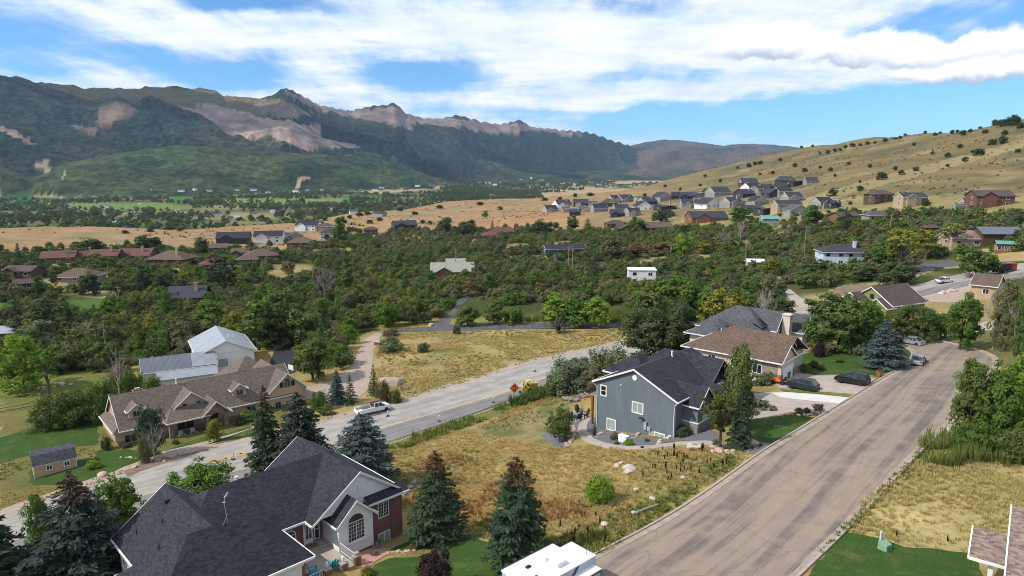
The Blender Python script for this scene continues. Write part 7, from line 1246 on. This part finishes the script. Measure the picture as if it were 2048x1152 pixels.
p = P(1815, 684); sign('warning_sign', 'orange diamond sign among the trees at the street bend', p, 100, zat(p, 656), 1.25, M_signo, lambda o, h, z: None); p = P(1914, 546); sign('warning_sign', 'small yellow diamond sign beside the upper highway', p, 90, zat(p, 512), 1.3, M_signy, lambda o, h, z: None)
p = P(1793, 733); e = empty('street_sign', p, R(20), 'green street sign post with pale square plate by the blue spruce', 'sign'); zt = zat(p, 699); m = MB(); m.tube([(0, 0, -.2), (0, 0, zt)], .04, 5); m.build('post', pmat('sign_green', (.06,.14,.09), .5), e); m = MB(); m.box(-.5, .5, -.03, 0, zt - .75, zt); m.build('plate', M_galv, e)
p = P(1641, 829); e = empty('mailbox', p, R(45), 'black mailbox on a black post at the new concrete drive', 'mailbox'); m = MB(); m.box(-.06, .06, -.06, .06, -.2, 1.25); m.build('post', M_plastic, e); m = MB(); m.ext([(-.15, -.12, 1.0), (.5, -.12, 1.0), (.5, -.12, 1.22), (-.15, -.12, 1.22)], (0, .24, 0)); m.tube([(-.15, 0, 1.2), (.5, 0, 1.2)], .12, 8); m.build('box', M_plastic, e); m = MB(); m.box(.1, .14, -.15, -.12, 1.1, 1.4); m.build('flag', M_red, e)
p = P(1757, 753); e = empty('mailbox', p, R(45), 'brown timber mailbox stand on the grass by the kerb', 'mailbox'); m = MB(); m.box(-.3, .3, -.3, .3, -.1, 1.0); m.build('stand', M_wood, e); m = MB(); m.box(-.4, .6, -.16, .16, 1.0, 1.2); m.tube([(-.1, 0, 1.2), (-.1, 0, 1.65)], .1, 6); m.build('box', M_door, e)
p = P(1769, 1099); e = empty('utility_pedestal', p, R(30), 'pale green utility box with marker post on the lawn', 'utility box'); P_ug = pmat('utility_green', (.21,.33,.24), .7, .1); m = MB(); m.add([(-.4, -.4, -.1), (.4, -.4, -.1), (.4, .4, -.1), (-.4, .4, -.1), (-.37, -.37, .55), (.37, -.37, .55), (.37, .37, .75), (-.37, .37, .75)], [(0, 3, 2, 1), (4, 5, 6, 7), (0, 1, 5, 4), (1, 2, 6, 5), (2, 3, 7, 6), (3, 0, 4, 7)]); m.build('cabinet', P_ug, e, False, .02); m = MB(); m.box(-.13, .1, .3, .45, .5, 1.45); m.build('marker_post', pmat('marker_pale', (.48,.58,.52), .6), e, False, .03); m = MB(); m.box(-.08, .08, -.41, -.37, .2, .32); m.build('latch', M_dark, e)
for x, yt, yb, lb in [(638,632,676,'utility pole with transformer beside the broad green tree'), (240,570,622,'tall utility pole at the end of the sports lawn'), (178,640,700,'short utility pole in the left woods'), (911,496,548,'utility pole rising behind the sage roofed cabin'), (1137,492,545,'left pole of the pair below the navy house'), (1145,490,548,'right pole of the pair below the navy house'), (1490,478,540,'utility pole beside the white roofed cottage'), (1608,450,515,'utility pole in scrub left of the pale blue house'), (1341,488,520,'short utility pole under the lime tree'), (627,528,576,'utility pole beside the bleached dead cottonwood'), (212,648,704,'bare post in the left woods'), (1780,428,466,'utility pole among trees on the right slope'), (1117,652,660,'thin marker post on the side road') ][:-1]:
    p = P(x, yb); h = zat(p, yt); e = empty('utility_pole', p, R(random.uniform(-40, 40)), lb, 'utility pole'); m = MB(); m.tube([(0, 0, -1), (0, 0, h)], [.2, .13], 8); m.build('pole', M_pole, e); m = MB(); m.box(-1.1, 1.1, -.07, .07, h - .9, h - .72); m.build('cross_arm', M_pole, e)
    for k in (-1, -.5, .5, 1): m = MB(); m.lathe([(.05, 0), (.07, .1), (.03, .2)], 6, 0, (k, 0, h - .72)); m.build('insulator', M_dark, e)
    m = MB(); m.lathe([(.02, 0), (.26, .05), (.26, .9), (.02, .95)], 10, 0, (.3, .25, h - 2.6)); m.build('transformer', M_galv, e)
# ------------------------------------------------------------ gardens
def rockmesh(seed):
    import bmesh
    bm = bmesh.new(); bmesh.ops.create_icosphere(bm, subdivisions=2, radius=1.0); rg = random.Random(seed)
    a = [Vector((rg.gauss(0, 1), rg.gauss(0, 1), rg.gauss(0, 1))).normalized() for _ in range(9)]; c = [rg.uniform(.55, .9) for _ in a]
    for v in bm.verts:
        for n, k in zip(a, c):
            d_ = v.co.dot(n)
            if d_ > k: v.co -= n * (d_ - k)
        v.co.z *= .72
    me = bpy.data.meshes.new('boulder'); bm.to_mesh(me); bm.free(); return me
RM = [rockmesh(k) for k in range(5)]; RC = [pmat('rock_tan', (.46,.34,.25), .95, .2, 1.5, bump=.4, rand=.4), pmat('rock_pale', (.50,.44,.37), .95, .2, 1.5, bump=.4, rand=.4), pmat('rock_grey', (.24,.22,.20), .95, .25, 1.5, bump=.4, rand=.4)]
RK = {}
def rocks(line, n, size, jit, label, group, c=0, stack=0):
    q = Pn([a for a, b in line], [b for a, b in line]); d_ = np.r_[0, np.cumsum(np.hypot(*np.diff(q[:, :2], axis=0).T))] if len(q) > 1 else np.array([0.])
    for i in range(n):
        s = d_[-1] * (i + .5) / n; x = np.interp(s, d_, q[:, 0]) + random.gauss(0, jit); y = np.interp(s, d_, q[:, 1]) + random.gauss(0, jit); k = random.randrange(5); key = (k, c)
        if key not in RK: m2 = RM[k].copy(); m2.materials.append(RC[c]); RK[key] = m2
        o = bpy.data.objects.new('boulder', RK[key]); C.objects.link(o); sz = size * random.uniform(.55, 1.3); o.scale = (sz * random.uniform(.8, 1.4), sz, sz * random.uniform(.7, 1.1)); o.rotation_euler = (random.uniform(-.2, .2), 0, random.uniform(0, 6.28)); o.location = (x, y, h1(x, y) + sz * .22 + (random.random() * stack)); tag(o, label, 'rock', group)
rocks([(1128,896),(1140,886),(1150,868),(1148,858),(1136,852)], 16, .42, .15, 'tan boulder edging the gravel bed left of the garden path', 'boulders edging the left gravel bed'); rocks([(1193,876),(1205,866),(1215,862)], 5, .35, .1, 'tan boulder below the corner of the blue house', 'boulders below the blue house corner'); rocks([(1258,882),(1270,874),(1278,868)], 5, .35, .1, 'reddish boulder beside the white generator', 'boulders beside the generator'); rocks([(1315,890),(1325,880),(1345,874)], 7, .38, .12, 'pale boulder under the basement window', 'boulders under the basement window', 1)
rocks([(1388,850),(1400,855),(1412,848),(1420,842)], 12, .55, .3, 'large tan boulder stepping down from the stone bay', 'boulders at the stone bay', 0, .5); rocks([(1384,894),(1396,896)], 4, .5, .2, 'pale boulder at the end of the garden path', 'boulders at the path end', 1); rocks([(1425,898),(1440,906),(1455,902),(1470,908)], 9, .5, .25, 'tan boulder around the pine trunk bed', 'boulders around the pine bed'); rocks([(1496,888),(1505,889),(1515,888)], 4, .6, .15, 'big flat tan boulder in the kerbside bed', 'boulders in the kerbside bed')
rocks([(1592,832),(1612,830),(1630,832)], 4, .3, .15, 'small rock in the mailbox bed', 'rocks in the mailbox bed'); rocks([(1118,792),(1140,783),(1165,786),(1168,800),(1140,803),(1118,798)], 34, .5, .5, 'grey rubble stone in the heap behind the deck', 'stones of the rubble heap', 2, .5); rocks([(1892,860),(1905,856),(1922,860)], 9, .55, .15, 'pale boulder of the low wall by the right kerb', 'boulders of the kerb wall', 1)
rocks([(20,772),(60,778),(90,776),(115,770),(150,768)], 13, .55, .5, 'pale rock along the meadow wood edge', 'rocks along the meadow edge', 1); rocks([(180,742),(230,740),(260,738)], 8, .5, .5, 'pale rock below the woods behind the barn', 'rocks behind the barn', 1); rocks([(285,930),(215,955),(190,950)], 3, .6, .2, 'tan boulder in the yard beside the highway', 'yard boulders', 0); rocks([(240,915),(262,917),(300,922),(330,923)], 12, .28, .15, 'small pale edging stone in the tan house yard', 'edging stones of the tan house', 1)
rocks([(1235,935),(1250,930),(1262,940),(1240,948)], 6, .5, .5, 'pale rock half sunk in the golden field', 'rocks in the field', 1); rocks([(1160,1010),(1232,992),(1300,975),(1380,960),(1155,1075)], 6, .4, .6, 'scattered pale rock on the empty lot', 'scattered field rocks', 1); rocks([(805,985),(840,970),(800,998)], 5, .7, .4, 'grey boulder behind the brick house corner', 'boulders behind the brick house', 2); rocks([(770,1108),(800,1104),(830,1102)], 10, .22, .15, 'small tan rock edging the front flower bed', 'flower bed rocks', 0); rocks([(1880,590),(1905,582),(1925,586)], 8, .8, .6, 'pale boulder along the gravel lot', 'boulders along the gravel lot', 1); rocks([(858,652),(870,650)], 3, .7, .3, 'pale boulder at the side road fork', 'fork boulders', 1); rocks([(1010,1130),(1020,1134),(1030,1136)], 6, .2, .05, 'edging stone of the pink gravel ring', 'ring stones', 1)
p = P(778, 768); o = bpy.data.objects.new('gravel_heap', RM[2].copy()); o.data.materials.append(M_dirt); C.objects.link(o); o.location = (p.x, p.y, p.z); o.scale = (4.2, 3.0, 1.8); tag(o, 'pinkish gravel heap at the mouth of the gravel drive', 'gravel heap')
p = P(1247, 884); e = empty('generator', p, R(133), 'white standby generator box against the blue house wall', 'generator'); m = MB(); m.box(-.65, .65, -.35, .35, 0, .85); m.build('housing', P_wht, e, False, .06); m = MB(); m.box(-.7, .7, -.4, .4, .85, .95); m.build('lid', P_wht, e, False, .04); m = MB(); [m.box(-.5 + .1 * k, -.46 + .1 * k, -.37, -.35, .2, .6) for k in range(10)]; m.build('louvre', M_galv, e)
def adirondack(label, p, az, mat, group=None, cat='chair', s=1.0):
    e = empty('garden_chair', (p[0], p[1], p[2] + .05), R(90 - az), label, cat, group); e.scale = (s, s, s); 
    for k in range(5): y = -.25 + .125 * k; m = MB(); m.ext([(-.2, y - .05, .3), (-.5, y - .05, 1.0 + .08 * (2 - abs(k - 2))), (-.47, y - .05, 1.02 + .08 * (2 - abs(k - 2))), (-.17, y - .05, .32)], (0, .1, 0)); m.build('back_slat', mat, e)
    m = MB(); m.ext([(-.25, -.3, .28), (.35, -.3, .38), (.35, -.3, .42), (-.25, -.3, .32)], (0, .6, 0)); m.build('seat', mat, e)
    for sy in (-1, 1): m = MB(); m.box(-.4, .45, sy * .38 - .07, sy * .38 + .07, .58, .62); m.build('arm_rest', mat, e); m = MB(); m.box(.28, .38, sy * .35 - .04, sy * .35 + .04, 0, .6); m.build('leg', mat, e); m = MB(); m.ext([(-.6, sy * .33 - .03, 0), (-.5, sy * .33 - .03, 0), (.2, sy * .33 - .03, .36), (.1, sy * .33 - .03, .38)], (0, .06, 0)); m.build('leg', mat, e)
    return e
for x, y, az, lb in ((1137,836,60,'black slatted chair left of the fire pit'), (1157,829,150,'black slatted chair behind the fire pit'), (1157,842,-20,'black slatted chair in front of the fire pit'), (1171,836,-110,'black slatted chair between the fire pit and the deck post')): adirondack(lb, P(x, y), az, M_plastic, s=1.25)
p = P(1154, 836); e = empty('fire_pit', (p.x, p.y, p.z + .05), 0, 'round stone fire pit ringed by black chairs', 'fire pit'); m = MB(); m.lathe([(.55, 0), (.55, .35), (.4, .35), (.4, .1), (.01, .1)], 14); m.build('ring', M_stoneg, e); m = MB(); m.lathe([(.38, .1), (.2, .2), (.01, .22)], 10); m.build('ash_bed', M_dark, e)
M_teal = pmat('teal_paint', (.02,.30,.36), .5, .08); ew = B.e.matrix_basis
for (x, y), az, lb in (((.6, 1.6), 60, 'turquoise wooden chair tucked by the garage corner'), ((2.6, 1.2), -20, 'turquoise wooden chair on the patio beside the brick pillars')): q = ew @ Vector((x, y, -.36)); adirondack(lb, q, az, M_teal, s=1.1)
te = T_.e.matrix_basis
for x, lb in ((9.4, 'pale lounge chair on the tan house porch, beside the stone pier'), (11.3, 'pale lounge chair on the tan house porch, under the wide window')): q = te @ Vector((x, -1.2, -.38)); adirondack(lb, q, 140, pmat('chair_grey', (.45,.45,.46), .6), s=1.15)
# patio pillars, lamps and railings of the brick house
for k, (x, y, lb) in enumerate(((1.4, .55, 'brick patio pillar with white lamp nearest the garage'), (2.9, .36, 'brick patio pillar with white lamp between the railings'), (4.4, .56, 'brick patio pillar with planter at the pink gravel'))):
    q = ew @ Vector((x, y, -1.3)); e = empty('brick_pillar', q, R(45), lb, 'pillar'); m = MB(); m.box(-.28, .28, -.28, .28, -.4, 1.75); m.build('shaft', M_brick, e); m = MB(); m.box(-.34, .34, -.34, .34, 1.75, 1.87); m.build('cap', M_conc, e); m = MB()
    if k < 2: m.tube([(0, 0, 1.87), (0, 0, 2.1)], .05, 6); m.lathe([(.05, 2.1), (.14, 2.15), (.14, 2.4), (.02, 2.5)], 8); m.build('lamp', M_trim, e)
    else: m.lathe([(.18, 1.87), (.24, 2.1), (.02, 2.1)], 8); m.build('planter', M_conc, e)
for a, b, lb in (((-.4, .55), (1.1, .55), 'white patio railing nearest the garage'), ((3.2, .4), (4.1, .5), 'white patio railing between brick pillars'), ((4.4, .9), (4.4, 3.3), 'white patio railing below the arched window bay')):
    q = ew @ Vector((a[0], a[1], -.36)); e = empty('patio_railing', q, R(45), lb, 'railing'); dx, dy = b[0] - a[0], b[1] - a[1]; n = int(math.hypot(dx, dy) / .14)
    for z in (.12, .95): m = MB(); m.tube([(0, 0, z), (dx, dy, z)], .03, 4); m.build('rail', M_trim, e)
    for k in range(n + 1): m = MB(); m.box(dx * k / n - .012, dx * k / n + .012, dy * k / n - .012, dy * k / n + .012, 0, .95); m.build('baluster', M_trim, e)
for x, y, lb in ((5.6, 2.7, 'grey flower pot left of the basement window'), (8.6, 3.2, 'grey flower pot nearest the basement window')):
    q = P(*[float(v) for v in proj(np.array(ew @ Vector((x, y, -1.6))))]); e = empty('flower_pot', q, 0, lb, 'flower pot'); m = MB(); m.lathe([(.2, 0), (.34, .45), (.36, .5), (.02, .46)], 12); m.build('pot', M_galv, e); V, F, _ = broad(33, .6, .35, .5, .5, 14, 12, .06, .4); o = bpy.data.objects.new('flowers', npmesh('flowers', V + np.array([0, 0, .35]), F, LM['sage'])); C.objects.link(o); o.parent = e
# fences
def fence(name, label, line, h, gap, mat, step=2.4, pick=True, cat='fence'):
    q = Pn([a for a, b in line], [b for a, b in line]); e = empty(name, tuple(q[0]), 0, label, cat); q = q - q[0]; 
    for a, b in zip(q[:-1], q[1:]):
        L = float(np.hypot(*(b - a)[:2])); n = max(1, int(L / step)); u = (b - a) / L; rz = math.atan2(u[1], u[0])
        for k in range(n + 1):
            c_ = a + (b - a) * k / n; m = MB(); m.box(-.06, .06, -.06, .06, -.4, h + .1); o = m.build('post', mat, e); o.location = c_; o.rotation_euler = (0, 0, rz)
        for z in (h * .2, h * .8): m = MB(); m.ext([tuple(a + np.array([0, 0, z - .05])), tuple(b + np.array([0, 0, z - .05])), tuple(b + np.array([0, 0, z + .05])), tuple(a + np.array([0, 0, z + .05]))], (u[1] * .05, -u[0] * .05, 0)); m.build('rail', mat, e)
        if pick:
            if not hasattr(fence, 'pk'): m = MB(); m.ext([(-.05, -.075, .06), (.05, -.075, .06), (.05, -.075, h - .06), (0, -.075, h), (-.05, -.075, h - .06)], (0, -.02, 0)); o = m.build('picket', mat, e); fence.pk = o.data; C.objects.unlink(o); bpy.data.objects.remove(o)
            for k in range(int(L / gap)):
                o = bpy.data.objects.new('picket', fence.pk); C.objects.link(o); o.parent = e; o.location = a + u * (k * gap + .1); o.rotation_euler = (0, 0, rz)
    return e
M_ftan = pmat('weathered_tan_wood', (.34,.30,.21), .85, .2, 1.5); fence('picket_fence', 'weathered tan picket fence behind the blue spruce', [(20,1175),(90,1120),(170,1085),(250,1048)], 1.5, .2, M_ftan); fence('rail_fence', 'dark rail fence along the left meadow', [(-40,834),(0,826),(75,812),(120,806)], 1.1, .3, M_dark, 3.0, False)
p = P(590, 765); e = empty('basketball_hoop', p, R(-40), 'white basketball hoop at the gravel drive corner', 'basketball hoop'); m = MB(); m.tube([(0, 0, -.2), (0, 0, 3.2), (0, -.7, 3.4)], .06, 6); m.build('post', M_galv, e); m = MB(); m.box(-.9, .9, -.78, -.72, 2.9, 3.95); m.build('backboard', P_wht, e); m = MB(); m.tube([(.23 * math.cos(k * .63), -1.0 + .23 * math.sin(k * .63), 3.05) for k in range(11)], .02, 4); m.build('rim', P_org, e)
p = P(1290, 1022); e = empty('fallen_log', p, R(35), 'grey fallen log lying in the grass by the verge', 'log'); m = MB(); m.tube([(-1.6, 0, .12), (0, .05, .15), (1.8, 0, .12)], [.16, .15, .1], 8); m.build('log', M_grey, e); m = MB(); m.tube([(.5, 0, .2), (1.0, .3, .5)], [.05, .02], 5); m.build('branch_stub', M_grey, e)
p = P(757, 690); e = empty('brown_shelter', p, R(-30), 'small rusty brown tilted box at the gravel drive edge', 'shelter'); m = MB(); m.box(-1.0, 1.0, -.6, .6, -.3, .8); m.build('body', M_wood, e); m = MB(); m.ext([(-1.2, -.8, .8), (1.2, -.8, .9), (1.2, .8, 1.1), (-1.2, .8, 1.0)], (0, 0, .08)); m.build('roof', M_conc, e)
# small garden shrubs, each its own
for x, y, w, lf, lb in [(1231,875,26,'orange','rust coloured shrub above the generator'), (1257,888,22,'lime','yellow green shrub in front of the generator'), (1233,886,12,'dark','tiny dark shrub in the gravel bed'), (1294,880,12,'dark','tiny round shrub between boulders'), (1285,893,9,'purple','small purple plant at the path edge'), (1378,860,14,'dark','small shrub beside the clipped evergreen'), (1520,812,34,'sage','grey lavender clump in the drive bed'), (1500,804,26,'sage','second lavender clump behind the first'), (1506,826,22,'olive','low olive mound in the drive bed'), (1545,818,18,'olive','flat olive mound at the drive edge'), (1528,818,14,'yellow','yellow mound between the lavender and the drive'), (1598,826,24,'dark','dark low shrub in the mailbox bed'), (1612,822,18,'purple','purple low shrub in the mailbox bed'), (1630,828,14,'orange','orange grass clump beside the mailbox'), (1636,818,24,'brown','grey brown clump behind the mailbox'), (1430,884,16,'olive','olive shrub at the foot of the pine'), (1520,888,10,'dark','tiny shrub beside the kerbside boulder'), (1626,732,24,'dark','dark mound in the flower garden'), (1640,736,18,'orange','orange shrub in the flower garden'), (1678,722,18,'mid','light conical shrub on the lawn'), (1630,700,36,'yellow','yellow green bush in the flower garden'), (1660,704,40,'olive','olive bush in the flower garden'), (1690,704,40,'mid','leafy bush in the flower garden'), (1720,708,36,'olive','low bush by the blue spruce'), (1612,742,30,'mid','leafy mound at the drive edge'), (1540,762,44,'olive','tall straw shrub beside the garden tractor'), (1520,768,38,'sage','pale shrub between the two drives'), (828,1096,26,'orange','pinkish flower clump in the front bed'), (845,1090,22,'orange','rust flower clump under the brown topped spruce'), (735,1148,34,'yellow','yellow green border plants at the patio'), (750,1108,18,'sage','white flowering plant in the pink gravel'), (350,885,16,'dark','dark shrub at the tan house wall'), (255,892,18,'dark','low shrub under the corner window'), (500,838,40,'mid','bright shrub under the tan house eaves'), (480,846,24,'dark','dark shrub by the tan house steps'), (650,826,34,'green','shrub at the highway edge below the tan gable'), (185,935,30,'lime','light green groundcover near the shed'), (780,700,52,'sage','silver sagebrush clump on the upper lot'), (845,700,30,'brown','brown brush heap on the upper lot'), (1225,1010,24,'olive','low weed clump right of the wild shrub')]:
    p = P(x, y + 3); dep = p.y * cp - (p.z - HC) * sp_; wd = w * dep / FPX; tree_at(p, wd * .62, wd, 'bush', lf, lb, None, cat='shrub')
# ------------------------------------------------------------ low clouds whose shadows lie on the mountains (they float above the haze, out of the picture's top)
import bmesh
M_cloud = pmat('cloud_white', (.85,.85,.86), 1.0, .05, .002)
for k, (tx, ty, tz, sx, sy) in enumerate([(-2600, 4500, 420, 1000, 520), (-1500, 4650, 500, 620, 260), (-3900, 4300, 300, 900, 600), (-250, 5900, 450, 380, 260), (-1000, 4050, 60, 330, 150)]):
    al = 2700 + 120 * k; q = Vector((tx, ty, tz)) + sun_dir * ((al - tz) / sun_dir.z); bm = bmesh.new(); bmesh.ops.create_icosphere(bm, subdivisions=4, radius=1.0); P3 = np.array([v.co for v in bm.verts]); n = fbm(P3[:, 0] * 2.2 + k * 9, P3[:, 1] * 2.2 + P3[:, 2], 5, 70 + k, .6)
    for v, d_ in zip(bm.verts, n): v.co *= 1 + .38 * d_; v.co.z = v.co.z * (.9 if v.co.z > 0 else .25)
    me = bpy.data.meshes.new('cloud'); bm.to_mesh(me); bm.free(); me.materials.append(M_cloud); o = bpy.data.objects.new('cloud', me); C.objects.link(o); o.location = q; o.scale = (sx, sy, 160); tag(o, None, None, None, 'structure')
# ------------------------------------------------------------ the air between here and the mountains
hz = MB(); hz.box(-17000, 17000, -16000, 17000, -72, 900)
hm = bpy.data.materials.new('haze'); hm.use_nodes = True; t = NT(hm.node_tree)
o = t.n('ShaderNodeOutputMaterial'); v = t.n('ShaderNodeVolumePrincipled'); t.l(v.outputs[0], o.inputs['Volume'])
v.inputs['Color'].default_value = (.45, .66, 1, 1); v.inputs['Density'].default_value = 3.2e-5; v.inputs['Anisotropy'].default_value = 0.2
tag(hz.build('haze', hm), 'thin blue haze over the whole valley', 'haze', None, 'stuff')
